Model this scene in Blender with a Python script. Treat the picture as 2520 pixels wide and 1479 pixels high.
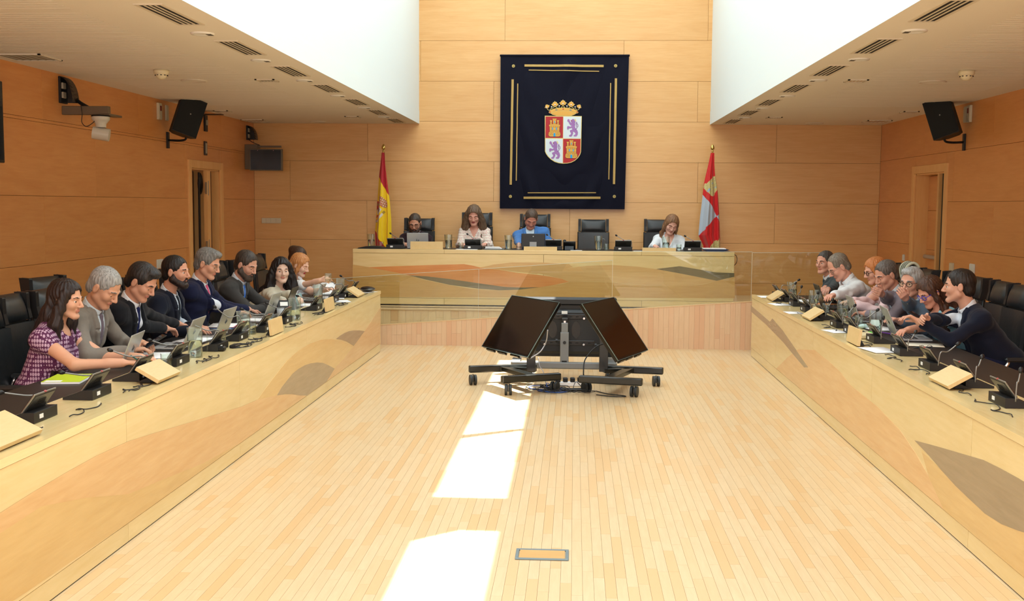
import bpy, math, random
import numpy as np
from mathutils import Vector, Matrix, Euler
random.seed(7); rng = np.random.default_rng(7)
for _o in list(bpy.data.objects): bpy.data.objects.remove(_o)
SC = bpy.context.scene
COL = SC.collection
PI = math.pi
# ---------------------------------------------------------------- camera
CAM_H = 1.75; YAW, PITCH, ROLL, FPX = 0.0562, 0.0876, 0.0073, 2700.0
def cam_axes():
    cy, sy, cp, sp = math.cos(YAW), math.sin(YAW), math.cos(PITCH), math.sin(PITCH)
    fw = Vector((-sy*cp, cy*cp, -sp)); rt = Vector((cy, sy, 0)); dn = fw.cross(rt)
    c, s = math.cos(ROLL), math.sin(ROLL)
    return fw, rt*c-dn*s, rt*s+dn*c
_fw, _rt, _dn = cam_axes()
cd = bpy.data.cameras.new('camera'); cam = bpy.data.objects.new('camera', cd); COL.objects.link(cam)
cd.sensor_width = 36; cd.lens = FPX/2520*36; cd.clip_start = .05; cd.clip_end = 200
_m = Matrix((( _rt.x, -_dn.x, -_fw.x), (_rt.y, -_dn.y, -_fw.y), (_rt.z, -_dn.z, -_fw.z))).to_4x4()
_m.translation = Vector((0, 0, CAM_H)); cam.matrix_world = _m
SC.camera = cam
def at(u, v, axis, k):
    """world point on the real plane (axis = k) that is seen at photo pixel u, v"""
    d = _fw + _rt*((u-1260)/FPX) + _dn*((v-739.5)/FPX)
    c = Vector((0, 0, CAM_H)); return c + d*((k-c[axis])/d[axis])
# ---------------------------------------------------------------- world, sun, skylight
w = bpy.data.worlds.new('world'); SC.world = w; w.use_nodes = True
nt = w.node_tree; bg = nt.nodes['Background']
sky = nt.nodes.new('ShaderNodeTexSky'); sky.sky_type = 'HOSEK_WILKIE'; sky.sun_direction = (.24, .15, .96); sky.turbidity = 3
nt.links.new(sky.outputs[0], bg.inputs[0]); bg.inputs[1].default_value = 1.0
sd = bpy.data.lights.new('sun', 'SUN'); sd.energy = 20; sd.angle = math.radians(.35); sd.color = (1, .97, .92)
SUN_D = Vector((-.25, -.15, -1)).normalized()
so = bpy.data.objects.new('sun', sd); COL.objects.link(so)
so.rotation_euler = SUN_D.to_track_quat('-Z', 'Y').to_euler(); so.location = (1, 6, 12)
def area(name, loc, sx, sy, e, col, rot=(0, 0, 0)):
    l = bpy.data.lights.new(name, 'AREA'); l.shape = 'RECTANGLE'; l.size = sx; l.size_y = sy; l.energy = e; l.color = col
    o = bpy.data.objects.new(name, l); COL.objects.link(o); o.location = loc; o.rotation_euler = rot
    return o
area('skylight_daylight', (-.19, 7.4, 6.3), 4.3, 19.0, 700, (.90, .97, 1.0))
area('rear_fill_light', (-.2, -1.85, 2.1), 8.0, 2.2, 330, (.93, .97, 1.0), (PI/2+.15, 0, 0))  # added fill light behind the camera, lifts the ceilings and near sides
SC.view_settings.view_transform = 'Standard'; SC.view_settings.look = 'None'
SC.view_settings.exposure = -0.08; SC.view_settings.gamma = 1.0; SC.view_settings.use_curve_mapping = False
# ---------------------------------------------------------------- materials
def srgb(r, g, b):
    f = lambda c: (c/255/12.92) if c/255 <= .04045 else ((c/255+.055)/1.055)**2.4
    return (f(r), f(g), f(b), 1)
MATS = {}
def mat(name, col, rough=.5, metal=0, spec=.5, coat=0, sheen=0, trans=0, ior=1.45, emit=None, es=1, alpha=1, bump=None, noise=None):
    """plain principled material; noise=(scale, amount) varies the colour, bump=(scale, strength) the surface"""
    if name in MATS: return MATS[name]
    m = bpy.data.materials.new(name); m.use_nodes = True; t = m.node_tree; p = t.nodes['Principled BSDF']
    c = srgb(*col) if max(col) > 1.5 else (*col, 1)
    I = p.inputs
    I['Base Color'].default_value = c; I['Roughness'].default_value = rough; I['Metallic'].default_value = metal
    I['Specular IOR Level'].default_value = spec; I['Coat Weight'].default_value = coat; I['Coat Roughness'].default_value = .12
    I['Sheen Weight'].default_value = sheen; I['Transmission Weight'].default_value = trans; I['IOR'].default_value = ior
    if emit: I['Emission Color'].default_value = (*emit, 1); I['Emission Strength'].default_value = es
    if noise or bump:
        tc = t.nodes.new('ShaderNodeTexCoord')
    if noise:
        n = t.nodes.new('ShaderNodeTexNoise'); n.inputs['Scale'].default_value = noise[0]; n.inputs['Detail'].default_value = 4
        t.links.new(tc.outputs['Object'], n.inputs['Vector'])
        mx = t.nodes.new('ShaderNodeMix'); mx.data_type = 'RGBA'
        k = noise[1]
        mx.inputs[6].default_value = (*[x*(1-k) for x in c[:3]], 1); mx.inputs[7].default_value = (*[min(1, x*(1+k)) for x in c[:3]], 1)
        t.links.new(n.outputs[0], mx.inputs[0]); t.links.new(mx.outputs[2], I['Base Color'])
    if bump:
        n2 = t.nodes.new('ShaderNodeTexNoise'); n2.inputs['Scale'].default_value = bump[0]; n2.inputs['Detail'].default_value = 3
        t.links.new(tc.outputs['Object'], n2.inputs['Vector'])
        b = t.nodes.new('ShaderNodeBump'); b.inputs['Strength'].default_value = bump[1]; b.inputs['Distance'].default_value = .01
        t.links.new(n2.outputs[0], b.inputs['Height']); t.links.new(b.outputs[0], I['Normal'])
    MATS[name] = m
    return m
def wood(name, c1, c2, rough=.4, grain=(1.2, 14, 14), island=0.0, objv=.10, coat=0, fleck=0, c3=None, figure=.35):
    """veneer: long grain noise + cloudy figure, each board shifted and toned by its own random value"""
    if name in MATS: return MATS[name]
    m = bpy.data.materials.new(name); m.use_nodes = True; t = m.node_tree; N = t.nodes; L = t.links; p = N['Principled BSDF']
    tc = N.new('ShaderNodeTexCoord'); oi = N.new('ShaderNodeObjectInfo'); ge = N.new('ShaderNodeNewGeometry')
    rnd = N.new('ShaderNodeMath'); rnd.operation = 'ADD'; L.new(oi.outputs['Random'], rnd.inputs[0]); L.new(ge.outputs['Random Per Island'], rnd.inputs[1])
    fr = N.new('ShaderNodeMath'); fr.operation = 'FRACT'; L.new(rnd.outputs[0], fr.inputs[0])
    sc = N.new('ShaderNodeMath'); sc.operation = 'MULTIPLY'; L.new(fr.outputs[0], sc.inputs[0]); sc.inputs[1].default_value = 37.0
    ad = N.new('ShaderNodeVectorMath'); ad.operation = 'ADD'; L.new(tc.outputs['Object'], ad.inputs[0]); L.new(sc.outputs[0], ad.inputs[1])
    mp = N.new('ShaderNodeMapping'); L.new(ad.outputs[0], mp.inputs[0]); mp.inputs['Scale'].default_value = grain
    n1 = N.new('ShaderNodeTexNoise'); L.new(mp.outputs[0], n1.inputs['Vector']); n1.inputs['Scale'].default_value = 3.0; n1.inputs['Detail'].default_value = 6; n1.inputs['Roughness'].default_value = .62; n1.inputs['Distortion'].default_value = .35
    mp2 = N.new('ShaderNodeMapping'); L.new(ad.outputs[0], mp2.inputs[0]); mp2.inputs['Scale'].default_value = tuple(g*.16+.25 for g in grain)
    n2 = N.new('ShaderNodeTexNoise'); L.new(mp2.outputs[0], n2.inputs['Vector']); n2.inputs['Scale'].default_value = 2.2; n2.inputs['Detail'].default_value = 3; n2.inputs['Distortion'].default_value = 1.2
    a = N.new('ShaderNodeMath'); a.operation = 'MULTIPLY_ADD'; L.new(n2.outputs[0], a.inputs[0]); a.inputs[1].default_value = figure*2; 
    s1 = N.new('ShaderNodeMath'); s1.operation = 'MULTIPLY'; L.new(n1.outputs[0], s1.inputs[0]); s1.inputs[1].default_value = (1-figure)*2
    L.new(s1.outputs[0], a.inputs[2])
    mr = N.new('ShaderNodeMapRange'); L.new(a.outputs[0], mr.inputs[0]); mr.inputs[1].default_value = .62; mr.inputs[2].default_value = 1.38
    cr = N.new('ShaderNodeMix'); cr.data_type = 'RGBA'; L.new(mr.outputs[0], cr.inputs[0]); cr.inputs[6].default_value = srgb(*c1); cr.inputs[7].default_value = srgb(*c2)
    out = cr.outputs[2]
    if c3:
        pw = N.new('ShaderNodeMath'); pw.operation = 'POWER'; L.new(fr.outputs[0], pw.inputs[0]); pw.inputs[1].default_value = 2.2
        c_ = N.new('ShaderNodeMix'); c_.data_type = 'RGBA'; L.new(pw.outputs[0], c_.inputs[0]); L.new(out, c_.inputs[6]); c_.inputs[7].default_value = srgb(*c3); out = c_.outputs[2]
    v = N.new('ShaderNodeMapRange'); L.new(fr.outputs[0], v.inputs[0]); v.inputs[3].default_value = 1-objv; v.inputs[4].default_value = 1+objv
    hs = N.new('ShaderNodeHueSaturation'); L.new(out, hs.inputs['Color']); L.new(v.outputs[0], hs.inputs['Value'])
    L.new(hs.outputs[0], p.inputs['Base Color'])
    p.inputs['Roughness'].default_value = rough; p.inputs['Coat Weight'].default_value = coat; p.inputs['Coat Roughness'].default_value = .1
    b = N.new('ShaderNodeBump'); b.inputs['Strength'].default_value = .06; b.inputs['Distance'].default_value = .002; L.new(n1.outputs[0], b.inputs['Height']); L.new(b.outputs[0], p.inputs['Normal'])
    MATS[name] = m
    return m
# ---------------------------------------------------------------- object helpers
def tag(o, label=None, cat=None, group=None, kind=None):
    if label: o['label'] = label
    if cat: o['category'] = cat
    if group: o['group'] = group
    if kind: o['kind'] = kind
    return o
def empty(name, loc=(0, 0, 0), rz=0, label=None, cat=None, group=None, kind=None):
    o = bpy.data.objects.new(name, None); COL.objects.link(o); o.location = loc; o.rotation_euler = (0, 0, rz)
    o.empty_display_size = .1
    return tag(o, label, cat, group, kind)
def link(name, me, parent=None):
    o = bpy.data.objects.new(name, me); COL.objects.link(o)
    if parent is not None: o.parent = parent
    return o
def copy_tree(o, parent=None):
    c = o.copy(); COL.objects.link(c); c.parent = parent
    for ch in list(o.children): copy_tree(ch, c)
    return c
class MB:
    """collects shapes into ONE mesh"""
    def __init__(s): s.v = []; s.f = []; s.m = []; s.sm = []; s.mats = []; s.mx = None
    def mi(s, m):
        if m not in s.mats: s.mats.append(m)
        return s.mats.index(m)
    def add(s, vs, fs, m, smooth=False, M=None):
        b = len(s.v); k = s.mi(m)
        for p in vs:
            p = Vector(p)
            if M is not None: p = M @ p
            if s.mx is not None: p = s.mx @ p
            s.v.append(p)
        for f in fs: s.f.append([i+b for i in f]); s.m.append(k); s.sm.append(smooth)
        return s
    def box(s, c, d, m, M=None, b=0):
        x, y, z = d[0]/2, d[1]/2, d[2]/2
        if b <= 0:
            vs = [(c[0]+i*x, c[1]+j*y, c[2]+k*z) for i in (-1, 1) for j in (-1, 1) for k in (-1, 1)]
            fs = [(0, 1, 3, 2), (4, 6, 7, 5), (0, 4, 5, 1), (2, 3, 7, 6), (0, 2, 6, 4), (1, 5, 7, 3)]
            return s.add(vs, fs, m, False, M)
        b = min(b, x*.95, y*.95, z*.95)   # chamfered box, 24 verts
        vs = []; 
        for i in (-1, 1):
            for j in (-1, 1):
                for k in (-1, 1):
                    vs += [(c[0]+i*x, c[1]+j*(y-b), c[2]+k*(z-b)), (c[0]+i*(x-b), c[1]+j*y, c[2]+k*(z-b)), (c[0]+i*(x-b), c[1]+j*(y-b), c[2]+k*z)]
        I = lambda i, j, k, a: ((i > 0)*4+(j > 0)*2+(k > 0))*3+a
        fs = []
        for i in (-1, 1): fs.append([I(i, -1, -1, 0), I(i, 1, -1, 0), I(i, 1, 1, 0), I(i, -1, 1, 0)][::i])
        for j in (-1, 1): fs.append([I(-1, j, -1, 1), I(1, j, -1, 1), I(1, j, 1, 1), I(-1, j, 1, 1)][::-j])
        for k in (-1, 1): fs.append([I(-1, -1, k, 2), I(1, -1, k, 2), I(1, 1, k, 2), I(-1, 1, k, 2)][::k])
        for i in (-1, 1):
            for j in (-1, 1): fs.append([I(i, j, -1, 0), I(i, j, -1, 1), I(i, j, 1, 1), I(i, j, 1, 0)][::i*j])
            for k in (-1, 1): fs.append([I(i, -1, k, 0), I(i, 1, k, 0), I(i, 1, k, 2), I(i, -1, k, 2)][::i*k])
        for j in (-1, 1):
            for k in (-1, 1): fs.append([I(-1, j, k, 1), I(-1, j, k, 2), I(1, j, k, 2), I(1, j, k, 1)][::j*k])
        for i in (-1, 1):
            for j in (-1, 1):
                for k in (-1, 1): fs.append([I(i, j, k, 0), I(i, j, k, 1), I(i, j, k, 2)][::i*j*k])
        return s.add(vs, fs, m, False, M)
    def cyl(s, p0, p1, r0, m, r1=None, n=16, cap=True, smooth=True):
        p0, p1 = Vector(p0), Vector(p1); r1 = r0 if r1 is None else r1
        d = (p1-p0).normalized(); a = d.orthogonal().normalized(); b = d.cross(a)
        vs = []
        for p, r in ((p0, r0), (p1, r1)):
            for i in range(n):
                t = 2*PI*i/n; vs.append(p+a*(r*math.cos(t))+b*(r*math.sin(t)))
        s.add(vs, [(i, (i+1) % n, n+(i+1) % n, n+i) for i in range(n)], m, smooth)
        if cap:
            s.add(vs[:n], [list(range(n))[::-1]], m); s.add(vs[n:], [list(range(n))], m)
        return s
    def tube(s, pts, r, m, n=8, close=False, rs=None):
        pts = [Vector(p) for p in pts]; K = len(pts); vs = []
        up = None
        for i, p in enumerate(pts):
            if close: t = pts[(i+1) % K]-pts[i-1]
            else: t = pts[min(i+1, K-1)]-pts[max(i-1, 0)]
            t.normalize()
            if up is None: a = t.orthogonal().normalized()
            else:
                a = up-t*up.dot(t)
                a = a.normalized() if a.length > 1e-6 else t.orthogonal().normalized()
            up = a; b = t.cross(a); rr = rs[i] if rs else r
            for j in range(n):
                q = 2*PI*j/n; vs.append(p+a*(rr*math.cos(q))+b*(rr*math.sin(q)))
        fs = []
        for i in range(K if close else K-1):
            for j in range(n):
                fs.append((i*n+j, i*n+(j+1) % n, ((i+1) % K)*n+(j+1) % n, ((i+1) % K)*n+j))
        if not close: fs += [list(range(n))[::-1], [(K-1)*n+j for j in range(n)]]
        return s.add(vs, fs, m, True)
    def lathe(s, prof, m, c=(0, 0, 0), n=24, M=None, cap=False):
        vs = []
        for r, z in prof:
            for i in range(n):
                t = 2*PI*i/n; vs.append((c[0]+r*math.cos(t), c[1]+r*math.sin(t), c[2]+z))
        K = len(prof)
        fs = [(i*n+j, i*n+(j+1) % n, (i+1)*n+(j+1) % n, (i+1)*n+j) for i in range(K-1) for j in range(n)]
        if cap: fs += [list(range(n))[::-1], [(K-1)*n+j for j in range(n)]]
        return s.add(vs, fs, m, True, M)
    def prism(s, poly, h, m, M=None, z0=0, smooth=False):
        """poly (x,y) extruded z0..z0+h"""
        n = len(poly); ar = sum(poly[i][0]*poly[(i+1) % n][1]-poly[(i+1) % n][0]*poly[i][1] for i in range(n))
        if ar < 0: poly = poly[::-1]
        vs = [(x, y, z0) for x, y in poly]+[(x, y, z0+h) for x, y in poly]
        fs = [list(range(n))[::-1], [n+i for i in range(n)]]
        s.add(vs, fs, m, False, M); s.add(vs, [(i, (i+1) % n, n+(i+1) % n, n+i) for i in range(n)], m, smooth, M)
        return s
    def sph(s, c, r, m, n=12, k=8):
        rx, ry, rz = (r, r, r) if not hasattr(r, '__len__') else r
        vs = [(c[0]+rx*math.sin(PI*i/k)*math.cos(2*PI*j/n), c[1]+ry*math.sin(PI*i/k)*math.sin(2*PI*j/n), c[2]+rz*math.cos(PI*i/k)) for i in range(k+1) for j in range(n)]
        fs = [(i*n+j, (i+1)*n+j, (i+1)*n+(j+1) % n, i*n+(j+1) % n) for i in range(k) for j in range(n)]
        return s.add(vs, fs, m, True)
    def mesh(s, name):
        me = bpy.data.meshes.new(name); me.from_pydata([tuple(p) for p in s.v], [], s.f)
        for m in s.mats: me.materials.append(m)
        me.polygons.foreach_set('material_index', s.m); me.polygons.foreach_set('use_smooth', s.sm)
        me.update(); return me
    def build(s, name, parent=None, bevel=0, loc=None, rot=None):
        o = link(name, s.mesh(name), parent)
        if bevel:
            b = o.modifiers.new('bevel', 'BEVEL'); b.width = bevel; b.segments = 2; b.limit_method = 'ANGLE'; b.angle_limit = .7
        if loc is not None: o.location = loc
        if rot is not None: o.rotation_euler = rot
        return o
def bx(name, c, d, m, parent=None, b=0, **k): return MB().box(c, d, m, b=b).build(name, parent, **k)
def spline(pts, n=8):
    """Catmull-Rom through points"""
    P = [Vector(p) for p in pts]; P = [P[0]*2-P[1]]+P+[P[-1]*2-P[-2]]; out = []
    for i in range(1, len(P)-2):
        for k in range(n):
            t = k/n; a, b, c, d = P[i-1], P[i], P[i+1], P[i+2]
            out.append(.5*((2*b)+(c-a)*t+(2*a-5*b+4*c-d)*t*t+(3*b-a-3*c+d)*t**3))
    out.append(P[-2]); return out
# ================================================================ the room shell
XL, XR, YB, ZC = -5.067, 4.663, 17.2, 2.99          # side walls, back wall, soffit height
WL, WR, ZT = -2.441, 2.066, 6.5                       # skylight well
YF = -2.0
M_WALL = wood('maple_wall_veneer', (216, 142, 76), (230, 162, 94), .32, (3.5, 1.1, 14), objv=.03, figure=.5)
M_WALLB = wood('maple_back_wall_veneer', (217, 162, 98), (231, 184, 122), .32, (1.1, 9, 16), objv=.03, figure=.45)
M_GAP = mat('dark_joint', (112, 64, 30), .9)
M_SOFF = mat('cream_plaster', (240, 232, 216), .8, bump=(60, .05))
M_WHITE = mat('white_well_plaster', (228, 238, 238), .9)
M_BLACK = mat('black_plastic', (16, 17, 19), .42)
M_DARK = mat('recess_shade', (8, 8, 9), .7)  # near-black that stands for the shade inside slots, vents and gaps
def structure(name, o): o.name = name; o['kind'] = 'structure'; return o
# floor: sub base + boards
floor = structure('floor', bx('floor', (-.2, 7.6, -.06), (9.8, 19.4, .1), mat('floor_joint', (190, 156, 108), .8)))
M_FLOOR = wood('beech_strip_floor', (217, 188, 146), (228, 202, 162), .34, (14, 1.6, 14), objv=.03, c3=(216, 178, 128), figure=.3)
SW, GAPF = .0515, .0003
def strip_mesh(L):
    b = MB(); x, y = SW/2-GAPF/2, L/2-GAPF/2; e = .0004
    b.add([(-x, -y, -.012), (x, -y, -.012), (x, y, -.012), (-x, y, -.012), (-x+e, -y+e, 0), (x-e, -y+e, 0), (x-e, y-e, 0), (-x+e, y-e, 0)],
          [(4, 5, 6, 7), (0, 1, 5, 4), (1, 2, 6, 5), (2, 3, 7, 6), (3, 0, 4, 7)], M_FLOOR)
    return b
LENS = [.32, .40, .48, .56, .64]
SM = [strip_mesh(L).mesh('floor_board') for L in LENS]
strips = []
r_ = random.Random(3)
x = -2.62
while x < 2.5:
    y = 3.4 - r_.random()*.5
    while y < 13.45:
        k = r_.randrange(5); y1 = y+LENS[k]
        strips.append((x+SW/2, (y+y1)/2, k)); y = y1
    x += SW
# individual boards: the ones that show largest (nearest, inside the frame)
def vis(sx, sy):
    return abs(sx-0.0)-.0 < 99 and sy > 4.5 and -2.27 < sx < 2.06 and abs((sx+.0562*sy))/sy < .47
cand = sorted([s for s in strips if vis(s[0], s[1])], key=lambda s: s[1]-.4*(s[2] > 2))
ind = set(id(s) for s in cand[:298])
rest = MB()
for s in strips:
    if id(s) in ind:
        o = link('floor_board', SM[s[2]], floor); o.location = (s[0], s[1], 0)
    else:
        rest.mx = Matrix.Translation((s[0], s[1], 0)); t = strip_mesh(LENS[s[2]]); rest.add(t.v, t.f, M_FLOOR); 
rest.mx = None
o = rest.build('floor_board_field', floor); o['kind'] = 'stuff'
# side floors (behind the desks): carpet-like darker boards, hardly seen
bx('floor_side', (-3.85, 7.6, -.006), (2.44, 19.4, .012), M_FLOOR, floor); bx('floor_side', (3.58, 7.6, -.006), (2.1, 19.4, .012), M_FLOOR, floor)
bx('floor_side', (-.2, .8, -.006), (4.9, 5.2, .012), M_FLOOR, floor); bx('floor_side', (-.2, 15.35, -.006), (4.9, 3.8, .012), M_FLOOR, floor)

# panelled walls: each veneer board is a part
ROWH = .619; Z0 = [4.265+ROWH*k for k in range(3, -7, -1)]   # joint heights, top to bottom
def wall(name, axis, k, sgn, a0, a1, rows, m, hole=None, thick=.022):
    """axis 0: wall in plane x=k; axis 1: y=k. rows: list of (z_low, z_high, [joints])"""
    zlo = min(r[0] for r in rows); zhi = max(r[1] for r in rows)
    body = MB()
    def slab(u0, u1, z0, z1, off0, off1, mm):
        uc, ud = (u0+u1)/2, u1-u0; oc = k+sgn*(off0+off1)/2; od = abs(off1-off0)
        if axis == 0: return (oc, uc, (z0+z1)/2), (od, ud, z1-z0)
        return (uc, oc, (z0+z1)/2), (ud, od, z1-z0)
    segs = [(a0, a1, zlo, zhi)]
    if hole:
        h0, h1, hz = hole; segs = [(a0, h0, zlo, zhi), (h1, a1, zlo, zhi), (h0, h1, hz, zhi)]
    for u0, u1, z0, z1 in segs:
        c, d = slab(u0-(.06 if axis else 0), u1+(.06 if axis else 0), z0, z1, thick, .15, None); body.box(c, d, M_GAP)
    W = structure(name, body.build(name))
    g = .0015
    for z0, z1, js in rows:
        ed = [a0]+sorted(j for j in js if a0 < j < a1)+[a1]
        for u0, u1 in zip(ed, ed[1:]):
            pieces = [(u0, u1, z0, z1)]
            if hole and z0 < hz:
                h0, h1, hz_ = hole; pieces = []
                if u0 < h0: pieces.append((u0, min(u1, h0), z0, z1))
                if u1 > h1: pieces.append((max(u0, h1), u1, z0, z1))
                if z1 > hz_ and u0 < h1 and u1 > h0: pieces.append((max(u0, h0), min(u1, h1), hz_, z1))
            for p0, p1, q0, q1 in pieces:
                if p1-p0 < .01: continue
                c, d = slab(p0+g, p1-g, q0+g, q1-g, 0, thick, None)
                MB().box(c, d, m, b=.0012).build('wall_panel', W)
    return W
def jx(*us): return [at(u, v, 1, YB)[0] for u, v in us]
zz = [4.265-ROWH*k for k in range(7)]        # 4.265 3.646 3.027 2.408 1.789 1.170 .551
rowsB = [(5.503, 6.6, []), (4.884, 5.503, [-1.6, 1.5]), (4.265, 4.884, jx((1243, 50), (1743, 50))), (3.646, 4.265, jx((1035, 150), (1535, 150))),
         (zz[2], zz[1], jx((1215, 250), (1717, 250)))]
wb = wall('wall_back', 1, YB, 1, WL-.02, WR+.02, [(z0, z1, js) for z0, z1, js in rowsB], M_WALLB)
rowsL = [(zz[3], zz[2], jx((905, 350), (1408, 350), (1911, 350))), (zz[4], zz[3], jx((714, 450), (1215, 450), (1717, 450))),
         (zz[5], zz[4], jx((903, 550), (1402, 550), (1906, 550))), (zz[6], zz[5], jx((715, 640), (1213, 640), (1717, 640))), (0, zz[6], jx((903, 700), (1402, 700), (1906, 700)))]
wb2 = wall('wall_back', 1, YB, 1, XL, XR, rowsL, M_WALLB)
def jy(X, *us): return [at(u, v, 0, X)[1] for u, v in us]
rowsS = [(2.52, 3.02, jy(XL, (102, 200), (340, 240))+[5.1, 7.7, 15.6]), (2.49, 2.52, [10.3, 5.1]), (1.795, 2.49, jy(XL, (236, 400))+[6.4, 8.9, 14.1, 15.6]),
         (1.15, 1.795, jy(XL, (110, 560))+[12.7, 7.6, 5.1]), (.53, 1.15, jy(XL, (242, 660))+[6.4, 8.9, 14.1]), (0, .53, [5.1, 7.7, 10.3, 12.7, 15.7])]
DL0, DL1, DZ = at(468, 412, 0, XL)[1], at(540, 420, 0, XL)[1], 2.2
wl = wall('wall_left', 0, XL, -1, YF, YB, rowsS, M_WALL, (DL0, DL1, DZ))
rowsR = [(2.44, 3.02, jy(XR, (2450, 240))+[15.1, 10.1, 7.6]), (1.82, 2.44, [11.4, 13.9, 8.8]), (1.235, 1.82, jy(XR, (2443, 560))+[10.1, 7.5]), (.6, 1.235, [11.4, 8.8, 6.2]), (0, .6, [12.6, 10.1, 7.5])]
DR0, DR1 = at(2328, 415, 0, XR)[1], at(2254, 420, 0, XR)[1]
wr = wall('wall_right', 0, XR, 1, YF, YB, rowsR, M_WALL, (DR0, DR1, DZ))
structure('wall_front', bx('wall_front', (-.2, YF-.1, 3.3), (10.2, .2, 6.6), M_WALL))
# soffits (ceiling each side), with recessed vents cut in as parts later
def soffit(name, x0, x1):
    b = MB(); b.box(((x0+x1)/2, 7.6, ZC+.1), (x1-x0, 19.4, .2), M_SOFF)
    return structure(name, b.build(name))
ceil = soffit('ceiling', XL-.15, WL); ceil2 = soffit('ceiling', WR, XR+.15)
# well walls, roof
wwl = structure('wall_well_left', bx('wall_well_left', (WL-.1, 7.6, (ZC+.2+ZT)/2), (.2, 19.4, ZT-ZC-.2), M_WHITE))
bx('plaster_edge', (WL+.002, 7.6, ZC+.1), (.004, 19.4, .2), M_WHITE, wwl)
wwr = structure('wall_well_right', bx('wall_well_right', (WR+.1, 7.6, (ZC+.2+ZT)/2), (.2, 19.4, ZT-ZC-.2), M_WHITE))
bx('plaster_edge', (WR-.002, 7.6, ZC+.1), (.004, 19.4, .2), M_WHITE, wwr)
# unseen roof slab, its open slots shaped to throw the sun patches (slot = floor patch shifted back along the sun ray)
sx, sy = .25*ZT, .15*ZT
roof = MB(); X0, X1 = -.82+sx, -.365+sx
roof.box(((WL-.2+X0)/2, 7.6, ZT+.05), (X0-WL+.2, 19.6, .1), M_WHITE); roof.box(((WR+.2+X1)/2, 7.6, ZT+.05), (WR+.2-X1, 19.6, .1), M_WHITE)
def rb(y0, y1): roof.box(((X0+X1)/2, (y0+y1)/2+sy, ZT+.05), (X1-X0, y1-y0, .1), M_WHITE)
rb(-3, 3.2); rb(5.76, 6.41); rb(12.24, 16.7)
roof.prism([(X0, 8.06+sy), (X1, 8.40+sy), (X1, 8.48+sy), (X0, 8.19+sy)], .03, M_WHITE, z0=ZT)
roof.prism([(X0, 5.54+sy), (X0+.25, 5.77+sy), (X0, 5.77+sy)], .03, M_WHITE, z0=ZT)
structure('ceiling_skylight', roof.build('ceiling_skylight'))
gl = mat('skylight_glass', (250, 255, 255), .0, trans=1, ior=1.0)

# ---------------------------------------------------------------- platform, ramp, glass balustrade
M_PLAT = wood('beech_platform', (222, 190, 146), (234, 206, 162), .35, (14, 14, 1.6), objv=.03, c3=(212, 172, 126))
M_RAMP = wood('pink_beech_ramp', (218, 182, 144), (228, 196, 160), .4, (14, 14, 1.6), objv=.03, c3=(214, 170, 134))
ZP, YP = .362, 14.72
plat = structure('floor_platform', bx('floor_platform', (-.2, (YP+.03+YB)/2, ZP/2-.01), (XR-XL-.1, YB-YP-.03, ZP-.02), M_PLAT))
MB().box((-.2, (YP+YB)/2-.01, ZP-.01), (XR-XL-.1, YB-YP+.02, .02), M_PLAT, b=.003).build('platform_top', plat)
MB().box((-.2, YP-.005, ZP-.028), (XR-XL-.1, .03, .045), M_FLOOR, b=.004).build('nosing', plat)
x = -3.2
while x < 2.9:
    zs = [0]+sorted(random.uniform(.08, .28) for _ in range(random.choice((0, 1, 1))))+[ZP-.052]
    for z0, z1 in zip(zs, zs[1:]):
        MB().box((x+.0515, YP+.014, (z0+z1)/2), (.1015, .028, z1-z0-.0015), M_PLAT).build('riser_board', plat)
    x += .103
YR = 13.42
ramp = structure('ramp_wall', MB().prism([(-3.3, 0), (3.2, 0), (3.2, .58), (-3.3, .14)], .05, M_GAP, Matrix.Translation((0, YR+.062, 0)) @ Matrix.Rotation(PI/2, 4, 'X')).build('ramp_wall'))
def rz_(x): return .249+(x+2.383)*(.593-.249)/(2.127+2.383)
x = -3.3
while x < 3.2:
    wd = .062; zt = rz_(x+wd/2)-.012; zs = [0]
    if random.random() < .45: zs.append(random.uniform(.08, .3) if zt > .38 else zt*.5)
    zs.append(None)
    for i in range(len(zs)-1):
        z0 = zs[i]; top = zs[i+1]
        g = .0006; a, b = x+g, x+wd-g
        if top is None: za, zb = rz_(a)-.008, rz_(b)-.008
        else: za = zb = top-.0008
        if za-z0 < .01: continue
        vs = [(a, YR, z0), (b, YR, z0), (b, YR, zb), (a, YR, za), (a, YR+.014, z0), (b, YR+.014, z0), (b, YR+.014, zb), (a, YR+.014, za)]
        MB().add(vs, [(0, 1, 2, 3), (7, 6, 5, 4), (3, 2, 6, 7), (0, 3, 7, 4), (1, 5, 6, 2)], M_RAMP).build('parapet_board', ramp)
    x += wd
xa, xb = -3.3, 3.2
vs = [(xa, YR-.004, rz_(xa)-.008), (xb, YR-.004, rz_(xb)-.008), (xb, YR-.004, rz_(xb)), (xa, YR-.004, rz_(xa)), (xa, YR+.075, rz_(xa)-.008), (xb, YR+.075, rz_(xb)-.008), (xb, YR+.075, rz_(xb)), (xa, YR+.075, rz_(xa))]
QF = [(0, 1, 2, 3), (7, 6, 5, 4), (3, 2, 6, 7), (4, 5, 1, 0), (0, 3, 7, 4), (1, 5, 6, 2)]
MB().add(vs, QF, M_FLOOR).build('parapet_cap', ramp)
# ramp surface rising to the right, a little below the parapet edge
vs = [(xa, YR+.07, -.05), (xb, YR+.07, -.05), (xb, YR+.07, .36), (xa, YR+.07, .02), (xa, YP, -.05), (xb, YP, -.05), (xb, YP, .36), (xa, YP, .02)]
structure('floor_ramp', MB().add(vs, QF, M_FLOOR).build('floor_ramp'))
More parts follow.
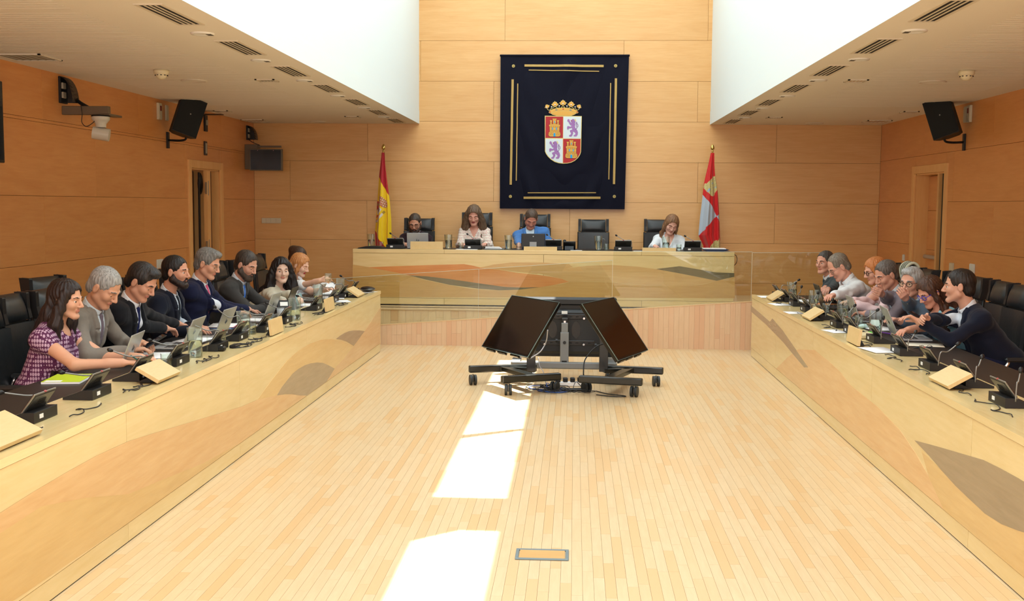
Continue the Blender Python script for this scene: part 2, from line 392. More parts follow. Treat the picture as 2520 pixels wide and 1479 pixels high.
# glass panes standing on the ramp parapet
m = bpy.data.materials.new('clear_glass'); m.use_nodes = True; t = m.node_tree; t.nodes.remove(t.nodes['Principled BSDF'])
g_ = t.nodes.new('ShaderNodeBsdfGlossy'); g_.inputs['Roughness'].default_value = .01; tr = t.nodes.new('ShaderNodeBsdfTransparent'); tr.inputs[0].default_value = (.93, .96, .93, 1)
lw = t.nodes.new('ShaderNodeFresnel'); lw.inputs[0].default_value = 1.5; mx = t.nodes.new('ShaderNodeMixShader')
gb = t.nodes.new('ShaderNodeNewGeometry'); im = t.nodes.new('ShaderNodeMapRange'); im.inputs[3].default_value = 1.5; im.inputs[4].default_value = 1/1.5
t.links.new(gb.outputs['Backfacing'], im.inputs[0]); t.links.new(im.outputs[0], lw.inputs[0])
t.links.new(lw.outputs[0], mx.inputs[0]); t.links.new(tr.outputs[0], mx.inputs[1]); t.links.new(g_.outputs[0], mx.inputs[2]); t.links.new(mx.outputs[0], t.nodes['Material Output'].inputs[0])
M_PANE = m
M_EDGE = mat('glass_edge', (196, 206, 190), .2)
def gtop(x): return rz_(x)+.61
gp = [-4.3, at(868, 690, 1, YR)[0]-.3, at(1178, 700, 1, YR)[0], at(1508, 690, 1, YR)[0], at(1852, 680, 1, YR)[0], 3.05]
bal = empty('glass_balustrade', (0, YR+.05, 0), 0, 'clear glass balustrade of upright panes along the beech ramp', 'balustrade')
for a, b in list(zip(gp, gp[1:]))[1:]:
    a += .004; b -= .004; za, zb = (gtop(a), gtop(b)) if b < 1.95 else (gtop(1.9), gtop(1.9)+.01)
    lo = lambda x: rz_(x)+.001
    vs = [(a, -.005, lo(a)), (b, -.005, lo(b)), (b, -.005, zb), (a, -.005, za), (a, .005, lo(a)), (b, .005, lo(b)), (b, .005, zb), (a, .005, za)]
    o = MB().add(vs, QF, M_PANE).build('glass_pane', bal)
    e = MB(); e.add([(a, -.0052, zb*0+za-.004), (b, -.0052, zb-.004), (b, -.0052, zb), (a, -.0052, za), (a, .0052, za-.004), (b, .0052, zb-.004), (b, .0052, zb), (a, .0052, za)], QF, M_EDGE)
    e.box((b, 0, (lo(b)+zb)/2), (.003, .0104, zb-lo(b)), M_EDGE); e.build('pane_edge', o)
# ================================================================ desks
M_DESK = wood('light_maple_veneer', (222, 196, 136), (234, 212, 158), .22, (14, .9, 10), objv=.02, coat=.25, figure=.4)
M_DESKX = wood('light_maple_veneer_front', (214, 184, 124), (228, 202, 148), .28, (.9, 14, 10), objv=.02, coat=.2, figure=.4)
M_HONEY = wood('honey_maple_inlay', (206, 170, 106), (220, 186, 124), .22, (14, .9, 10), coat=.25, figure=.4)
M_HONEYX = wood('honey_maple_inlay_front', (196, 150, 84), (210, 168, 104), .28, (.9, 14, 10), coat=.2)
M_TAN = wood('tan_cherry_inlay', (212, 168, 110), (226, 188, 134), .22, (14, .9, 10), coat=.25)
M_REDX = wood('cherry_inlay_front', (198, 120, 56), (214, 146, 82), .3, (.9, 14, 10), coat=.2)
M_TANX = wood('tan_oak_inlay_front', (204, 158, 94), (218, 178, 118), .28, (.9, 14, 10), coat=.2)
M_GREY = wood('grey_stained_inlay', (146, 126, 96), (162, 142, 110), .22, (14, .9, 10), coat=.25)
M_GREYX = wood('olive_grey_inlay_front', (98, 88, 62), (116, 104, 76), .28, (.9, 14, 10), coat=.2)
M_INLAY = mat('black_leather_top', (38, 33, 30), .45, bump=(400, .06))
ZD = .72
def px_face(axis, k, pts): return [at(u, v, axis, k) for u, v in pts]
def side_desk(name, s, xf, y0, y1, joints, xin, xe, label, inl):
    """s=-1 left, +1 right; xf front plane at y -> function; xin wood/black boundary; xe users' edge"""
    R = empty(name, (0, 0, 0), 0, label, 'desk')
    ed = [y0]+joints+[y1]; g = .0018
    for a, b in zip(ed, ed[1:]):
        xa, xb = xf(a), xf(b)
        def sl(off0, off1, z0, z1, nm, m, ga=g):
            A, B = a+ga, b-ga
            vs = [(xf(A)+s*off0, A, z0), (xf(B)+s*off0, B, z0), (xf(B)+s*off1, B, z0), (xf(A)+s*off1, A, z0)]
            vs += [(v[0], v[1], z1) for v in vs]
            F = [(0, 1, 2, 3), (7, 6, 5, 4), (4, 5, 1, 0), (5, 6, 2, 1), (6, 7, 3, 2), (7, 4, 0, 3)]
            return MB().add(vs, F, m).build(nm, R)
        sl(0, .03, .104, ZD-.038, 'front_panel', M_DESK)
        sl(.003, .03, .006, .100, 'plinth_board', M_DESK)
        sl(-.006, .035, ZD-.034, ZD+.004, 'top_rim', M_DESK, .001)
        sl(.035, abs(xin-xf(a)), ZD-.03, ZD, 'top_board', M_DESK, .0006)
    b = MB(); b.box(((xin+xe)/2, (y0+y1)/2, ZD-.0145), (abs(xe-xin), y1-y0, .031), M_INLAY); b.build('leather_inlay', R)
    b = MB()
    for o0, o1, z0, z1, mm in ((.031, .06, .02, .68, M_GAP), (.006, .03, 0, .012, M_DARK)):
        A, B = y0+.01, y1-.01
        vs = [(xf(A)+s*o0, A, z0), (xf(B)+s*o0, B, z0), (xf(B)+s*o1, B, z0), (xf(A)+s*o1, A, z0)]; vs += [(v[0], v[1], z1) for v in vs]
        b.add(vs, [(0, 1, 2, 3), (7, 6, 5, 4), (4, 5, 1, 0), (5, 6, 2, 1), (6, 7, 3, 2), (7, 4, 0, 3)], mm)
    b.build('carcass', R)
    # far end panel
    b = MB(); b.box(((xf(y1)+xe)/2, y1-.015, ZD/2-.02), (abs(xe-xf(y1))-.02, .026, ZD-.05), M_DESK); b.build('end_panel', R)
    for nm, m, pts, lift in inl:
        A = px_face(0, xf(9)-s*0, pts); c = sum((p.y for p in A))/len(A)
        n = len(A); e = .0015+lift
        vs = [(xf(p.y)-s*e, p.y, max(.105, min(ZD-.036, p.z))) for p in A]; vs += [(v[0]+s*(e+.004), v[1], v[2]) for v in vs]
        F = [list(range(n)), [2*n-1-i for i in range(n)]]+[(i, n+i, n+(i+1) % n, (i+1) % n) for i in range(n)]
        o = MB().add(vs, F, m).build('inlay', R)
        if 'grey' in nm: o['label'] = 'dark grey veneer inlay'
    return R
xfl = lambda y: -2.27
hill = [(-60, 1300), (0, 1262), (84, 1209), (169, 1159), (236, 1122), (315, 1086), (375, 1067), (435, 1049), (514, 1025), (593, 1001), (633, 984), (684, 972), (717, 970), (753, 979)]
Lin = [('honey', M_HONEY, hill+[(753, 986), (593, 1112), (315, 1296), (0, 1500), (-60, 1540)], 0),
       ('tan', M_TAN, [(-60, 1340), (-60, 1300)]+hill[1:]+[(753, 984), (700, 1010), (640, 1062), (593, 1100), (500, 1140), (400, 1180), (315, 1216), (210, 1225), (101, 1246), (0, 1312)], .0004),
       ('tan', M_HONEY, [(633, 984), (665, 940), (706, 888), (735, 862), (764, 845), (790, 836), (816, 834), (840, 839), (870, 851), (850, 877), (823, 907), (790, 893), (764, 894), (735, 907), (706, 936), (684, 972)], .0003),
       ('tan', M_TAN, [(937, 755), (925, 772), (911, 795), (897, 815), (883, 834), (870, 851), (850, 877), (823, 907), (812, 925), (803, 943), (870, 896), (935, 851)], 0),
       ('grey', M_GREY, [(681, 973), (692, 954), (706, 936), (720, 919), (735, 907), (749, 899), (764, 894), (780, 892), (794, 893), (808, 899), (823, 907), (812, 925), (803, 943), (755, 979), (736, 973), (717, 970), (700, 970)], .0009),
       ('grey', M_GREY, [(827, 834), (837, 826), (848, 819), (859, 815), (870, 813), (884, 813), (897, 815), (890, 824), (883, 834), (870, 851), (861, 845), (852, 840), (840, 836)], .0009)]
desk_l = side_desk('side_desk', -1, xfl, 2.2, 12.76, [3.5, 5.4, 7.30, 9.18, 10.98], -2.675, -3.05,
                   'long light maple desk on the left with fan-shaped grey inlays on its front', Lin)
xfr = lambda y: 2.026+(y-4.9)*(.05/8.0)
Rin = [('tan', M_TAN, [(1907, 911), (1935, 880), (1962, 860), (2004, 861), (2041, 890), (2070, 916), (2094, 947), (2130, 975), (2162, 1000), (2220, 1058), (2262, 1118), (2294, 1174), (2331, 1269), (2380, 1340), (2144, 1118), (2002, 996)], 0),
       ('honey', M_HONEY, [(2331, 1163), (2362, 1196), (2392, 1224), (2436, 1264), (2478, 1290), (2520, 1306), (2600, 1330), (2600, 1560), (2380, 1340), (2331, 1269), (2294, 1174), (2275, 1110)], .0002),
       ('grey', M_GREY, [(1843, 752), (1870, 774), (1891, 792), (1897, 784), (1923, 813), (1955, 858), (1988, 904), (1978, 904), (1950, 872), (1925, 842), (1883, 800), (1843, 766)], .0009),
       ('grey', M_GREY, [(2258, 1084), (2300, 1095), (2347, 1108), (2431, 1132), (2475, 1153), (2520, 1177), (2600, 1225), (2600, 1330), (2520, 1306), (2478, 1290), (2436, 1264), (2392, 1224), (2362, 1196), (2331, 1163), (2295, 1122)], .0009)]
desk_r = side_desk('side_desk', 1, xfr, 2.2, 12.86, [3.75, 5.62, 7.55, 9.47, 11.24], 2.45, 2.82,
                   'long light maple desk on the right with a dark lens-shaped inlay on its front', Rin)
# presiding desk on the platform
YD = 14.8; DX0, DX1 = at(868, 614, 1, YD)[0], at(1808, 619, 1, YD)[0]; ZDD = 1.128
jd = [at(1337, 700, 1, YD)[0]]
R = empty('presiding_desk', (0, 0, 0), 0, 'long raised maple desk on the platform with wave-shaped inlays across its front', 'desk')
for a, b in zip([DX0]+jd, jd+[DX1]):
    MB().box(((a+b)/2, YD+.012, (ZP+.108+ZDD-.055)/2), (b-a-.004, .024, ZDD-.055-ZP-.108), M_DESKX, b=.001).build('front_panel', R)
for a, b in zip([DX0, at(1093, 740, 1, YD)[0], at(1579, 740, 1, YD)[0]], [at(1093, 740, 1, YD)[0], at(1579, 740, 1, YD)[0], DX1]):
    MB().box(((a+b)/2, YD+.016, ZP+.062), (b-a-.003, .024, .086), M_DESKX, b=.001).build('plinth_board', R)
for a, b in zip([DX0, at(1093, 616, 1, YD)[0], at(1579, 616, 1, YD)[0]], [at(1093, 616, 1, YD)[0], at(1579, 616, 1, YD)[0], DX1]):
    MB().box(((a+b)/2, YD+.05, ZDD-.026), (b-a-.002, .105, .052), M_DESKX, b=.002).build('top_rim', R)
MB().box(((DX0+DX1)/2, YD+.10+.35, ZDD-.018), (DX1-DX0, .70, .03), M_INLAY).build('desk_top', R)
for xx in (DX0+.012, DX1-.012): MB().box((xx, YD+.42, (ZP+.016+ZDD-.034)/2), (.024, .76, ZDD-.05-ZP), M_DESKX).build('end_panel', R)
b = MB(); b.box(((DX0+DX1)/2, YD+.05, .75), (DX1-DX0-.06, .04, .72), M_GAP); b.box(((DX0+DX1)/2, YD+.02, ZP+.009), (DX1-DX0-.02, .03, .018), M_DARK); b.build('carcass', R)
def dinlay(m, pts, lift, grey=False):
    A = px_face(1, YD, pts); n = len(A); e = .0012+lift; lo, hi = ZP+.11, ZDD-.056
    vs = [(p.x, YD-e, max(lo, min(hi, p.z))) for p in A]+[(p.x, YD+.006, max(lo, min(hi, p.z))) for p in A]
    # orient
    ar = sum(vs[i][0]*vs[(i+1) % n][2]-vs[(i+1) % n][0]*vs[i][2] for i in range(n))
    F = [list(range(n)), [2*n-1-i for i in range(n)]]+[(i, n+i, n+(i+1) % n, (i+1) % n) for i in range(n)]
    if ar < 0: F = [list(reversed(f)) for f in F]
    o = MB().add(vs, F, m).build('inlay', R)
    if grey: o['label'] = 'dark olive grey inlay'
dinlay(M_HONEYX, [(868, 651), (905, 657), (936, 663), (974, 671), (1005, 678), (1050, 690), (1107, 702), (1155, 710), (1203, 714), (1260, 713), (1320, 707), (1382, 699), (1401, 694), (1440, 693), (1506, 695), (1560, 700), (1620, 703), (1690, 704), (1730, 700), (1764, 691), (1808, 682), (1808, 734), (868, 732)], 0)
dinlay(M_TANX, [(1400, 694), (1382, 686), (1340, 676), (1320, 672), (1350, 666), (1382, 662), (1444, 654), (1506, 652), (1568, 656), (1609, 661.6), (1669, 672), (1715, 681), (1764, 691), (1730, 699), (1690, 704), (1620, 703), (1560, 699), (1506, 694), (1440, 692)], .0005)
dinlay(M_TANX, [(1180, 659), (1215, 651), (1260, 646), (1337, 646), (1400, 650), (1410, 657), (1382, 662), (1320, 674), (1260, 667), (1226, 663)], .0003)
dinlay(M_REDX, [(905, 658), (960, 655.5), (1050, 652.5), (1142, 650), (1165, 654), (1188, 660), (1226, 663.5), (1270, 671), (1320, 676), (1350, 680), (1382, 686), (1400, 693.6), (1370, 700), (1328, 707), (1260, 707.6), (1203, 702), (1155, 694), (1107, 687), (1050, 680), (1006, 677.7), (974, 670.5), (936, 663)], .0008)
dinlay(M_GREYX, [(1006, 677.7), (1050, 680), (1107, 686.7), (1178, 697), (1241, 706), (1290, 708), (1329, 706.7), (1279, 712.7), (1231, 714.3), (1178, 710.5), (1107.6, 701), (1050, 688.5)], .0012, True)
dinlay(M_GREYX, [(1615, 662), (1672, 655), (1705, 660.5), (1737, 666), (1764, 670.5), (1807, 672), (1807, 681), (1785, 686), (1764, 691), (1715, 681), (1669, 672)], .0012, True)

# ================================================================ doors
M_FRAME = wood('door_frame_maple', (230, 170, 100), (240, 188, 122), .35, (9, 9, 1.1), figure=.4)
M_STEEL = mat('brushed_steel', (150, 148, 140), .35, metal=.9)
M_ALU = mat('satin_aluminium', (190, 192, 192), .35, metal=.7)
M_RED = mat('gap_shade_red', (70, 20, 14), .6)
def door(name, X, s, y0, y1, hinge_far):
    """opening y0..y1 in wall x=X (room towards -s); deep reveal, leaf opened into the reveal"""
    D = structure(name, empty(name, (X, 0, 0)))
    fw = .105
    for (a, b, z0, z1) in ((y0-fw, y0, 0, DZ+fw), (y1, y1+fw, 0, DZ+fw), (y0, y1, DZ, DZ+fw)):
        MB().box((-s*.008, (a+b)/2, (z0+z1)/2), (.03, b-a, z1-z0), M_FRAME, b=.004).build('architrave', D)
    # reveal
    for (a, b) in ((y0, y0+.02), (y1-.02, y1)):
        MB().box((s*.19, (a+b)/2, DZ/2), (.36, .02, DZ), M_FRAME).build('jamb', D)
    MB().box((s*.19, (y0+y1)/2, DZ-.01), (.36, y1-y0, .02), M_FRAME).build('jamb', D)
    # space behind
    b = MB(); b.box((s*1.3, (y0+y1)/2, 1.2), (.05, 3, 2.6), M_DARK); b.box((s*.8, y0-.9, 1.2), (1.0, .05, 2.6), M_WALL); b.box((s*.8, y1+.9, 1.2), (1.0, .05, 2.6), M_WALL)
    b.box((s*.8, (y0+y1)/2, 2.4), (1.1, 3, .05), M_SOFF); b.build('lobby', D)
    # far half leaf, ajar, made of three flush boards with an overhead closer
    return D
dl = door('door_1', XL, -1, DL0, DL1, True); dr = door('door_2', XR, 1, DR0, DR1, True)
def leaf(D, s, y, x0, x1, mirror):
    L_ = empty('door_leaf', (0, 0, 0)); L_.parent = D
    for z0, z1 in ((0.01, .92), (.925, 1.44), (1.445, DZ-.03)):
        MB().box((s*(x0+x1)/2, y, (z0+z1)/2), (x1-x0, .045, z1-z0), M_FRAME, b=.002).build('leaf_board', L_)
    return L_
# left door: leaf seen edge-on inside the reveal with hinges
lf = empty('door_leaf', (0, 0, 0)); lf.parent = dl
yy = at(497, 500, 0, XL)[1]
for z0, z1 in ((.01, .99), (.994, 1.60), (1.604, DZ-.03)):
    MB().box((-.30, (yy+DL0)/2+.14, (z0+z1)/2), (.045, 1.02, z1-z0), M_WALL, b=.002).build('leaf_board', lf)
ye = at(513, 500, 0, XL)[1]
MB().box((-.03, 15.04, DZ/2), (.06, .12, DZ-.04), M_FRAME, b=.002).build('leaf_edge', lf)
MB().box((-.03, 15.125, DZ/2), (.05, .04, DZ-.05), M_RED).build('gap_shade_strip', lf)  # dark strip stands for the shaded gap beside the leaf edge
MB().box((-.10, 14.92, DZ/2-.02), (.02, .05, DZ-.05), M_BLACK, b=.004).build('push_bar_rod', lf)
b = MB(); b.sph((-.10, 14.97, DZ-.20), (.03, .08, .15), M_BLACK); b.build('rod_case', lf)
for z in (1.94, 1.13):
    h = MB(); h.box((-.012, ye+.06, z), (.006, .11, .16), M_STEEL); h.box((-.012, ye-.05, z), (.006, .07, .16), M_STEEL); h.cyl((-.005, ye, z-.10), (-.005, ye, z+.10), .012, M_STEEL); h.build('hinge', lf)
rf = empty('door_leaf', (0, 0, 0)); rf.parent = dr
y1_, y2_ = at(2302, 500, 0, XR)[1], at(2280, 500, 0, XR)[1]
for z0, z1 in ((.01, 1.17), (1.174, 1.70), (1.704, DZ-.03)):
    MB().box((.20, (DR1+y1_)/2+.05, (z0+z1)/2), (.045, DR1-y1_+.1, z1-z0), M_WALL, b=.002).build('leaf_board', rf)
MB().box((.04, y1_-.04, DZ/2), (.06, .06, DZ-.04), M_FRAME, b=.002).build('leaf_edge', rf)
MB().box((.07, (DR0+y1_)/2-.01, DZ/2), (.03, .30, DZ-.03), mat('grey_brown_curtain', (74, 68, 58), .9)).build('dark_panel', rf)
MB().box((.137, 14.66, DZ/2-.02), (.02, .05, DZ-.05), M_BLACK, b=.004).build('push_bar_rod', rf)
b = MB(); b.sph((.12, 14.72, DZ-.20), (.03, .07, .14), M_BLACK); b.sph((.12, 14.70, 1.03), (.03, .07, .13), M_BLACK); b.build('rod_case', rf)
MB().cyl((.13, 14.74, 1.08), (.13, DR1-.12, 1.08), .028, M_ALU).build('push_bar', rf)

# ================================================================ ceiling fittings
M_GRILLE = mat('cream_grille', (222, 210, 188), .6)
def vent(x, y, s, c):
    t = empty('ceiling_vent', (x, y, ZC), 0, None, 'vent', 'slotted air vents along the skylight edge')
    f = MB(); W, L_ = .19, .80
    f.box((-W/2+.012, 0, -.003), (.024, L_, .006), M_GRILLE); f.box((W/2-.012, 0, -.003), (.024, L_, .006), M_GRILLE)
    f.box((0, -L_/2+.012, -.003), (W-.048, .024, .006), M_GRILLE); f.box((0, L_/2-.012, -.003), (W-.048, .024, .006), M_GRILLE); f.build('frame', t)
    MB().box((0, 0, -.0016), (W-.04, L_-.04, .002), M_DARK).build('dark_backing', t)
    for k in range(3):
        MB().box((-W/2+.024+(W-.048)*(k+1)/4, 0, -.0045), (.013, L_-.04, .003), M_GRILLE).build('slat', t)
    return t
def pick(side, i, n):
    return ['nearest', 'second nearest', 'third nearest', 'fourth nearest', 'fifth nearest', 'sixth nearest', 'farthest'][i]
for i, y in enumerate((7.30, 8.86, 10.41, 11.95, 13.55, 15.05, 16.55)):
    vent(-2.70, y, -1, 0)['label'] = 'slotted air vent in the left ceiling, %s from the camera' % pick('l', i, 7)
    vent(2.31, y-.07, 1, 0)['label'] = 'slotted air vent in the right ceiling, %s from the camera' % pick('r', i, 7)
M_LAMP = mat('lamp_white', (235, 232, 222), .35); M_ON = mat('lamp_lit', (255, 250, 235), .4, emit=(1, .95, .85), es=6)
def spot(x, y, s, lit):
    t = empty('ceiling_spotlight', (x, y, ZC), 0, None, 'light', 'recessed spotlights between the vents')
    MB().lathe([(.035, .0), (.06, -.012), (.085, -.010), (.09, 0)], M_LAMP, n=20).build('trim_ring', t)
    b = MB(); b.lathe([(0, -.004), (.04, -.004)], M_ON if lit else M_LAMP, n=16); b.build('lamp', t)
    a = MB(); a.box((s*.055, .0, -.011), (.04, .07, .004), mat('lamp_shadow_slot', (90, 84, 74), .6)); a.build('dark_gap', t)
    return t
for i, y in enumerate((8.10, 9.62, 11.18, 12.75, 14.35, 15.85)):
    spot(-2.76, y, 1, i == 5)['label'] = ('small lit spotlight in the left ceiling near the back wall' if i == 5 else 'small unlit spotlight in the left ceiling, %s from the camera' % pick('', i, 6))
    spot(2.38, y-.07, -1, i == 5)['label'] = ('small lit spotlight in the right ceiling near the back wall' if i == 5 else 'small unlit spotlight in the right ceiling, %s from the camera' % pick('', i, 6))
def smoke(p, lab):
    t = empty('smoke_detector', p, 0, lab, 'smoke detector')
    m = mat('ivory_plastic', (232, 218, 178), .4)
    MB().lathe([(.0, -.002), (.07, -.002), (.07, -.03), (.055, -.045)], m, n=24).build('base', t)
    MB().lathe([(.055, -.045), (.05, -.065), (.03, -.085), (0, -.09)], m, n=24).build('sensor_head', t)
    b = MB()
    for k in range(10):
        a = 2*PI*k/10; b.box((.056*math.cos(a), .056*math.sin(a), -.052), (.012, .012, .006), M_DARK)
    b.build('slots', t)
smoke(at(397, 172, 2, ZC), 'cream smoke detector on the left ceiling'); smoke(at(2379, 174, 2, ZC), 'cream smoke detector on the right ceiling')
def disc(p, lab, r=.13):
    t = empty('ceiling_speaker', p, 0, lab, 'speaker', 'round ceiling speakers')
    MB().lathe([(r, 0), (r, -.008), (r-.012, -.012), (r-.016, -.006)], M_GRILLE, n=32).build('ring', t)
    MB().lathe([(r-.015, -.007), (r*.5, -.009), (0, -.0095)], M_SOFF, n=32).build('mesh_cover', t)
disc(at(477, 198, 2, ZC), 'round speaker in the left ceiling beyond the smoke detector'); disc(at(2295, 201, 2, ZC), 'round speaker in the right ceiling beyond the smoke detector')
disc(at(783, 299, 2, ZC), 'round speaker far back in the left ceiling'); disc(at(2005, 303, 2, ZC), 'round speaker far back in the right ceiling')
def grille(p, w_, l_, lab, dark=False):
    t = empty('ceiling_grille', p, 0, lab, 'grille', 'small square grilles in the ceilings')
    f = MB(); 
    for sx_, sy_, dx, dy in ((-1, 0, .02, l_), (1, 0, .02, l_), (0, -1, w_, .02), (0, 1, w_, .02)): f.box((sx_*(w_/2-.01), sy_*(l_/2-.01), -.005), (dx, dy, .012), M_GRILLE)
    f.build('frame', t)
    MB().box((0, 0, -.0025), (w_-.03, l_-.03, .003), mat('grille_grey', (150, 142, 126), .8) if dark else mat('grille_tan', (196, 156, 118), .8)).build('backing', t)
    for k in range(5): MB().box((-w_/2+w_*(k+1)/6, 0, -.006), (.012, l_-.04, .004), M_GRILLE if not dark else mat('grille_mid', (186, 178, 160), .8)).build('slat', t)
grille(at(68, 140, 2, ZC), .42, .42, 'square grille in the left ceiling near the left edge', True)
grille(at(657, 197, 2, ZC), .2, .2, 'small dark grille in the left ceiling beside the third vent', True)
grille(at(548, 273, 2, ZC), .2, .2, 'small brown grille in the left ceiling above the door')
grille(at(868, 287, 2, ZC), .2, .2, 'small brown grille far back in the left ceiling')
grille(at(628, 296, 2, ZC), .35, .35, 'square grille at the back left corner of the ceiling')
grille(at(2107, 198, 2, ZC), .2, .2, 'small brown grille in the right ceiling beside the third vent')
grille(at(1905, 289, 2, ZC), .2, .2, 'small brown grille far back in the right ceiling'); grille(at(2238, 275, 2, ZC), .2, .2, 'small brown grille in the right ceiling above the speaker')
grille(at(2158, 298, 2, ZC), .35, .35, 'square grille at the back right corner of the ceiling')
# perforated acoustic fields: thin strips a little darker than the plaster, too many to pick apart
for cx, cl in ((-4.02, ceil), (3.58, ceil2)):
    b = MB(); y = 4.2
    while y < 14.2:
        for k in range(11):
            yk = y+.03+k*.082
            b.box((cx, yk, ZC-.0006), (1.5, .004, .0012), mat('perforation', (226, 216, 198), .9))
        y += 1.0
    o = b.build('perforation', cl); o['kind'] = 'stuff'
# ================================================================ chairs
M_LEATH = mat('black_leather', (30, 34, 37), .38, spec=.6, bump=(26, .10))
M_LEATH2 = mat('black_leather_edge', (18, 20, 22), .45)
M_CHROME = mat('chrome', (200, 200, 205), .12, metal=1)
def make_chair():
    """faces +y, seat centre at origin"""
    R = empty('conference_chair', (0, 0, 0))
    b = MB(); b.box((0, .03, .415), (.50, .44, .08), M_LEATH, b=.03); b.build('seat', R, bevel=.012)
    # padded back: curved sheet, thickness .05
    def sheet(z0, z1, w_, th, bend, m, nm, n=8, puff=.012, y0=-.235, flare=0):
        vs = []; K = 9
        prof = lambda z: y0-.16*max(0, (z-.45))*.55 - flare*max(0, (z-z0)/(z1-z0))**2
        for i in range(n+1):
            z = z0+(z1-z0)*i/n
            for j in range(K):
                u = j/(K-1)*2-1; x = u*w_/2
                y = prof(z)+bend*u*u; pf = puff*(1-u**4)*(1-((i/n)*2-1)**4)
                vs.append((x, y+th/2+pf, z))
        M_ = (n+1)*K; back = [(v[0], v[1]-th-(.006), v[2]) for v in vs]
        F = []
        for i in range(n):
            for j in range(K-1):
                a = i*K+j; F.append((a, a+K, a+K+1, a+1)); F.append((M_+a, M_+a+1, M_+a+K+1, M_+a+K))
        for j in range(K-1): F.append((j, j+1, M_+j+1, M_+j)); a = n*K+j; F.append((a+1, a, M_+a, M_+a+1))
        for i in range(n): a = i*K; F.append((a+K, a, M_+a, M_+a+K)); a = i*K+K-1; F.append((a, a+K, M_+a+K, M_+a))
        return MB().add(vs+back, F, m, True).build(nm, R)
    o = sheet(.50, .985, .455, .045, .02, M_LEATH, 'backrest'); e = o.modifiers.new('e', 'EDGE_SPLIT'); e.split_angle = .9
    o = sheet(1.0, 1.185, .37, .045, .004, M_LEATH, 'headrest', puff=.03, flare=.035); e = o.modifiers.new('e', 'EDGE_SPLIT'); e.split_angle = .9
    prof = lambda z: -.235-.16*max(0, (z-.45))*.55
    for s in (-1, 1):   # side wings of the headrest and rails
        b = MB()
        pts = [(.0, .995), (.055, 1.0), (.045, 1.08), (.05, 1.19), (-.035, 1.195), (-.03, 1.1), (-.035, 1.0)]
        b.prism([(prof(z)+y-.02, z) for y, z in pts], .042, M_LEATH2, Matrix.Translation((s*.212-.021, 0, 0)) @ Matrix(((0, 0, 1, 0), (1, 0, 0, 0), (0, 1, 0, 0), (0, 0, 0, 1))))
        b.build('headrest_wing', R, bevel=.008)
        b = MB(); b.tube([(s*.226, prof(z)-.005, z) for z in (.48, .6, .75, .9, .99)], .017, M_LEATH2, n=8); b.build('side_rail', R)
        b = MB(); b.box((s*.27, .0, .665), (.055, .30, .035), M_LEATH, b=.014); b.build('armrest', R)
        for q in (-1, 1): MB().tube(spline([(s*.25, -.03+q*.15, .46), (s*.28, q*.155, .57), (s*.28, q*.12, .65)], 5), .014, M_CHROME, n=8).build('arm_bracket', R)
    b = MB(); b.box((0, prof(.99)-.012, .992), (.40, .03, .016), M_LEATH2); b.build('headrest_bar', R)
    b = MB(); b.cyl((0, 0, .12), (0, 0, .37), .028, M_CHROME); b.cyl((0, 0, .345), (0, 0, .375), .10, M_BLACK); b.build('column', R)
    for k in range(5):
        a = 2*PI*k/5+.3; c, s = math.cos(a), math.sin(a)
        b = MB(); b.tube([(0, 0, .12), (.15*c, .15*s, .10), (.29*c, .29*s, .075)], .02, M_CHROME, n=8, rs=[.026, .02, .014]); b.build('leg', R)
        MB().cyl((.29*c-.02*s, .29*s+.02*c, .03), (.29*c+.02*s, .29*s-.02*c, .03), .03, M_BLACK, n=14).build('caster', R)
    return R
CH0 = make_chair(); _ch_used = [False]
def chair(x, y, z, face, label, group):
    """face: direction angle the sitter looks (radians, 0 = +x)"""
    if not _ch_used[0]: o = CH0; _ch_used[0] = True
    else: o = copy_tree(CH0)
    o.location = (x, y, z); o.rotation_euler = (0, 0, face-PI/2)
    return tag(o, label, 'chair', group)

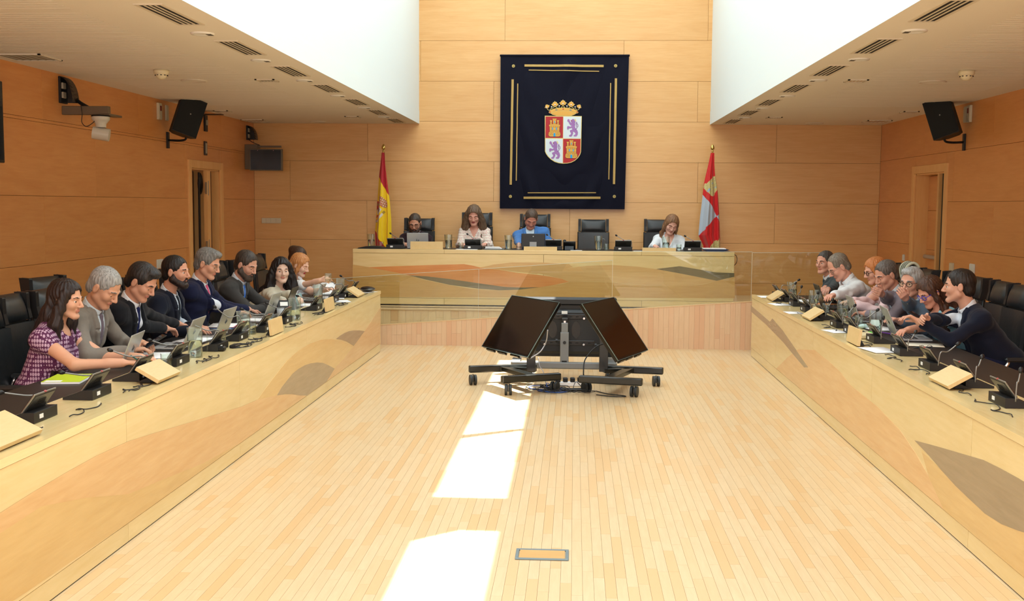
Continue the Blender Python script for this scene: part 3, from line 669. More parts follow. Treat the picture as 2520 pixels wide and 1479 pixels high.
# ================================================================ microphone units
M_MIC = mat('mic_base_black', (26, 26, 27), .45); M_MICP = mat('mic_panel_grey', (44, 44, 43), .35, metal=.2); M_MICE = mat('mic_edge_silver', (150, 150, 144), .3, metal=.7)
M_LABEL = mat('white_label', (236, 236, 232), .5); M_REDL = mat('red_light', (150, 26, 20), .3); M_GOOSE = mat('gooseneck_grey', (140, 140, 136), .35, metal=.6)
def mic(x, y, z, face, label, group, tip=(.11, -.12, .15), s=1.0):
    """user sits on the -y side and looks along +y; gooseneck at the user's left"""
    R = empty('microphone_unit', (x, y, z+.0015), face-PI/2, label, 'microphone', group); R.scale = (s, s, s)
    b = MB(); b.prism([(-.075, 0), (.085, 0), (.085, .052), (.03, .05), (-.02, .030), (-.075, .012)], .23, M_MIC, Matrix.Translation((-.115, 0, 0)) @ Matrix(((0, 0, 1, 0), (1, 0, 0, 0), (0, 1, 0, 0), (0, 0, 0, 1))))
    b.build('base', R, bevel=.004)
    Mx = Matrix.Translation((0, .02, .045)) @ Matrix.Rotation(math.radians(-36), 4, 'X')
    b = MB(); b.box((0, 0, .055), (.205, .018, .110), M_MICP, M=Mx, b=.007); p = b.build('speaker_panel', R)
    b = MB(); b.box((0, .0, .055), (.211, .008, .116), M_MICE, M=Mx, b=.003); b.build('panel_rim', R)
    b = MB()
    for k in range(4): b.box((0, .010, .045+.01*k), (.09-.008*k, .003, .004), M_DARK, M=Mx)
    b.build('grille_slots', p)
    MB().box((.0, .0, .112), (.018, .010, .004), M_REDL, M=Mx).build('indicator_light', p)
    MB().box((.045, .086, .026), (.035, .002, .02), M_LABEL).build('label', R)
    r = Vector((-.118, .035, .035)); t = Vector((-.118+tip[0], .035+tip[1], tip[2]))
    mid = r+Vector((tip[0]*.12-.004, tip[1]*.1, (tip[2]-.035)*.62)); m2 = r.lerp(t, .5)+Vector((0, 0, .022))
    b = MB(); b.tube(spline([r, mid, m2, t], 6), .0040, M_GOOSE, n=7); g = b.build('gooseneck', R)
    d = (t-m2).normalized()
    b = MB(); b.tube([t-d*.012, t, t+d*.012, t+d*.022], .01, M_MIC, n=10, rs=[.006, .0115, .0125, .006]); b.build('microphone_head', g)
    return R
# ================================================================ glassware
def glassmat(name, tint, ior):
    m = bpy.data.materials.new(name); m.use_nodes = True; t = m.node_tree; t.nodes.remove(t.nodes['Principled BSDF'])
    gl_ = t.nodes.new('ShaderNodeBsdfGlass'); gl_.inputs['IOR'].default_value = ior; gl_.inputs['Roughness'].default_value = .0; gl_.inputs['Color'].default_value = tint
    t.links.new(gl_.outputs[0], t.nodes['Material Output'].inputs[0]); return m
M_GLASS = M_PANE
m = mat('water', (.9, .95, .97), .02, trans=1, ior=1.12); M_WATER = m
def pitcher(x, y, z, rz, label, group, fill=.6):
    R = empty('water_pitcher', (x, y, z), rz, label, 'pitcher', group)
    r, h, t = .047, .195, .0028
    b = MB(); prof = [(0, 0), (r, 0), (r, .004), (r, h), (r-t, h), (r-t, .008), (0, .008)]
    b.lathe(prof, M_GLASS, n=28); o = b.build('jug', R)
    # spout lip pulled out at the rim
    for v in o.data.vertices:
        if v.co.z > h-.03:
            a = math.atan2(v.co.y, v.co.x); k = max(0, math.cos(a))**18*(v.co.z-(h-.03))/.03; v.co.x += .016*k
    b = MB(); b.lathe([(0, .0085), (r-t-.0004, .0085), (r-t-.0004, .008+(h-.02)*fill), (0, .008+(h-.02)*fill)], M_WATER, n=28); b.build('water', R)
    b = MB(); b.tube(spline([(-r-.0005, 0, h*.80), (-r-.028, 0, h*.80), (-r-.040, 0, h*.72), (-r-.040, 0, h*.32), (-r-.030, 0, h*.17), (-r-.0005, 0, h*.12)], 5), .0048, M_GLASS, n=8); b.build('handle', R)
    return R
def tumbler(x, y, z, label, group, fill=.0, s=1.0, tint=None):
    R = empty('drinking_glass', (x, y, z), 0, label, 'glass', group); R.scale = (s, s, s)
    r, h, t = .036, .088, .0022
    MB().lathe([(0, 0), (r*.93, 0), (r, h), (r-t, h), (r*.93-t, .008), (0, .008)], M_GLASS, n=24).build('tumbler', R)
    if fill: MB().lathe([(0, .0085), (r*.93-t, .0085), (r*.96-t, .008+(h-.02)*fill), (0, .008+(h-.02)*fill)], M_WATER, n=24).build('water', R)
    return R
# ================================================================ name blocks, laptops, papers, cables
M_PLATE = wood('pale_name_block', (214, 184, 128), (222, 194, 142), .5, (6, 30, 6), objv=.02)
def block(x, y, z, rz, label, group, w_=.26, h=.105, tilt=0, th=.022):
    """name board of pale wood with its short rear foot; local x = width, front towards -y"""
    R = empty('name_block', (x, y, z), rz, label, 'name block', group)
    Mx = Matrix.Translation((0, 0, th*abs(math.sin(tilt)))) @ Matrix.Rotation(tilt, 4, 'X')
    MB().box((0, th/2, h/2+.001), (w_, th, h), M_PLATE, M=Mx, b=.001).build('board', R)
    c = Mx @ Vector((0, th, h*.55))
    dy = max(.02, h*.5*abs(math.sin(tilt))+.03)
    MB().prism([(0, 0), (dy, 0), (0, max(.02, c.z-.004))], w_*.8, M_BLACK, Matrix.Translation((-w_*.4, c.y*.5+.012, .001)) @ Matrix(((0, 0, 1, 0), (1, 0, 0, 0), (0, 1, 0, 0), (0, 0, 0, 1)))).build('foot', R)
    return R
M_SILV = mat('laptop_silver', (196, 200, 202), .35, metal=.55); M_KEY = mat('laptop_keys', (40, 42, 46), .5); M_SCR = mat('laptop_screen', (24, 28, 36), .15, emit=(.35, .45, .6), es=.5)
M_DKLAP = mat('laptop_dark', (58, 52, 46), .3, metal=.4); M_LOGO = mat('logo_dark', (60, 64, 68), .3)
def laptop(x, y, z, face, label, group, mat_=None, open_=108, w_=.32, d_=.215, logo=True, s=1):
    """user on the -y side; lid back seen from +y"""
    mat_ = mat_ or M_SILV
    R = empty('laptop', (x, y, z), face-PI/2, label, 'laptop', group); R.scale = (s, s, s)
    MB().box((0, 0, .008), (w_, d_, .014), mat_, b=.004).build('base', R)
    b = MB(); 
    for i in range(4): b.box((0, .065-.026*i, .0155), (w_*.86, .02, .002), M_KEY)
    b.build('keyboard', R); MB().box((0, -.07, .0153), (.10, .05, .001), M_MICE).build('touchpad', R)
    Mx = Matrix.Translation((0, d_/2-.004, .016)) @ Matrix.Rotation(math.radians(-(open_-90)), 4, 'X')
    L_ = MB().box((0, 0, d_/2), (w_, .007, d_), mat_, M=Mx, b=.003).build('screen_lid', R)
    MB().box((0, -.0042, d_/2), (w_*.94, .001, d_*.9), M_SCR, M=Mx).build('screen', L_)
    if logo:      # round-cornered monogram of slanted strokes
        b = MB(); lm = M_LOGO if mat_ is M_SILV else M_MICE
        def st(x0, z0, x1, z1, r=.0022): b.cyl((x0, .0040, z0), (x1, .0040, z1), r, lm, n=6, smooth=False)
        k = -1; q = d_*.5
        st(k*-.020, q-.016, k*-.010, q+.020); st(k*-.016, q+.004, k*-.006, q+.004); st(k*-.006, q+.004, k*-.010, q-.016)
        st(k*.002, q-.024, k*.012, q+.006); st(k*.012, q+.006, k*.020, q+.004); st(k*.020, q+.004, k*.016, q-.014); st(k*.016, q-.014, k*.006, q-.014)
        b.mx = None; b.v = [Mx @ v for v in b.v]; b.build('logo', L_)
    return R
M_PAPER = mat('white_paper', (240, 240, 240), .8)
def papers(x, y, z, rz, label, n=1, w_=.21, d_=.297, mats=None, group=None, curl=0):
    R = empty('paper_stack' if n > 1 else 'paper_sheet', (x, y, z), rz, label, 'paper', group); r_ = random.Random(int(x*1000+y*77))
    for i in range(n):
        m = (mats or [M_PAPER])[i % len(mats or [1])]
        c = curl*(i+1)/n; vs = []; K = 6
        for j in range(K+1):
            t = j/K
            for s in (-1, 1): vs.append((s*w_/2, -d_/2+d_*t, .0012+.0035*i+c*t*t))
        top = [(v[0], v[1], v[2]+.0012) for v in vs]; M_ = len(vs)
        F = [(2*j, 2*j+2, 2*j+3, 2*j+1) for j in range(K)]+[(M_+2*j, M_+2*j+1, M_+2*j+3, M_+2*j+2) for j in range(K)]
        F += [(2*j, M_+2*j, M_+2*j+2, 2*j+2) for j in range(K)]+[(2*j+1, 2*j+3, M_+2*j+3, M_+2*j+1) for j in range(K)]+[(0, 1, M_+1, M_), (2*K, M_+2*K, M_+2*K+1, 2*K+1)]
        MB().add(vs+top, F, m, True).build('sheet', R, loc=(r_.uniform(-.01, .01), r_.uniform(-.01, .01), 0), rot=(0, 0, r_.uniform(-.08, .08)))
    return R
M_CABLE = mat('black_cable', (28, 28, 30), .5)
def cable(pts, label, r=.0028, m=None, n=7, z=None):
    P = [(p[0], p[1], (z if z is not None else p[2])) for p in pts]
    return tag(MB().tube(spline(P, n), r, m or M_CABLE, n=6).build('cable'), label, 'cable')
def phone_desk(x, y, z, rz, label):
    R = empty('desk_phone', (x, y, z), rz, label, 'telephone')
    m2 = mat('phone_slate', (48, 62, 72), .4)
    Mx = Matrix.Translation((0, .0, .05)) @ Matrix.Rotation(math.radians(48), 4, 'X')
    MB().box((0, 0, 0), (.17, .19, .02), M_BLACK, M=Mx, b=.006).build('body', R)
    MB().box((-.02, .045, .011), (.07, .045, .003), M_LABEL, M=Mx).build('display', R)
    MB().box((0, .045, .03), (.12, .03, .055), m2).build('stand', R)
    b = MB(); b.tube([Mx @ Vector((.065, y_, z_)) for y_, z_ in ((-.085, .02), (-.06, .032), (0, .034), (.06, .032), (.085, .02))], .013, M_BLACK, n=8, rs=[.02, .015, .012, .015, .022]); b.build('handset', R)
    b = MB()
    for i in range(3):
        for j in range(4): b.box((-.05+.03*i, -.075+.022*j, .0115), (.02, .013, .004), m2, M=Mx)
    b.build('keypad', R)
    return R

# ------------------------------------------------ place: left desk (users look +x)
FL, FR_, FD = 0.0, PI, -PI/2
def T(u, v, z=ZD): return at(u, v, 2, z)
GL, GR, GD = 'microphone units on the left desk', 'microphone units on the right desk', 'microphone units on the presiding desk'
LM = [(2.565, 4.98, 'nearest the camera', (.12, -.16, .125)), (2.565, 5.60, 'with its neck lying towards the empty chair', (.12, -.16, .125)), (2.56, 6.20, 'in front of the woman in the purple top', (.10, -.17, .16)),
      (2.555, 6.78, 'beside the green-tinted glass', (.12, -.16, .15)), (2.53, 7.50, 'behind the nearest water pitcher', (.10, -.17, .17)), (2.555, 8.06, 'with the tallest neck, beside a grey laptop', (.10, -.17, .24)),
      (2.52, 8.62, 'before the man with the pink tie', (.10, -.17, .17)), (2.52, 9.24, 'before the bearded man in grey', (.10, -.14, .16)), (2.53, 10.42, 'beside the black telephone', (.12, -.16, .13)),
      (2.555, 11.30, 'before the orange-haired woman', (.10, -.15, .2)), (2.56, 11.80, 'beside the far water pitcher', (.10, -.15, .2)), (2.56, 12.42, 'at the far end by the presiding desk', (.10, -.14, .19))]
for x, y, d, tp in LM: mic(-x, y, ZD, FL, 'black microphone unit on the left desk %s' % d, GL, tp)
RM = [(2.31, 5.83, 'nearest the camera', (.03, -.03, .19)), (2.33, 6.46, 'second from the camera', (.05, -.05, .17)), (2.33, 7.10, 'beside the lying name block', (.02, -.12, .17)), (2.345, 7.79, 'in front of the man in navy', (.04, -.06, .16)),
      (2.35, 8.47, 'beside the large silver laptop', (.03, -.02, .19)), (2.31, 9.02, 'behind the near upright name block', (.02, -.16, .2)), (2.31, 9.50, 'before the second pitcher', (.02, -.10, .19)), (2.32, 10.17, 'beside the dark thin laptop', (.02, -.06, .18)),
      (2.33, 10.86, 'beside the third pitcher', (.02, -.07, .19)), (2.34, 11.50, 'before the man in the white shirt', (.0, -.03, .2)), (2.35, 12.0, 'beside the farthest pitcher', (.02, -.06, .2)), (2.36, 12.60, 'at the far end', (.0, -.20, .2))]
for x, y, d, tp in RM: mic(x, y, ZD, FR_, 'black microphone unit on the right desk %s' % d, GR, tp)
def DXp(u): return at(u, 612, 1, YD+.3)[0]
for u, d in ((975, 'before the bearded man in a dark red jacket'), (1165, 'before the woman in the patterned top'), (1362, 'beside the black computer monitor'), (1533, 'beside the empty chair'), (1703, 'before the woman in white')):
    mic(DXp(u), YD+.28, ZDD, FD, 'black microphone unit on the presiding desk %s' % d, GD, (.20, -.12, .19), 1.05)
# pitchers and glasses
for (u, v, rz, f, d) in ((481, 879, PI*.95, .58, 'nearest the camera'), (601, 828, PI, .62, 'second along'), (727, 788, PI, .45, 'third along, beside the name block'), (783, 747, 2.6, .4, 'beside the raised hand with a ring'), (834, 730, 2.6, .3, 'farthest, near the desk end')):
    p = T(u, v); pitcher(p.x, p.y+(.08 if u == 834 else 0), ZD+.0015, rz, 'glass water pitcher on the left desk, %s' % d, 'water pitchers', f)
for (u, v, rz, f, d) in ((2142, 822, .1, .62, 'nearest, beside the silver laptop'), (2062, 792, .2, .62, 'second along'), (1992, 762, .2, .55, 'third along'), (1942, 737, 3.0, .6, 'farthest')):
    p = T(u, v); pitcher(p.x+.035, p.y, ZD+.0015, rz, 'glass water pitcher on the right desk, %s' % d, 'water pitchers', f)
for (u, f, d) in ((912, .62, 'before the red and yellow flag'), (1103, .62, 'left of the woman in the patterned top'), (1251, .7, 'left of the man in blue'), (1473, .7, 'before the empty chair'), (1640, .6, 'before the woman in white')):
    pitcher(DXp(u), YD+.36, ZDD, PI*.98, 'glass water pitcher on the presiding desk %s' % d, 'water pitchers', f)
for (u, v, f, d) in ((410, 905, .0, 'beside the nearest name block, tinted by green paper behind'), (545, 845, .25, 'half hidden behind a microphone panel'), (620, 822, .3, 'just right of the second pitcher'), (672, 797, .3, 'left of the upright name block'), (708, 789, .3, 'beside the third pitcher'), (857, 729, .4, 'beside the farthest microphone unit')):
    p = T(u, v); tumbler(p.x, p.y, ZD, 'drinking glass on the left desk, %s' % d, 'drinking glasses', f)
for (u, v, f, d) in ((2114, 800, .2, 'left of the nearest pitcher'), (2085, 790, .2, 'between the two near pitchers'), (2032, 768, .2, 'beside the dark laptop'), (1921, 730, .2, 'beside the farthest microphone unit')):
    p = T(u, v); tumbler(p.x, p.y, ZD, 'drinking glass on the right desk, %s' % d, 'drinking glasses', f)
for (u, f, d) in ((937, .2, 'before the red and yellow flag'), (1134, .2, 'beside the patterned sleeve'), (1276, .5, 'by the hand of the man in blue'), (1492, .0, 'upside down before the empty chair'), (1671, .6, 'before the woman in white')):
    tumbler(DXp(u), YD+.33, ZDD, 'drinking glass on the presiding desk, %s' % d, 'drinking glasses', f)
# name blocks
B_ = 'pale wooden name blocks'
block(-2.33, 4.47, ZD+.006, PI/2, 'pale name block cut by the lower left edge of the picture', B_, .36, .19, -1.12)
block(-2.325, 6.17, ZD+.006, PI/2, 'pale name block leaning back in front of the purple top', B_, .34, .15, -1.05)
block(-2.305, 8.42, ZD+.006, PI/2, 'pale name block standing upright on the left desk', B_, .33, .12, -.12)
block(-2.305, 10.30, ZD+.006, PI/2, 'second upright pale name block on the left desk', B_, .33, .12, -.12)
block(-2.33, 11.95, ZD+.006, PI/2, 'pale name block leaning back near the left desk end', B_, .34, .15, -1.0)
block(2.11, 6.42, ZD+.006, -PI/2, 'pale name block leaning back, nearest on the right desk', B_, .34, .15, -1.05)
block(2.085, 8.30, ZD+.006, -PI/2, 'pale name block standing upright on the right desk', B_, .33, .12, -.12)
block(2.11, 10.1, ZD+.006, -PI/2, 'pale name block leaning back in the middle of the right desk', B_, .34, .15, -1.0)
block(2.13, 12.1, ZD+.006, -PI/2, 'pale name block leaning back near the right desk end', B_, .34, .15, -1.0)
block(at(1050, 605, 1, YD+.06)[0], YD+.05, ZDD, 0, 'pale name block before the silver laptop on the presiding desk', B_, .445, .105, 0)
block(at(1330, 612, 1, YD+.06)[0], YD+.05, ZDD-.045, 0, 'low pale name block before the black monitor', B_, .45, .095, 0)
block(at(1622, 614, 1, YD+.06)[0], YD+.05, ZDD-.045, 0, 'low pale name block before the woman in white', B_, .45, .095, 0)
# laptops
laptop(-2.91, 6.72, ZD+.002, FL+.12, 'silver laptop used by the woman in the purple top', 'laptops', open_=112, w_=.30, d_=.20)
laptop(-2.83, 7.58, ZD+.002, FL+.05, 'silver laptop before the man in black', 'laptops', open_=114)
laptop(-2.82, 8.28, ZD+.002, FL, 'silver laptop before the dark-bearded man', 'laptops', open_=112)
laptop(-2.85, 9.72, ZD+.002, FL, 'silver laptop before the man with the pink tie', 'laptops', open_=112)
laptop(-2.85, 10.38, ZD+.002, FL+.05, 'black laptop before the bearded man in grey', 'laptops', M_DKLAP, 110, logo=False)
laptop(-2.79, 11.45, ZD+.002, FL, 'small silver laptop before the black-haired woman', 'laptops', open_=114, w_=.26, d_=.17, logo=False)
laptop(2.65, 8.72, ZD+.002, FR_-.10, 'large silver laptop with dark monogram on the right desk', 'laptops', open_=113, w_=.36, d_=.25)
laptop(2.67, 10.05, ZD+.002, FR_-.05, 'silver laptop before the man resting his chin', 'laptops', open_=110, w_=.34, d_=.22)
laptop(2.65, 11.25, ZD+.002, FR_-.05, 'thin brown laptop before the orange-haired woman with glasses', 'laptops', M_DKLAP, 110, w_=.34, d_=.24, logo=False)
laptop(at(1030, 600, 1, YD+.5)[0], YD+.52, ZDD, FD, 'silver laptop with script logo on the presiding desk', 'laptops', open_=100, w_=.30, d_=.20)
# computer monitor on the presiding desk
R = empty('computer_monitor', (at(1312, 600, 1, YD+.4)[0], YD+.42, ZDD), 0, 'black computer monitor seen from behind on a silver stand', 'monitor')
Mx = Matrix.Rotation(-.10, 4, 'X')
sc_ = MB().box((0, 0, .115), (.33, .02, .205), M_BLACK, M=Mx, b=.006).build('screen_case', R)
b = MB(); b.cyl((0, -.011, .178), (0, -.0125, .178), .008, M_MICE); b.v = [Mx @ v for v in b.v]; b.build('round_badge', sc_)
MB().box((0, -.03, .055), (.095, .008, .105), M_SILV, M=Matrix.Rotation(.12, 4, 'X')).build('stand', R); MB().box((0, .02, .004), (.17, .14, .008), M_SILV, b=.002).build('foot', R)
phone_desk(DXp(1401), YD+.26, ZDD, PI, 'black desk telephone on the presiding desk beside the monitor')
# folder and portfolio at the two ends, ring binder in the middle
b = MB(); P = [(-.20, 0), (.20, 0), (.19, .012), (.08, .032), (-.02, .036), (-.12, .028), (-.19, .014)]
b.prism(P, .22, mat('black_folder', (18, 18, 19), .6), Matrix.Translation((at(920, 607, 1, YD+.2)[0], YD+.28, ZDD)) @ Matrix.Rotation(PI/2, 4, 'X')); tag(b.build('folder'), 'soft black folder lying on the left end of the presiding desk', 'folder')
R = empty('portfolio', (at(1757, 610, 1, YD+.3)[0], YD+.26, ZDD), 0, 'navy padded portfolio with white sheets at the right end of the presiding desk', 'folder')
b = MB(); b.prism([(-.10, 0), (.09, 0), (.19, .028), (.15, .036), (-.17, .034)], .24, mat('navy_cover', (24, 44, 78), .55), Matrix.Translation((0, .12, 0)) @ Matrix.Rotation(PI/2, 4, 'X')); b.build('cover', R)
MB().box((-.01, 0, .0405), (.31, .22, .009), M_PAPER).build('sheets', R)
R = empty('ring_binder', (at(1217, 610, 1, YD+.3)[0], YD+.30, ZDD), .05, 'open grey ring binder full of paper on the presiding desk', 'binder')
MB().box((0, 0, .004), (.27, .28, .006), mat('binder_grey', (96, 108, 112), .5)).build('cover', R)
for k in range(4): MB().box((-.01-.006*k, 0, .011+.006*k), (.23-.01*k, .25, .004), M_PAPER).build('sheet', R, rot=(0, 0, .03*(k-1)))
b = MB()
for yy_ in (-.06, .06): b.tube([(.12+.018*math.cos(a), yy_, .018+.018*math.sin(a)) for a in [i*PI/6 for i in range(12)]], .002, M_STEEL, n=5, close=True)
b.build('rings', R)
papers(DXp(1150), YD+.16, ZDD, PI/2, 'loose white sheet at the desk edge before the patterned top', 1)
papers(DXp(1418), YD+.16, ZDD, PI/2, 'loose white sheet beside the desk telephone', 1, .12, .16)
papers(DXp(1575), YD+.16, ZDD, PI/2, 'loose white sheet left of the low name block', 1, .10, .20)
# left desk papers and small things
M_LIME = mat('lime_cover', (190, 214, 40), .5)
R = empty('notebook', (-2.90, 6.10, ZD+.002), .15, 'lime green spiral notebook beside the woman in the purple top', 'notebook')
MB().box((0, 0, .006), (.21, .29, .011), M_PAPER).build('pages', R); MB().box((0, 0, .0125), (.21, .29, .002), M_LIME).build('cover', R); MB().box((-.045, -.12, .0137), (.09, .05, .0006), M_PAPER).build('cover_label', R)
b = MB()
for k in range(26): b.tube([(-.105+.008*k+.004*0, .145+.007*math.cos(a), .008+.008*math.sin(a)) for a in [i*PI/4 for i in range(8)]], .0012, M_STEEL, n=4, close=True)
b.build('spiral', R)
R = empty('notebook', (-2.60, 6.56, ZD+.002), .3, 'lime yellow notebook under the microphone unit', 'notebook'); MB().box((0, 0, .006), (.13, .19, .012), M_PAPER).build('pages', R); MB().box((0, 0, .0135), (.132, .192, .003), M_LIME).build('cover', R)
papers(-2.78, 7.10, ZD+.002, .2, 'white sheets beside the held phone', 3); papers(-2.80, 7.95, ZD+.002, -.1, 'white sheets under the hands of the man in black', 3)
papers(-2.88, 8.85, ZD+.002, .1, 'stack of papers with blue and red edges by the dark-bearded man', 5, mats=[M_PAPER, mat('blue_divider', (60, 120, 190), .6), M_PAPER, mat('red_divider', (200, 60, 70), .6), M_PAPER])
papers(-2.72, 9.35, ZD+.002, 1.4, 'white papers with a pen under the pink-tie man\'s hands', 4); papers(-2.62, 9.0, ZD+.002, .5, 'small white card beside the second pitcher', 1, .08, .12)
papers(-2.83, 12.2, ZD+.002, .1, 'thick white paper pile before the orange-haired woman', 6, .24, .36, curl=.10)
papers(-2.60, 11.75, ZD+.002, .2, 'white sheets under the far pitcher', 2, .24, .34); papers(-2.46, 12.60, ZD+.002, 1.2, 'white sheet under the black cap-shaped bag', 1)
papers(-2.42, 11.35, ZD+.002, .3, 'white sheet with a cable across it on the left desk', 1, .16, .26)
R = empty('tablet_case', (-2.74, 10.86, ZD+.001), .0, 'pale blue tablet case standing before the black-haired woman', 'tablet')
MB().box((0, 0, .06), (.012, .24, .115), mat('pale_blue_case', (134, 168, 174), .5), b=.005).build('case', R, rot=(0, -.25, 0)); MB().box((.05, 0, .004), (.12, .24, .008), M_PAPER).build('flap', R)
R = empty('paper_cup', (-2.62, 9.65, ZD), 0, 'small grey paper cup beside the upright name block', 'cup'); MB().lathe([(0, 0), (.026, 0), (.034, .085), (.032, .085), (.025, .004), (0, .004)], mat('cup_grey', (170, 176, 182), .5), n=20).build('cup_body', R)
phone_desk(-2.66, 10.0, ZD, 0.3, 'black telephone on the left desk before the black-haired woman')
# slim black bag at the far end of the left desk
R = empty('sunglasses_case', (-2.39, 12.60, ZD+.010), .4, 'black zipped pouch at the far end of the left desk', 'pouch')
b = MB(); b.sph((0, 0, .028), (.085, .13, .028), M_BLACK, 20, 10); b.build('pouch_body', R); MB().tube([(.086*math.cos(a), .131*math.sin(a), .028) for a in [i*PI/10 for i in range(20)]], .003, M_STEEL, n=5, close=True).build('zip', R)
tag(MB().tube(spline([(-2.5, 12.25, ZD+.005), (-2.42, 12.2, ZD+.03), (-2.36, 12.22, ZD+.005), (-2.33, 12.3, ZD+.012)], 6), .003, M_CABLE, n=6).build('strap'), 'thin black strap lying beside the zipped pouch', 'strap')
b = MB(); b.box((0, 0, .018), (.07, .055, .034), M_BLACK, b=.008); o = b.build('power_adapter', loc=(-2.44, 7.42, ZD)); tag(o, 'small black power adapter right of the nearest pitcher', 'adapter')
b = MB(); b.box((0, 0, .012), (.05, .11, .022), M_BLACK, b=.006); o = b.build('power_adapter', loc=(-2.40, 7.62, ZD)); tag(o, 'black cable adapter among the coiled cables on the left desk', 'adapter')
# right desk
papers(2.20, 7.95, ZD+.002, .2, 'white sheet under the cables behind the upright name block', 2, .2, .3); papers(2.17, 9.15, ZD+.002, .2, 'white sheet right of the microphone cables', 1, .15, .24); papers(2.13, 10.7, ZD+.002, .1, 'white sheet beside the leaning name block', 1, .15, .22)
papers(2.16, 11.6, ZD+.002, .1, 'white sheet behind the far leaning name block', 1, .18, .26); papers(2.2, 12.55, ZD+.002, .1, 'white sheet at the far end of the right desk', 1, .2, .26)
papers(2.55, 12.0, ZD+.002, .1, 'white sheets before the man in the white shirt', 3); papers(2.62, 11.75, ZD+.002, .6, 'orange folder sheet before the man in the white shirt', 1, .22, .3, [mat('orange_card', (226, 150, 90), .6)])
papers(2.58, 9.35, ZD+.002, .2, 'white pages beside the large silver laptop', 3); papers(2.60, 8.30, ZD+.002, 1.4, 'open notebook pages before the man in navy', 2, .2, .32, [mat('cream_page', (232, 226, 206), .8)])
R = empty('notebook', (2.30, 8.75, ZD+.002), .1, 'cream covered notebook beside the microphone unit on the right desk', 'notebook'); MB().box((0, 0, .016), (.15, .21, .03), mat('cream_cover', (226, 210, 168), .5), b=.006).build('cover', R)
R = empty('eyeglasses', (2.52, 7.95, ZD+.004), .4, 'folded dark eyeglasses lying on the notebook pages', 'eyeglasses')
b = MB()
for s in (-1, 1): b.tube([(s*.033+.025*math.cos(a), 0, .022+.020*math.sin(a)) for a in [i*PI/8 for i in range(16)]], .002, mat('blue_frame', (30, 50, 70), .3), n=5, close=True)
b.build('rims', R); MB().tube([(-.06, 0, .03), (-.05, .08, .012), (.04, .10, .006)], .0022, MATS['blue_frame'], n=5).build('temple', R); MB().tube([(.06, 0, .03), (.05, .07, .018), (-.04, .09, .012)], .0022, MATS['blue_frame'], n=5).build('temple', R)
R = empty('hand_towel', (2.46, 9.40, ZD+.002), .3, 'pale blue crumpled tissue pack beside the nearest right pitcher', 'tissue'); b = MB(); b.sph((0, 0, .02), (.05, .035, .02), mat('pale_cyan', (190, 220, 216), .7), 14, 8); b.build('pack', R)
R = empty('tape_roll', (2.40, 8.92, ZD), 0, 'small bright green tape roll by the nearest right pitcher', 'tape roll'); MB().lathe([(.016, 0), (.03, 0), (.03, .028), (.016, .028), (.016, 0)], mat('bright_green', (90, 200, 60), .4), n=20).build('roll', R)
b = MB().cyl((2.50, 9.05, ZD+.012), (2.56, 8.92, ZD+.012), .005, mat('purple_pen', (120, 50, 170), .3)).build('pen'); tag(b, 'purple pen beside the large silver laptop', 'pen')
def deskcable(cx, cy, seed, s, z=ZD+.0045, n=16, ex=.09, ey=.30):
    r_ = random.Random(seed); P = []; w1, w2 = r_.uniform(.55, .8), r_.uniform(0, 6)
    for i in range(n):
        t = i/(n-1); a = w2+i*w1; k = math.sin(PI*t)*.75+.15
        P.append((cx+s*ex*k*math.cos(a), cy+ey*(t-.5)+ex*1.1*k*math.sin(a), z+(.005 if i % 4 == 1 else 0)))
    return P
for i, (cx, cy, nm, ex, ey) in enumerate(((-2.40, 5.22, 'beside the nearest microphone unit', .05, .34), (-2.42, 5.86, 'behind the second microphone unit', .04, .30), (-2.40, 6.98, 'beside the green-tinted glass', .04, .34), (-2.38, 7.70, 'coiled beside the first pitcher', .07, .30), (-2.38, 8.02, 'looped right of the second glass', .06, .34), (-2.36, 9.05, 'behind the upright name block', .05, .36), (-2.37, 10.05, 'beside the telephone', .06, .34), (-2.37, 10.95, 'between the two far name blocks', .06, .36), (-2.40, 4.62, 'nearest the lower left corner', .02, .34))):
    for q in range(2 if 0 < i < 8 else 1):
        cable(deskcable(cx+.02*q, cy+.05*q, i*3+q+1, 1, ex=ex, ey=ey), 'thin black cable on the left desk, %s%s' % (nm, ' (upper loop)' if q else ''))
for i, (cx, cy, nm, ex, ey) in enumerate(((2.16, 5.72, 'nearest the right edge of the picture', .05, .5), (2.18, 6.30, 'running under the nearest name block', .04, .45), (2.18, 7.0, 'kinked behind the nearest name block', .06, .34), (2.18, 7.55, 'before the man in navy', .05, .34), (2.18, 8.35, 'looped behind the upright name block', .07, .42), (2.17, 9.4, 'looped beside the white sheet', .05, .5), (2.17, 10.5, 'beside the middle name block', .05, .34), (2.17, 11.8, 'beside the far name block', .05, .4))):
    cable(deskcable(cx, cy, i*5+2, 1, ex=ex, ey=ey), 'thin black cable on the right desk, %s' % nm)
cable([(DX1+.004, YD+.06, 1.10), (DX1+.03, YD+.05, 1.08), (DX1+.042, YD+.05, 1.03), (DX1+.03, YD+.05, .98), (DX1+.004, YD+.06, .95)], 'short black cable loop at the right end of the presiding desk', .004)

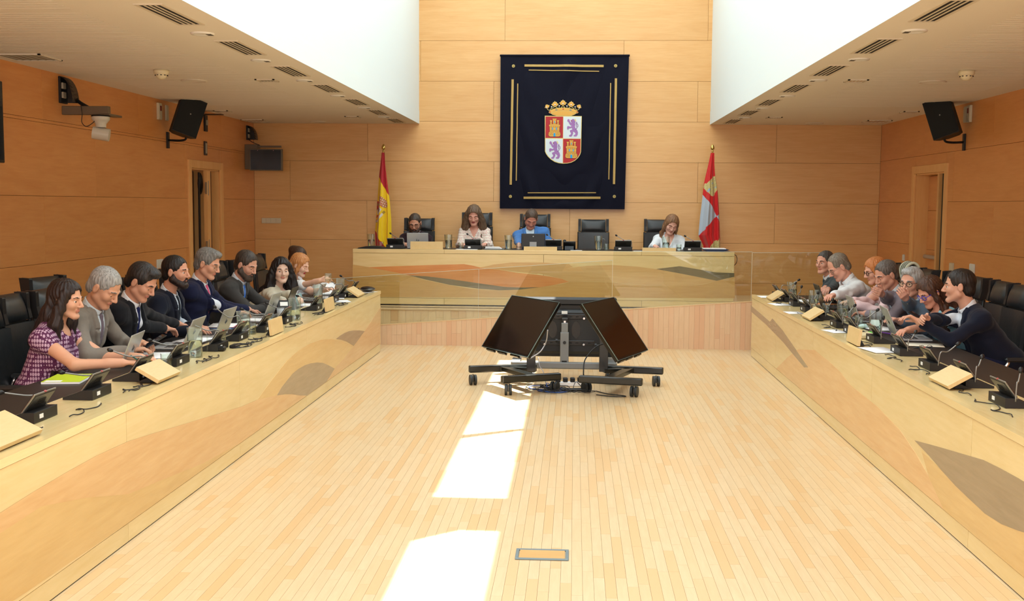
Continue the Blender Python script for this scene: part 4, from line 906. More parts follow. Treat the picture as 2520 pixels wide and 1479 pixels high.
# ------------------------------------------------ chairs: presiding desk, left row, right row
for u, v, lab in ((1018, 538, 'black leather chair behind the bearded man with a laptop'), (1165.5, 524, 'black leather chair behind the woman in the patterned top'), (1313.5, 528, 'black leather chair behind the man in the blue jacket'), (1462.5, 541, 'empty black leather chair behind the presiding desk'), (1631, 541, 'black leather chair behind the woman in white')):
    p = at(u, v, 1, 16.28); o = chair(p.x, 16.28+.31, ZP, FD, lab, 'chairs behind the presiding desk')
    o.location.z = ZP; o.scale.z = (p.z-ZP)/1.19
def chair_at(side, u, v, X, ang, label, group):
    # headrest top centre seen at (u, v), standing at wall-side distance X
    p = at(u, v, 0, X); fa = (FL if side < 0 else FR_)+ang
    o = chair(p.x+.30*math.cos(fa), p.y+.30*math.sin(fa), 0, fa, label, group); o.scale.z = min(1.06, max(.88, p.z/1.19)); return o
CG1, CG2 = 'chairs along the left desk', 'chairs along the right desk'
for u, v, X, a, lab in ((110, 681, -4.05, -.15, 'empty black leather chair pushed back against the left wall'),): chair_at(-1, u, v, X, a, lab, CG1)
for u, v, X, a, lab in ((2512, 710, 4.10, .2, 'empty black leather chair pushed back near the right wall'),): chair_at(1, u, v, X, a, lab, CG2)
R = empty('striped_scarf', (3.60, 11.98, 1.128), 0, 'cream scarf with black stripes draped over a chair on the right', 'scarf')
b = MB(); mc, mk = mat('scarf_cream', (214, 218, 196), .9), mat('scarf_black', (40, 46, 44), .9)
for k in range(9):
    y = -.12+.026*k; b.tube(spline([(-.07, y*.8, -.14), (-.07, y, -.02), (0, y, .03), (.06, y, -.02), (.06, y*.8, -.12)], 4), .014, mk if k in (2, 4, 6) else mc, n=8)
b.build('scarf_cloth', R)
# ================================================================ screens on wheeled carts
M_TVF = mat('tv_bezel', (12, 13, 14), .25); M_TVS = mat('tv_screen_off', (22, 15, 12), .09, spec=.6, noise=(3, .25)); M_TVB = mat('tv_back', (20, 24, 26), .38, noise=(4, .1)); M_BEAM = mat('cart_black', (22, 25, 22), .28, spec=.7)
M_CG = mat('cart_grey', (126, 128, 128), .45, metal=.3)
M_EDGE2 = mat('tv_edge_light', (110, 130, 130), .3, metal=.4)
def frame_of(c4):
    TL, TR, BR, BL = c4; c = (TL+TR+BR+BL)/4; w_ = ((TR-TL)+(BR-BL))/2; h_ = ((TL-BL)+(TR-BR))/2
    wl_, hl_ = w_.length, h_.length; x = w_.normalized(); h_ = (h_-x*h_.dot(x)).normalized(); n = x.cross(h_)   # n points away from viewer side (x right, h up -> n = back?)
    M_ = Matrix((x, -n, h_)).transposed().to_4x4(); M_.translation = c   # local x width, -y face, z up
    return M_, wl_, hl_
def cart(name, label, feet, col, top, mats_, casters, cross, wide=.06):
    R = empty(name, (0, 0, 0), 0, label, 'tv cart'); mb, mcol = mats_
    for (a, b) in feet:
        a, b = Vector(a), Vector(b); d = (b-a).normalized(); s_ = Vector((-d.y, d.x, 0))*(wide/2)
        vs = [a-s_, b-s_, b+s_, a+s_]; vs = [(p.x, p.y, .103) for p in vs]+[(p.x, p.y, .172) for p in vs]
        MB().add(vs, [(3, 2, 1, 0), (4, 5, 6, 7), (0, 1, 5, 4), (1, 2, 6, 5), (2, 3, 7, 6), (3, 0, 4, 7)], mb).build('leg', R, bevel=.012)
    for a, b in cross: 
        a, b = Vector(a), Vector(b); d = (b-a).normalized(); s_ = Vector((-d.y, d.x, 0))*.045
        vs = [a-s_, b-s_, b+s_, a+s_]; vs = [(p.x, p.y, .118) for p in vs]+[(p.x, p.y, .160) for p in vs]
        MB().add(vs, [(3, 2, 1, 0), (4, 5, 6, 7), (0, 1, 5, 4), (1, 2, 6, 5), (2, 3, 7, 6), (3, 0, 4, 7)], mb).build('crossbar', R, bevel=.004)
    for i, (x, y, a) in enumerate(casters):
        c = empty('caster', (x, y, 0), a); c.parent = R
        for s_ in (-1, 1): MB().cyl((s_*.010, 0, .05), (s_*.032, 0, .05), .05, mat('caster_grey', (38, 42, 44), .5), n=26).build('wheel', c)
        b = MB(); b.box((0, 0, .06), (.018, .06, .05), M_BEAM, b=.004); b.cyl((0, 0, .08), (0, 0, .105), .009, M_STEEL); b.build('fork', c)
    x, y = col
    MB().box((x, y, .30), (.085, .065, .34), mcol, b=.003).build('lower_column', R)
    MB().box((x, y, (.46+top)/2), (.066, .05, top-.44), mcol, b=.003).build('upper_column', R)
    b = MB(); b.cyl((x-.045, y-.01, .385), (x-.075, y-.01, .385), .008, M_BLACK); b.cyl((x-.07, y-.01, .385), (x-.09, y-.01, .385), .018, M_BLACK); b.build('clamp_knob', R)
    return R
def tv(R, M_, W_, H_, screen_side=True):
    T_ = empty('television', (0, 0, 0)); T_.parent = R; T_.matrix_local = M_
    MB().box((0, .018, 0), (W_, .036, H_), M_TVF, b=.006).build('case', T_)
    MB().box((0, -.0008, .004), (W_-.024, .002, H_-.036), M_TVS).build('screen', T_)
    b = MB()
    for c, d in (((0, .001, H_/2), (W_, .006, .003)), ((0, .001, -H_/2), (W_, .006, .003)), ((-W_/2, .001, 0), (.003, .006, H_)), ((W_/2, .001, 0), (.003, .006, H_))): b.box(c, d, M_EDGE2)
    b.build('bezel_edge', T_)
    MB().box((0, .055, 0), (W_*.62, .045, H_*.62), M_TVB, b=.02).build('back_cover', T_)
    for k in (-.33, -.08, .2): MB().box((W_*k, .03, -H_/2-.006), (.14, .035, .016), M_TVF, b=.004).build('speaker_bump', T_)
    MB().box((W_*.36, .05, -.06), (.02, .02, .12), M_LABEL).build('socket_strip', T_)
    return T_
cl = cart('television_cart', 'left black wheeled cart with its big screen tilted to the left', [((-1.015, 10.60, 0), (-.36, 10.80, 0)), ((-.655, 9.99, 0), (-.115, 10.24, 0))], (-.405, 10.60), .62, (M_BEAM, M_BEAM),
          [(-.965, 10.50, .3), (-.42, 10.74, .6), (-.59, 9.97, .1), (-.165, 10.18, -.4)], [((-.66, 10.66, 0), (-.36, 10.16, 0)), ((-.70, 10.70, 0), (-.36, 10.62, 0))])
ML, wl_, hl_ = frame_of([at(1263.6, 727.4, 2, .865), at(1381.4, 745, 2, .865), at(1293.6, 878, 2, .385), at(1181.7, 851, 2, .385)])
TL_ = tv(cl, ML, wl_, hl_)
cr_ = cart('television_cart', 'right black wheeled cart with its big screen tilted to the right', [((.06, 10.11, 0), (.64, 9.98, 0)), ((.30, 10.78, 0), (.885, 10.68, 0))], (.30, 10.64), .64, (M_BEAM, M_BEAM),
          [(.13, 10.18, .5), (.565, 9.98, -.3), (.81, 10.60, .1), (.36, 10.72, .2)], [((.32, 10.06, 0), (.56, 10.72, 0)), ((.30, 10.64, 0), (.55, 10.70, 0))])
MR, wr_, hr_ = frame_of([at(1425, 753.6, 2, .855), at(1502.5, 739.6, 2, .855), at(1602, 851, 2, .405), at(1528, 881, 2, .405)])
TR_ = tv(cr_, MR, wr_, hr_)
cc = cart('television_cart', 'grey column cart whose screen faces the raised desk, back to the camera', [((-.62, 10.95, 0), (.44, 10.95, 0))], (-.085, 10.98), .555, (M_CG, M_CG), [(-.58, 11.15, .2), (.40, 11.15, -.3), (-.58, 11.5, .2), (.40, 11.5, -.3)], [((-.58, 10.97, 0), (-.58, 11.55, 0)), ((.40, 10.97, 0), (.40, 11.55, 0))], .05)
MC = Matrix.Rotation(PI, 4, 'Z'); MC.translation = Vector((-.09, 11.34, .487))
TC = empty('television', (0, 0, 0)); TC.parent = cc; TC.matrix_local = MC
W_, H_ = 1.07, .62   # local -y faces the raised desk, +y (towards camera) is the back
MB().box((0, .02, 0), (W_, .04, H_), M_TVB, b=.012).build('case', TC, bevel=.004)
MB().box((0, -.0015, 0), (W_-.04, .002, H_-.05), M_TVS).build('screen', TC)
MB().box((0, .065, -.045), (W_*.86, .06, H_*.74), M_TVB, b=.03).build('back_cover', TC)
MB().box((0, .06, H_/2-.045), (W_*.98, .03, .07), M_TVB, b=.012).build('top_ridge', TC)
for zz_ in (.115, -.155):
    b = MB(); b.box((0, .105, zz_), (.62, .022, .05), M_TVF, b=.004); o = b.build('mount_rail', TC)
    b = MB()
    for k in range(9): b.box((-.26+.065*k, .1165, zz_), (.03, .002, .008), M_DARK)
    b.build('rail_slots', o)
for xx_ in (-.12, .12):
    b = MB(); b.prism([(.045*math.cos(a)*(1 if abs(math.sin(a)) < .9 else .8), .09*math.sin(a)) for a in [i*PI/8 for i in range(16)]], .012, M_TVF, Matrix.Translation((xx_, .095, -.02)) @ Matrix.Rotation(-PI/2, 4, 'X')); b.build('oval_recess', TC)
for xx_, zz_ in ((-.2, .1), (.2, .1), (-.2, -.17), (.2, -.17)):
    MB().cyl((xx_, .11, zz_), (xx_, .128, zz_), .011, M_CHROME, n=12).build('bolt', TC)
MB().box((0, .125, .16), (.06, .006, .03), M_LABEL).build('label', TC); MB().box((-.36, .10, -.02), (.02, .004, .015), M_LABEL).build('label', TC)
MB().box((-.005, .30, .085), (.062, .10, .07), M_BLACK, b=.003).build('tilt_head', TC); MB().box((-.005, .352, .088), (.02, .004, .02), M_CHROME).build('head_bolt', TC); MB().box((-.005, .20, .085), (.05, .20, .05), M_BLACK, b=.003).build('mount_arm', TC)
MB().cyl((-.085, 10.945, .37), (-.085, 10.93, .37), .016, M_BLACK).build('clamp_knob', cc)
MB().box((-.085, 10.946, .165), (.05, .004, .04), M_DARK).build('cable_port', cc)
# cables and power strips between the carts
R = empty('power_strip', (-.03, 10.52, 0), .1, 'white power strip full of black plugs on the floor under the screens', 'power strip')
MB().box((0, 0, .022), (.30, .055, .042), M_PAPER, b=.006).build('strip_body', R)
for k in range(4): MB().box((-.11+.07*k, -.005, .062), (.045, .045, .045), M_BLACK, b=.006).build('plug', R)
MB().box((.0, -.27, .012), (.20, .07, .022), M_BLACK, b=.005).build('floor_adapter', R)
r_ = random.Random(12)
for i in range(16):
    cx, cy = r_.uniform(-.32, .10), r_.uniform(10.05, 10.45); rx, ry = r_.uniform(.06, .2), r_.uniform(.05, .16); ph = r_.uniform(0, 6)
    pts = [(cx+rx*math.cos(ph+t*.9)*(1-.05*t), cy+ry*math.sin(ph+t*.9), .006+.008*(i % 4)+(.05 if t == 3 and i % 5 == 0 else 0)) for t in range(8)]
    cable(pts, ('%s cable in the tangle on the floor between the carts' % ('blue', 'black')[i % 4 > 0]), .0035, mat('blue_cable', (30, 90, 190), .4) if i % 4 == 0 else None)['group'] = ('blue' if i % 4 == 0 else 'black')+' cables tangled on the floor under the screens'
cable([(.22, 10.0, .01), (.36, 9.93, .01), (.48, 9.92, .012), (.46, 9.98, .01), (.33, 10.04, .012), (.22, 10.2, .01)], 'black cable looping on the floor under the right cart', .005)
p0, p1 = ML @ Vector((wl_/2, .04, .02)), Vector((-.16, 10.35, .02))
cable([p0, at(1344, 840, 1, 10.2), at(1330, 865, 1, 10.2), at(1305, 882, 1, 10.3)], 'pale cable hanging from the edge of the left screen', .005, mat('pale_cable', (190, 196, 210), .4))
cable([at(1325, 880, 1, 10.4), at(1328, 900, 1, 10.4), at(1338, 918, 1, 10.4), (-.25, 10.45, .01)], 'thin pale cable dropping beside the left cart column', .004, MATS['pale_cable'])
cable([at(1497, 842, 1, 10.5), at(1465, 855, 1, 10.4), at(1440, 885, 1, 10.3), at(1436, 915, 1, 10.2), at(1437, 930, 1, 10.2)], 'thick black cable arching from the right screen to the floor', .006)
# floor box
FBx = empty('floor_box', (-.141, 5.361, .0), 0, 'rectangular floor socket box with a steel rim set in the boards', 'floor box')
MB().box((0, 0, .0035), (.225, .125, .005), wood('floor_box_lid', (196, 150, 84), (210, 166, 100), .4)).build('lid', FBx)
for c, d in (((0, -.073, .004), (.265, .016, .007)), ((0, .073, .004), (.265, .016, .007)), ((-.125, 0, .004), (.016, .13, .007)), ((.125, 0, .004), (.016, .13, .007))): MB().box(c, d, mat('blue_steel', (120, 138, 146), .4, metal=.6), b=.001).build('rim', FBx)

# ================================================================ devices on the walls
def W3(u, v, side): return at(u, v, 0, XL if side < 0 else XR)
def louvre(u, v, label, h=.24, open_=True):
    p = W3(u, v, -1); R = empty('wall_outlet_cover', (XL, p.y, p.z), 0, label, 'outlet')
    MB().box((.012, 0, 0), (.024, .15, h), M_BLACK, b=.004).build('back_box', R)
    m = mat('bronze_cover', (58, 46, 36), .4)
    b = MB(); n = 8
    for i in range(n):
        a0, a1 = PI/2*i/n, PI/2*(i+1)/n
        q0 = (.13*math.sin(a0), h/2-.0+0*i-(h*.95)*(1-math.cos(a0))); q1 = (.13*math.sin(a1), h/2-(h*.95)*(1-math.cos(a1)))
        b.add([(q0[0]+.01, -.075, q0[1]), (q0[0]+.01, .075, q0[1]), (q1[0]+.01, .075, q1[1]), (q1[0]+.01, -.075, q1[1]), (q0[0]+.01, -.075, q0[1]-.006), (q0[0]+.01, .075, q0[1]-.006), (q1[0]+.01, .075, q1[1]-.006), (q1[0]+.01, -.075, q1[1]-.006)], [(0, 1, 2, 3), (7, 6, 5, 4), (0, 3, 7, 4), (1, 5, 6, 2)], m, True)
    ck = [(.010, -h*.45)]+[(.13*math.sin(PI/2*i/8)+.008, h/2-(h*.95)*(1-math.cos(PI/2*i/8))-.004) for i in range(9)]
    b.prism(ck, .006, m, Matrix(((1, 0, 0, 0), (0, 0, 1, .068), (0, 1, 0, 0), (0, 0, 0, 1)))); b.build('curved_hood', R)
    for z_ in (.04, -.05): MB().box((.03, -.02, z_), (.02, .07, .06), mat('socket_grey', (170, 160, 140), .5), b=.004).build('socket', R)
    return R
louvre(152, 222, 'bronze hooded outlet high on the left wall above the camera', .26); louvre(609, 327, 'small bronze hooded outlet above the little wall monitor', .22)
p = W3(504, 300, -1); R = empty('wall_outlet_cover', (XL, p.y, p.z), 0, 'bronze outlet with its hood swung up right of the black speaker', 'outlet')
MB().box((.012, 0, -.02), (.024, .11, .22), M_BLACK, b=.004).build('back_box', R); MB().box((.13, .0, .10), (.24, .12, .012), MATS['bronze_cover'], b=.004).build('lifted_hood', R); MB().box((.03, 0, -.01), (.02, .05, .07), MATS['socket_grey']).build('socket', R)
p = W3(504, 365, -1); R = empty('wall_plate', (XL, p.y, p.z), 0, 'small bronze socket plate above the left door', 'wall plate'); MB().box((.01, 0, 0), (.02, .10, .19), MATS['bronze_cover'], b=.004).build('frame', R); MB().box((.021, 0, 0), (.004, .06, .14), MATS['socket_grey']).build('insert', R)
# camera on a bracket
p = W3(155, 272, -1); R = empty('conference_camera', (XL, p.y, p.z), 0, 'white dome-shaped camera on a grey bracket high on the left wall', 'camera')
M_BRK = mat('bracket_grey', (112, 98, 78), .45, metal=.3); M_CAMW = mat('camera_white', (206, 200, 182), .4)
MB().box((.235, 0, .0), (.47, .06, .085), M_BRK, b=.004).build('bracket', R)
b = MB(); b.box((.44, .12, -.04), (.09, .30, .02), M_BRK, b=.004); b.build('shelf', R)
cx, cy = .38, .0
hd = MB().lathe([(.085, -.05), (.088, -.085), (.075, -.10), (.052, -.13), (.05, -.165)], M_CAMW, (cx, cy, 0), n=28).build('camera_base', R)
MB().lathe([(0, -.048), (.088, -.048), (.09, -.06)], M_BLACK, (cx, cy, 0), n=28).build('base_plate', R)
b = MB(); b.cyl((cx-.075, cy-.02, -.215), (cx+.075, cy+.02, -.24), .062, M_CAMW, n=28); b.build('camera_head', R, bevel=.01)
b = MB(); b.tube(spline([(.08, .05, .17), (.14, .02, .10), (.22, 0, .05), (.34, .0, -.01), (.42, .0, -.045)], 6), .018, M_BLACK, n=8); b.build('cable_sleeve', R)
for k, c_ in enumerate(((40, 90, 190), (70, 150, 60), (220, 170, 40))):
    MB().tube(spline([(.36, .01*k, -.015), (.40, .012*k, -.035), (.45, .015*k, -.045)], 4), .004, mat('wire%d' % k, c_, .5), n=6).build('wire', R)
MB().tube(spline([(.20, -.04, .06), (.22, -.06, -.04), (.22, -.07, -.12), (.27, -.08, -.16), (.33, -.06, -.12), (.36, -.04, -.07)], 5), .004, M_CABLE, n=6).build('loose_wire', R)
def speaker(side, u, v, label):
    p = W3(u, v, side); s = -side; R = empty('wall_speaker', (XL if side < 0 else XR, p.y, p.z), 0, label, 'speaker', 'black loudspeakers on the side walls')
    MB().box((s*.012, 0, 0), (.024, .06, .20), M_BLACK, b=.003).build('wall_bracket', R)
    MB().tube(spline([(s*.02, 0, 0), (s*.16, -.01, -.005), (s*.24, -.02, .01), (s*.26, -.03, .07)], 5), .014, M_BLACK, n=8).build('arm', R)
    M_ = Matrix.Translation((s*.28, -.08, .28)) @ Matrix.Scale(.93, 4) @ Matrix.Rotation(s*.62, 4, 'Z') @ Matrix.Rotation(-.0, 4, 'X') @ Matrix.Rotation(s*.33, 4, 'Y')
    b = MB(); b.prism([(-.17, -.15), (.17, -.15), (.15, .04), (.07, .16), (-.07, .16), (-.15, .04)], .50, mat('speaker_black', (14, 15, 15), .5), M_ @ Matrix.Translation((0, 0, -.25))); c = b.build('cabinet', R, bevel=.006)
    MB().box((0, -.155, 0), (.33, .012, .48), mat('speaker_grille', (24, 27, 27), .85, bump=(300, .3)), M=M_, b=.004).build('grille', R)
    MB().cyl(M_ @ Vector((.0, -.161, .03)), M_ @ Vector((.0, -.163, .03)), .008, M_STEEL, n=10).build('badge', R)
    return R
speaker(-1, 411, 345, 'black loudspeaker on a bracket high on the left wall'); speaker(1, 2375, 350, 'black loudspeaker on a bracket high on the right wall')
M_IV = mat('ivory_plate', (214, 204, 174), .45)
def plate(side, u, v, w_, h_, label, n=1, m=None, red=False, back=False, dep=.014):
    if back: p = at(u, v, 1, YB); R = empty('switch_plate', (p.x, YB, p.z), -PI/2, label, 'switch plate')
    else: p = W3(u, v, side); R = empty('switch_plate', (XL if side < 0 else XR, p.y, p.z), 0 if side < 0 else PI, label, 'switch plate')
    MB().box((dep/2, 0, 0), (dep, w_, h_), m or M_IV, b=.003).build('plate', R)
    for k in range(n): MB().box((dep+.002, -w_/2+w_*(k+.5)/n, 0), (.005, w_/n*.9, h_*.86), m or M_IV, b=.001).build('rocker', R)
    if red: MB().box((dep+.006, 0, h_*.18), (.006, w_*.4, h_*.3), mat('red_window', (120, 20, 16), .4)).build('red_window', R)
    return R
plate(-1, 389, 274, .10, .20, 'cream key switch with red window left of the black speaker', 1, red=True, dep=.03); plate(-1, 409, 278, .08, .19, 'cream socket plate just left of the black speaker', 1)
plate(1, 2389, 280, .10, .20, 'cream key switch with red window on the right wall', 1, red=True, dep=.03); plate(1, 2377, 282, .08, .19, 'cream socket plate just right of the right speaker', 1)
M_WPL = mat('white_plate', (226, 228, 220), .4)
plate(-1, 392, 649, .19, .11, 'white double switch on the left wall above the bearded man', 2, M_WPL); plate(1, 2394, 661, .15, .11, 'white double switch on the right wall above the man in navy', 2, M_WPL)
plate(1, 2345, 657, .09, .10, 'small white thermostat beside the right door', 1, M_IV, dep=.03); plate(1, 2225, 634, .07, .09, 'narrow white switch left of the right door', 1, M_WPL)
plate(0, 668, 543, .31, .085, 'row of four cream blanking plates on the back wall', 4, M_IV, back=True)
# small wall monitor on a box
p = W3(606, 388, -1); R = empty('wall_monitor', (XL, p.y, p.z), 0, 'small grey-framed monitor on a wall box in the back left corner', 'monitor')
MB().box((.10, 0, .01), (.20, .16, .38), M_BRK, b=.004).build('wall_box', R); MB().box((.30, .0, .17), (.5, .03, .03), M_BRK).build('bracket_arm', R)
M_ = Matrix.Translation((.37, -.22, -.04)) @ Matrix.Rotation(.03, 4, 'Z')
MB().box((0, .02, 0), (.50, .07, .33), mat('monitor_grey', (104, 94, 76), .4, metal=.3), M=M_, b=.006).build('case', R); MB().box((0, -.017, 0), (.465, .004, .30), mat('monitor_glass', (20, 19, 14), .2), M=M_).build('screen', R)
for k in (-.12, .12): MB().cyl(M_ @ Vector((k, -.02, .14)), M_ @ Vector((k, -.0215, .14)), .005, mat('pink_led', (230, 150, 160), .4), n=8).build('led', R)
cable([(p.x+.03, p.y-.02, p.z+.30), (p.x+.10, p.y-.03, p.z+.24), (p.x+.22, p.y-.03, p.z+.19)], 'black lead from the small hood to the little monitor', .006)
# large television at the left edge
p0, p1 = W3(20, 207, -1), W3(22, 403, -1)
R = empty('wall_television', (XL+.035, (p0.y-1.3+p0.y)/2-.22, (p0.z+p1.z)/2), 0, 'large wall television cut by the left edge of the picture', 'television')
MB().box((0, 0, 0), (.06, 1.3, p0.z-p1.z), M_TVF, b=.006).build('case', R); MB().box((.031, 0, 0), (.003, 1.25, p0.z-p1.z-.05), mat('tv_gloss', (30, 34, 44), .06)).build('screen', R)

# ================================================================ hanging with the coat of arms
YT = YB-.085
def E3(u, v, off=0): q = at(u, v, 1, YT-off); return q
TLc, TRc, BLc, BRc = E3(1232, 137), E3(1548, 137), E3(1230, 513), E3(1537, 515)
M_VEL = mat('navy_velvet', (7, 9, 28), .7, sheen=.12, spec=.15)
NX, NZ = 70, 90; vs = []
def cloth_off(s, t):
    c = abs(s-.5)*2
    f = .018*math.sin(s*26+3*t+1.5*math.sin(t*5))*(1-.5*c)+.016*math.sin((s-.5)*9*(1+t)+t*7)*(1-c)
    f += .030*math.sin(6*((s-.5)**2*9+t*3.2))*max(0, 1-c*1.05)*(.3+t)
    e = min(s, 1-s, t, 1-t)*14
    f *= 1-math.exp(-(((s-.49)/.22)**4+((t-.5)/.28)**4))
    return f*min(1, e)
def cloth_pt(s, t, off=0.0):
    a = TLc.lerp(TRc, s); b = BLc.lerp(BRc, s); p = a.lerp(b, t); p.y = YT-.012-cloth_off(s, t)-off; return p
for j in range(NZ+1):
    for i in range(NX+1): vs.append(cloth_pt(i/NX, j/NZ))
F = [(j*(NX+1)+i, (j+1)*(NX+1)+i, (j+1)*(NX+1)+i+1, j*(NX+1)+i+1) for j in range(NZ) for i in range(NX)]
TAP = empty('tapestry', (0, 0, 0), 0, 'navy velvet hanging with gold braid and an embroidered coat of arms on the back wall', 'tapestry')
MB().add(vs, F, M_VEL, True).build('velvet_cloth', TAP)
bd = MB(); bd.add([(p.x, YT-.01, p.z) for p in (TLc, TRc, BRc, BLc)]+[(p.x, YB-.002, p.z) for p in (TLc, TRc, BRc, BLc)], [(0, 3, 2, 1), (4, 5, 6, 7), (0, 1, 5, 4), (1, 2, 6, 5), (2, 3, 7, 6), (3, 0, 4, 7)], M_VEL); bd.build('backing_board', TAP)
b = MB(); b.cyl((TLc.x-.01, YT-.012, TLc.z), (TRc.x+.01, YT-.012, TRc.z), .017, M_VEL, n=10); b.build('top_rod_sleeve', TAP)
M_GOLD = mat('gold_braid', (196, 164, 96), .5, metal=.25, bump=(500, .5)); M_GOLD2 = mat('gold_thread', (226, 206, 130), .5); M_AMBER = mat('amber_satin', (224, 168, 70), .5)
M_CRIM = mat('crimson_satin', (178, 20, 30), .5); M_WSAT = mat('white_satin', (214, 226, 230), .5); M_PURP = mat('purple_satin', (158, 112, 176), .5); M_LBLUE = mat('azure_satin', (20, 158, 214), .5); M_OUT = mat('dark_thread', (70, 56, 40), .7); M_PEARL = mat('pearl', (225, 228, 235), .3)
def crop1(cx, cy): return 1200+cx/3.608, 120+cy/3.608
def tp(u, v, off): q = E3(u, v); q.y = YT-off; return q
def strip(c0, c1, wpx, nm='gold_braid'):
    (u0, v0), (u1, v1) = crop1(*c0), crop1(*c1); n = 14; L_ = math.hypot(u1-u0, v1-v0); du, dv = -(v1-v0)/L_*wpx/7.216, (u1-u0)/L_*wpx/7.216
    vs = []
    for i in range(n+1):
        t = i/n; u, v = u0+(u1-u0)*t, v0+(v1-v0)*t
        q = E3(u, v); s_ = (q.x-TLc.x)/(TRc.x-TLc.x); t_ = (TLc.z-q.z)/(TLc.z-BLc.z); y = YT-.016-max(0, cloth_off(min(1, max(0, s_)), min(1, max(0, t_))))
        a, c = E3(u-du, v-dv), E3(u+du, v+dv); w2 = .6*math.sin(i*1.3)/1000
        vs += [(a.x+w2, y, a.z), (c.x+w2, y, c.z), (c.x+w2, y-.006, c.z), (a.x+w2, y-.006, a.z)]
    F = []
    for i in range(n):
        k = 4*i
        for e in range(4): F.append((k+e, k+(e+1) % 4, k+4+(e+1) % 4, k+4+e))
    F += [(3, 2, 1, 0), (4*n, 4*n+1, 4*n+2, 4*n+3)]
    bmx = MB().add(vs, F, M_GOLD); o = bmx.build(nm, TAP)
for a, b_, w_ in (((328, 150), (1030, 155), 20), ((365, 190), (990, 202), 8), ((223, 273), (206, 1207), 20), ((268, 310), (255, 1172), 9), ((1139, 264), (1122, 1202), 20), ((1092, 305), (1076, 1160), 9), ((320, 1323), (1002, 1323), 20), ((357, 1279), (962, 1278), 8)): strip(a, b_, w_)
for cx, cy in ((230, 155), (1136, 153), (203, 1312), (1125, 1312)):
    q = tp(*crop1(cx, cy), .02); R2 = empty('rosette', q); R2.parent = TAP
    RX = Matrix.Rotation(PI/2, 4, 'X')
    MB().lathe([(0, .012), (.008, .012), (.012, .005)], M_GOLD, n=12, M=RX).build('boss', R2)
    b = MB()
    for k in range(10):
        a = 2*PI*k/10; b.sph((.019*math.cos(a), -.004, .019*math.sin(a)), (.006, .004, .006), M_GOLD2, 8, 5)
    b.build('petals', R2)
# coat of arms: applique pieces
ARM = empty('coat_of_arms', (0, 0, 0)); ARM.parent = TAP
def cr2(x, y): return 1320+x/7.785, 230+y/7.785
def app(pts, m, lift, nm, th=.003):
    A = [E3(*cr2(*p)) for p in pts]; n = len(A); y1 = YT-.030-lift; y0 = y1+th
    ar = sum(A[i].x*A[(i+1) % n].z-A[(i+1) % n].x*A[i].z for i in range(n))
    if ar < 0: A = A[::-1]
    vs = [(p.x, y1, p.z) for p in A]+[(p.x, y0, p.z) for p in A]
    return MB().add(vs, [list(range(n)), [2*n-1-i for i in range(n)]]+[(i, n+i, n+(i+1) % n, (i+1) % n) for i in range(n)], m).build(nm, ARM)
arcR = [(855, 1120), (835, 1180), (795, 1240), (740, 1290), (670, 1325), (590, 1343), (510, 1346)]; arcL = [(430, 1338), (350, 1312), (280, 1268), (220, 1210), (183, 1155), (165, 1110)]
app([(163, 430), (870, 437)]+arcR+arcL, M_GOLD2, 0, 'shield_border')
app([(178, 445), (512, 447), (507, 855), (175, 853)], M_CRIM, .002, 'shield_quarter'); app([(521, 447), (858, 449), (850, 865), (516, 862)], M_WSAT, .002, 'shield_quarter')
app([(176, 871), (505, 873), (503, 1332), (430, 1324), (352, 1298), (286, 1256), (230, 1200), (194, 1148), (177, 1105)], M_WSAT, .002, 'shield_quarter')
app([(514, 873), (846, 874), (843, 1118), (822, 1176), (784, 1232), (732, 1280), (664, 1313), (588, 1330), (512, 1332)], M_CRIM, .002, 'shield_quarter')
CASTLE = [(232, 790), (240, 752), (258, 735), (256, 640), (244, 625), (244, 603), (264, 600), (268, 535), (258, 528), (258, 515), (302, 515), (302, 530), (295, 538), (295, 592), (318, 590), (318, 502), (310, 498), (310, 485), (388, 485), (388, 498), (378, 502), (378, 590), (402, 592), (402, 538), (392, 530), (392, 515), (438, 515), (438, 528), (428, 535), (432, 600), (454, 603), (454, 625), (442, 640), (440, 735), (456, 752), (464, 790), (455, 817), (425, 827), (268, 827), (240, 817)]
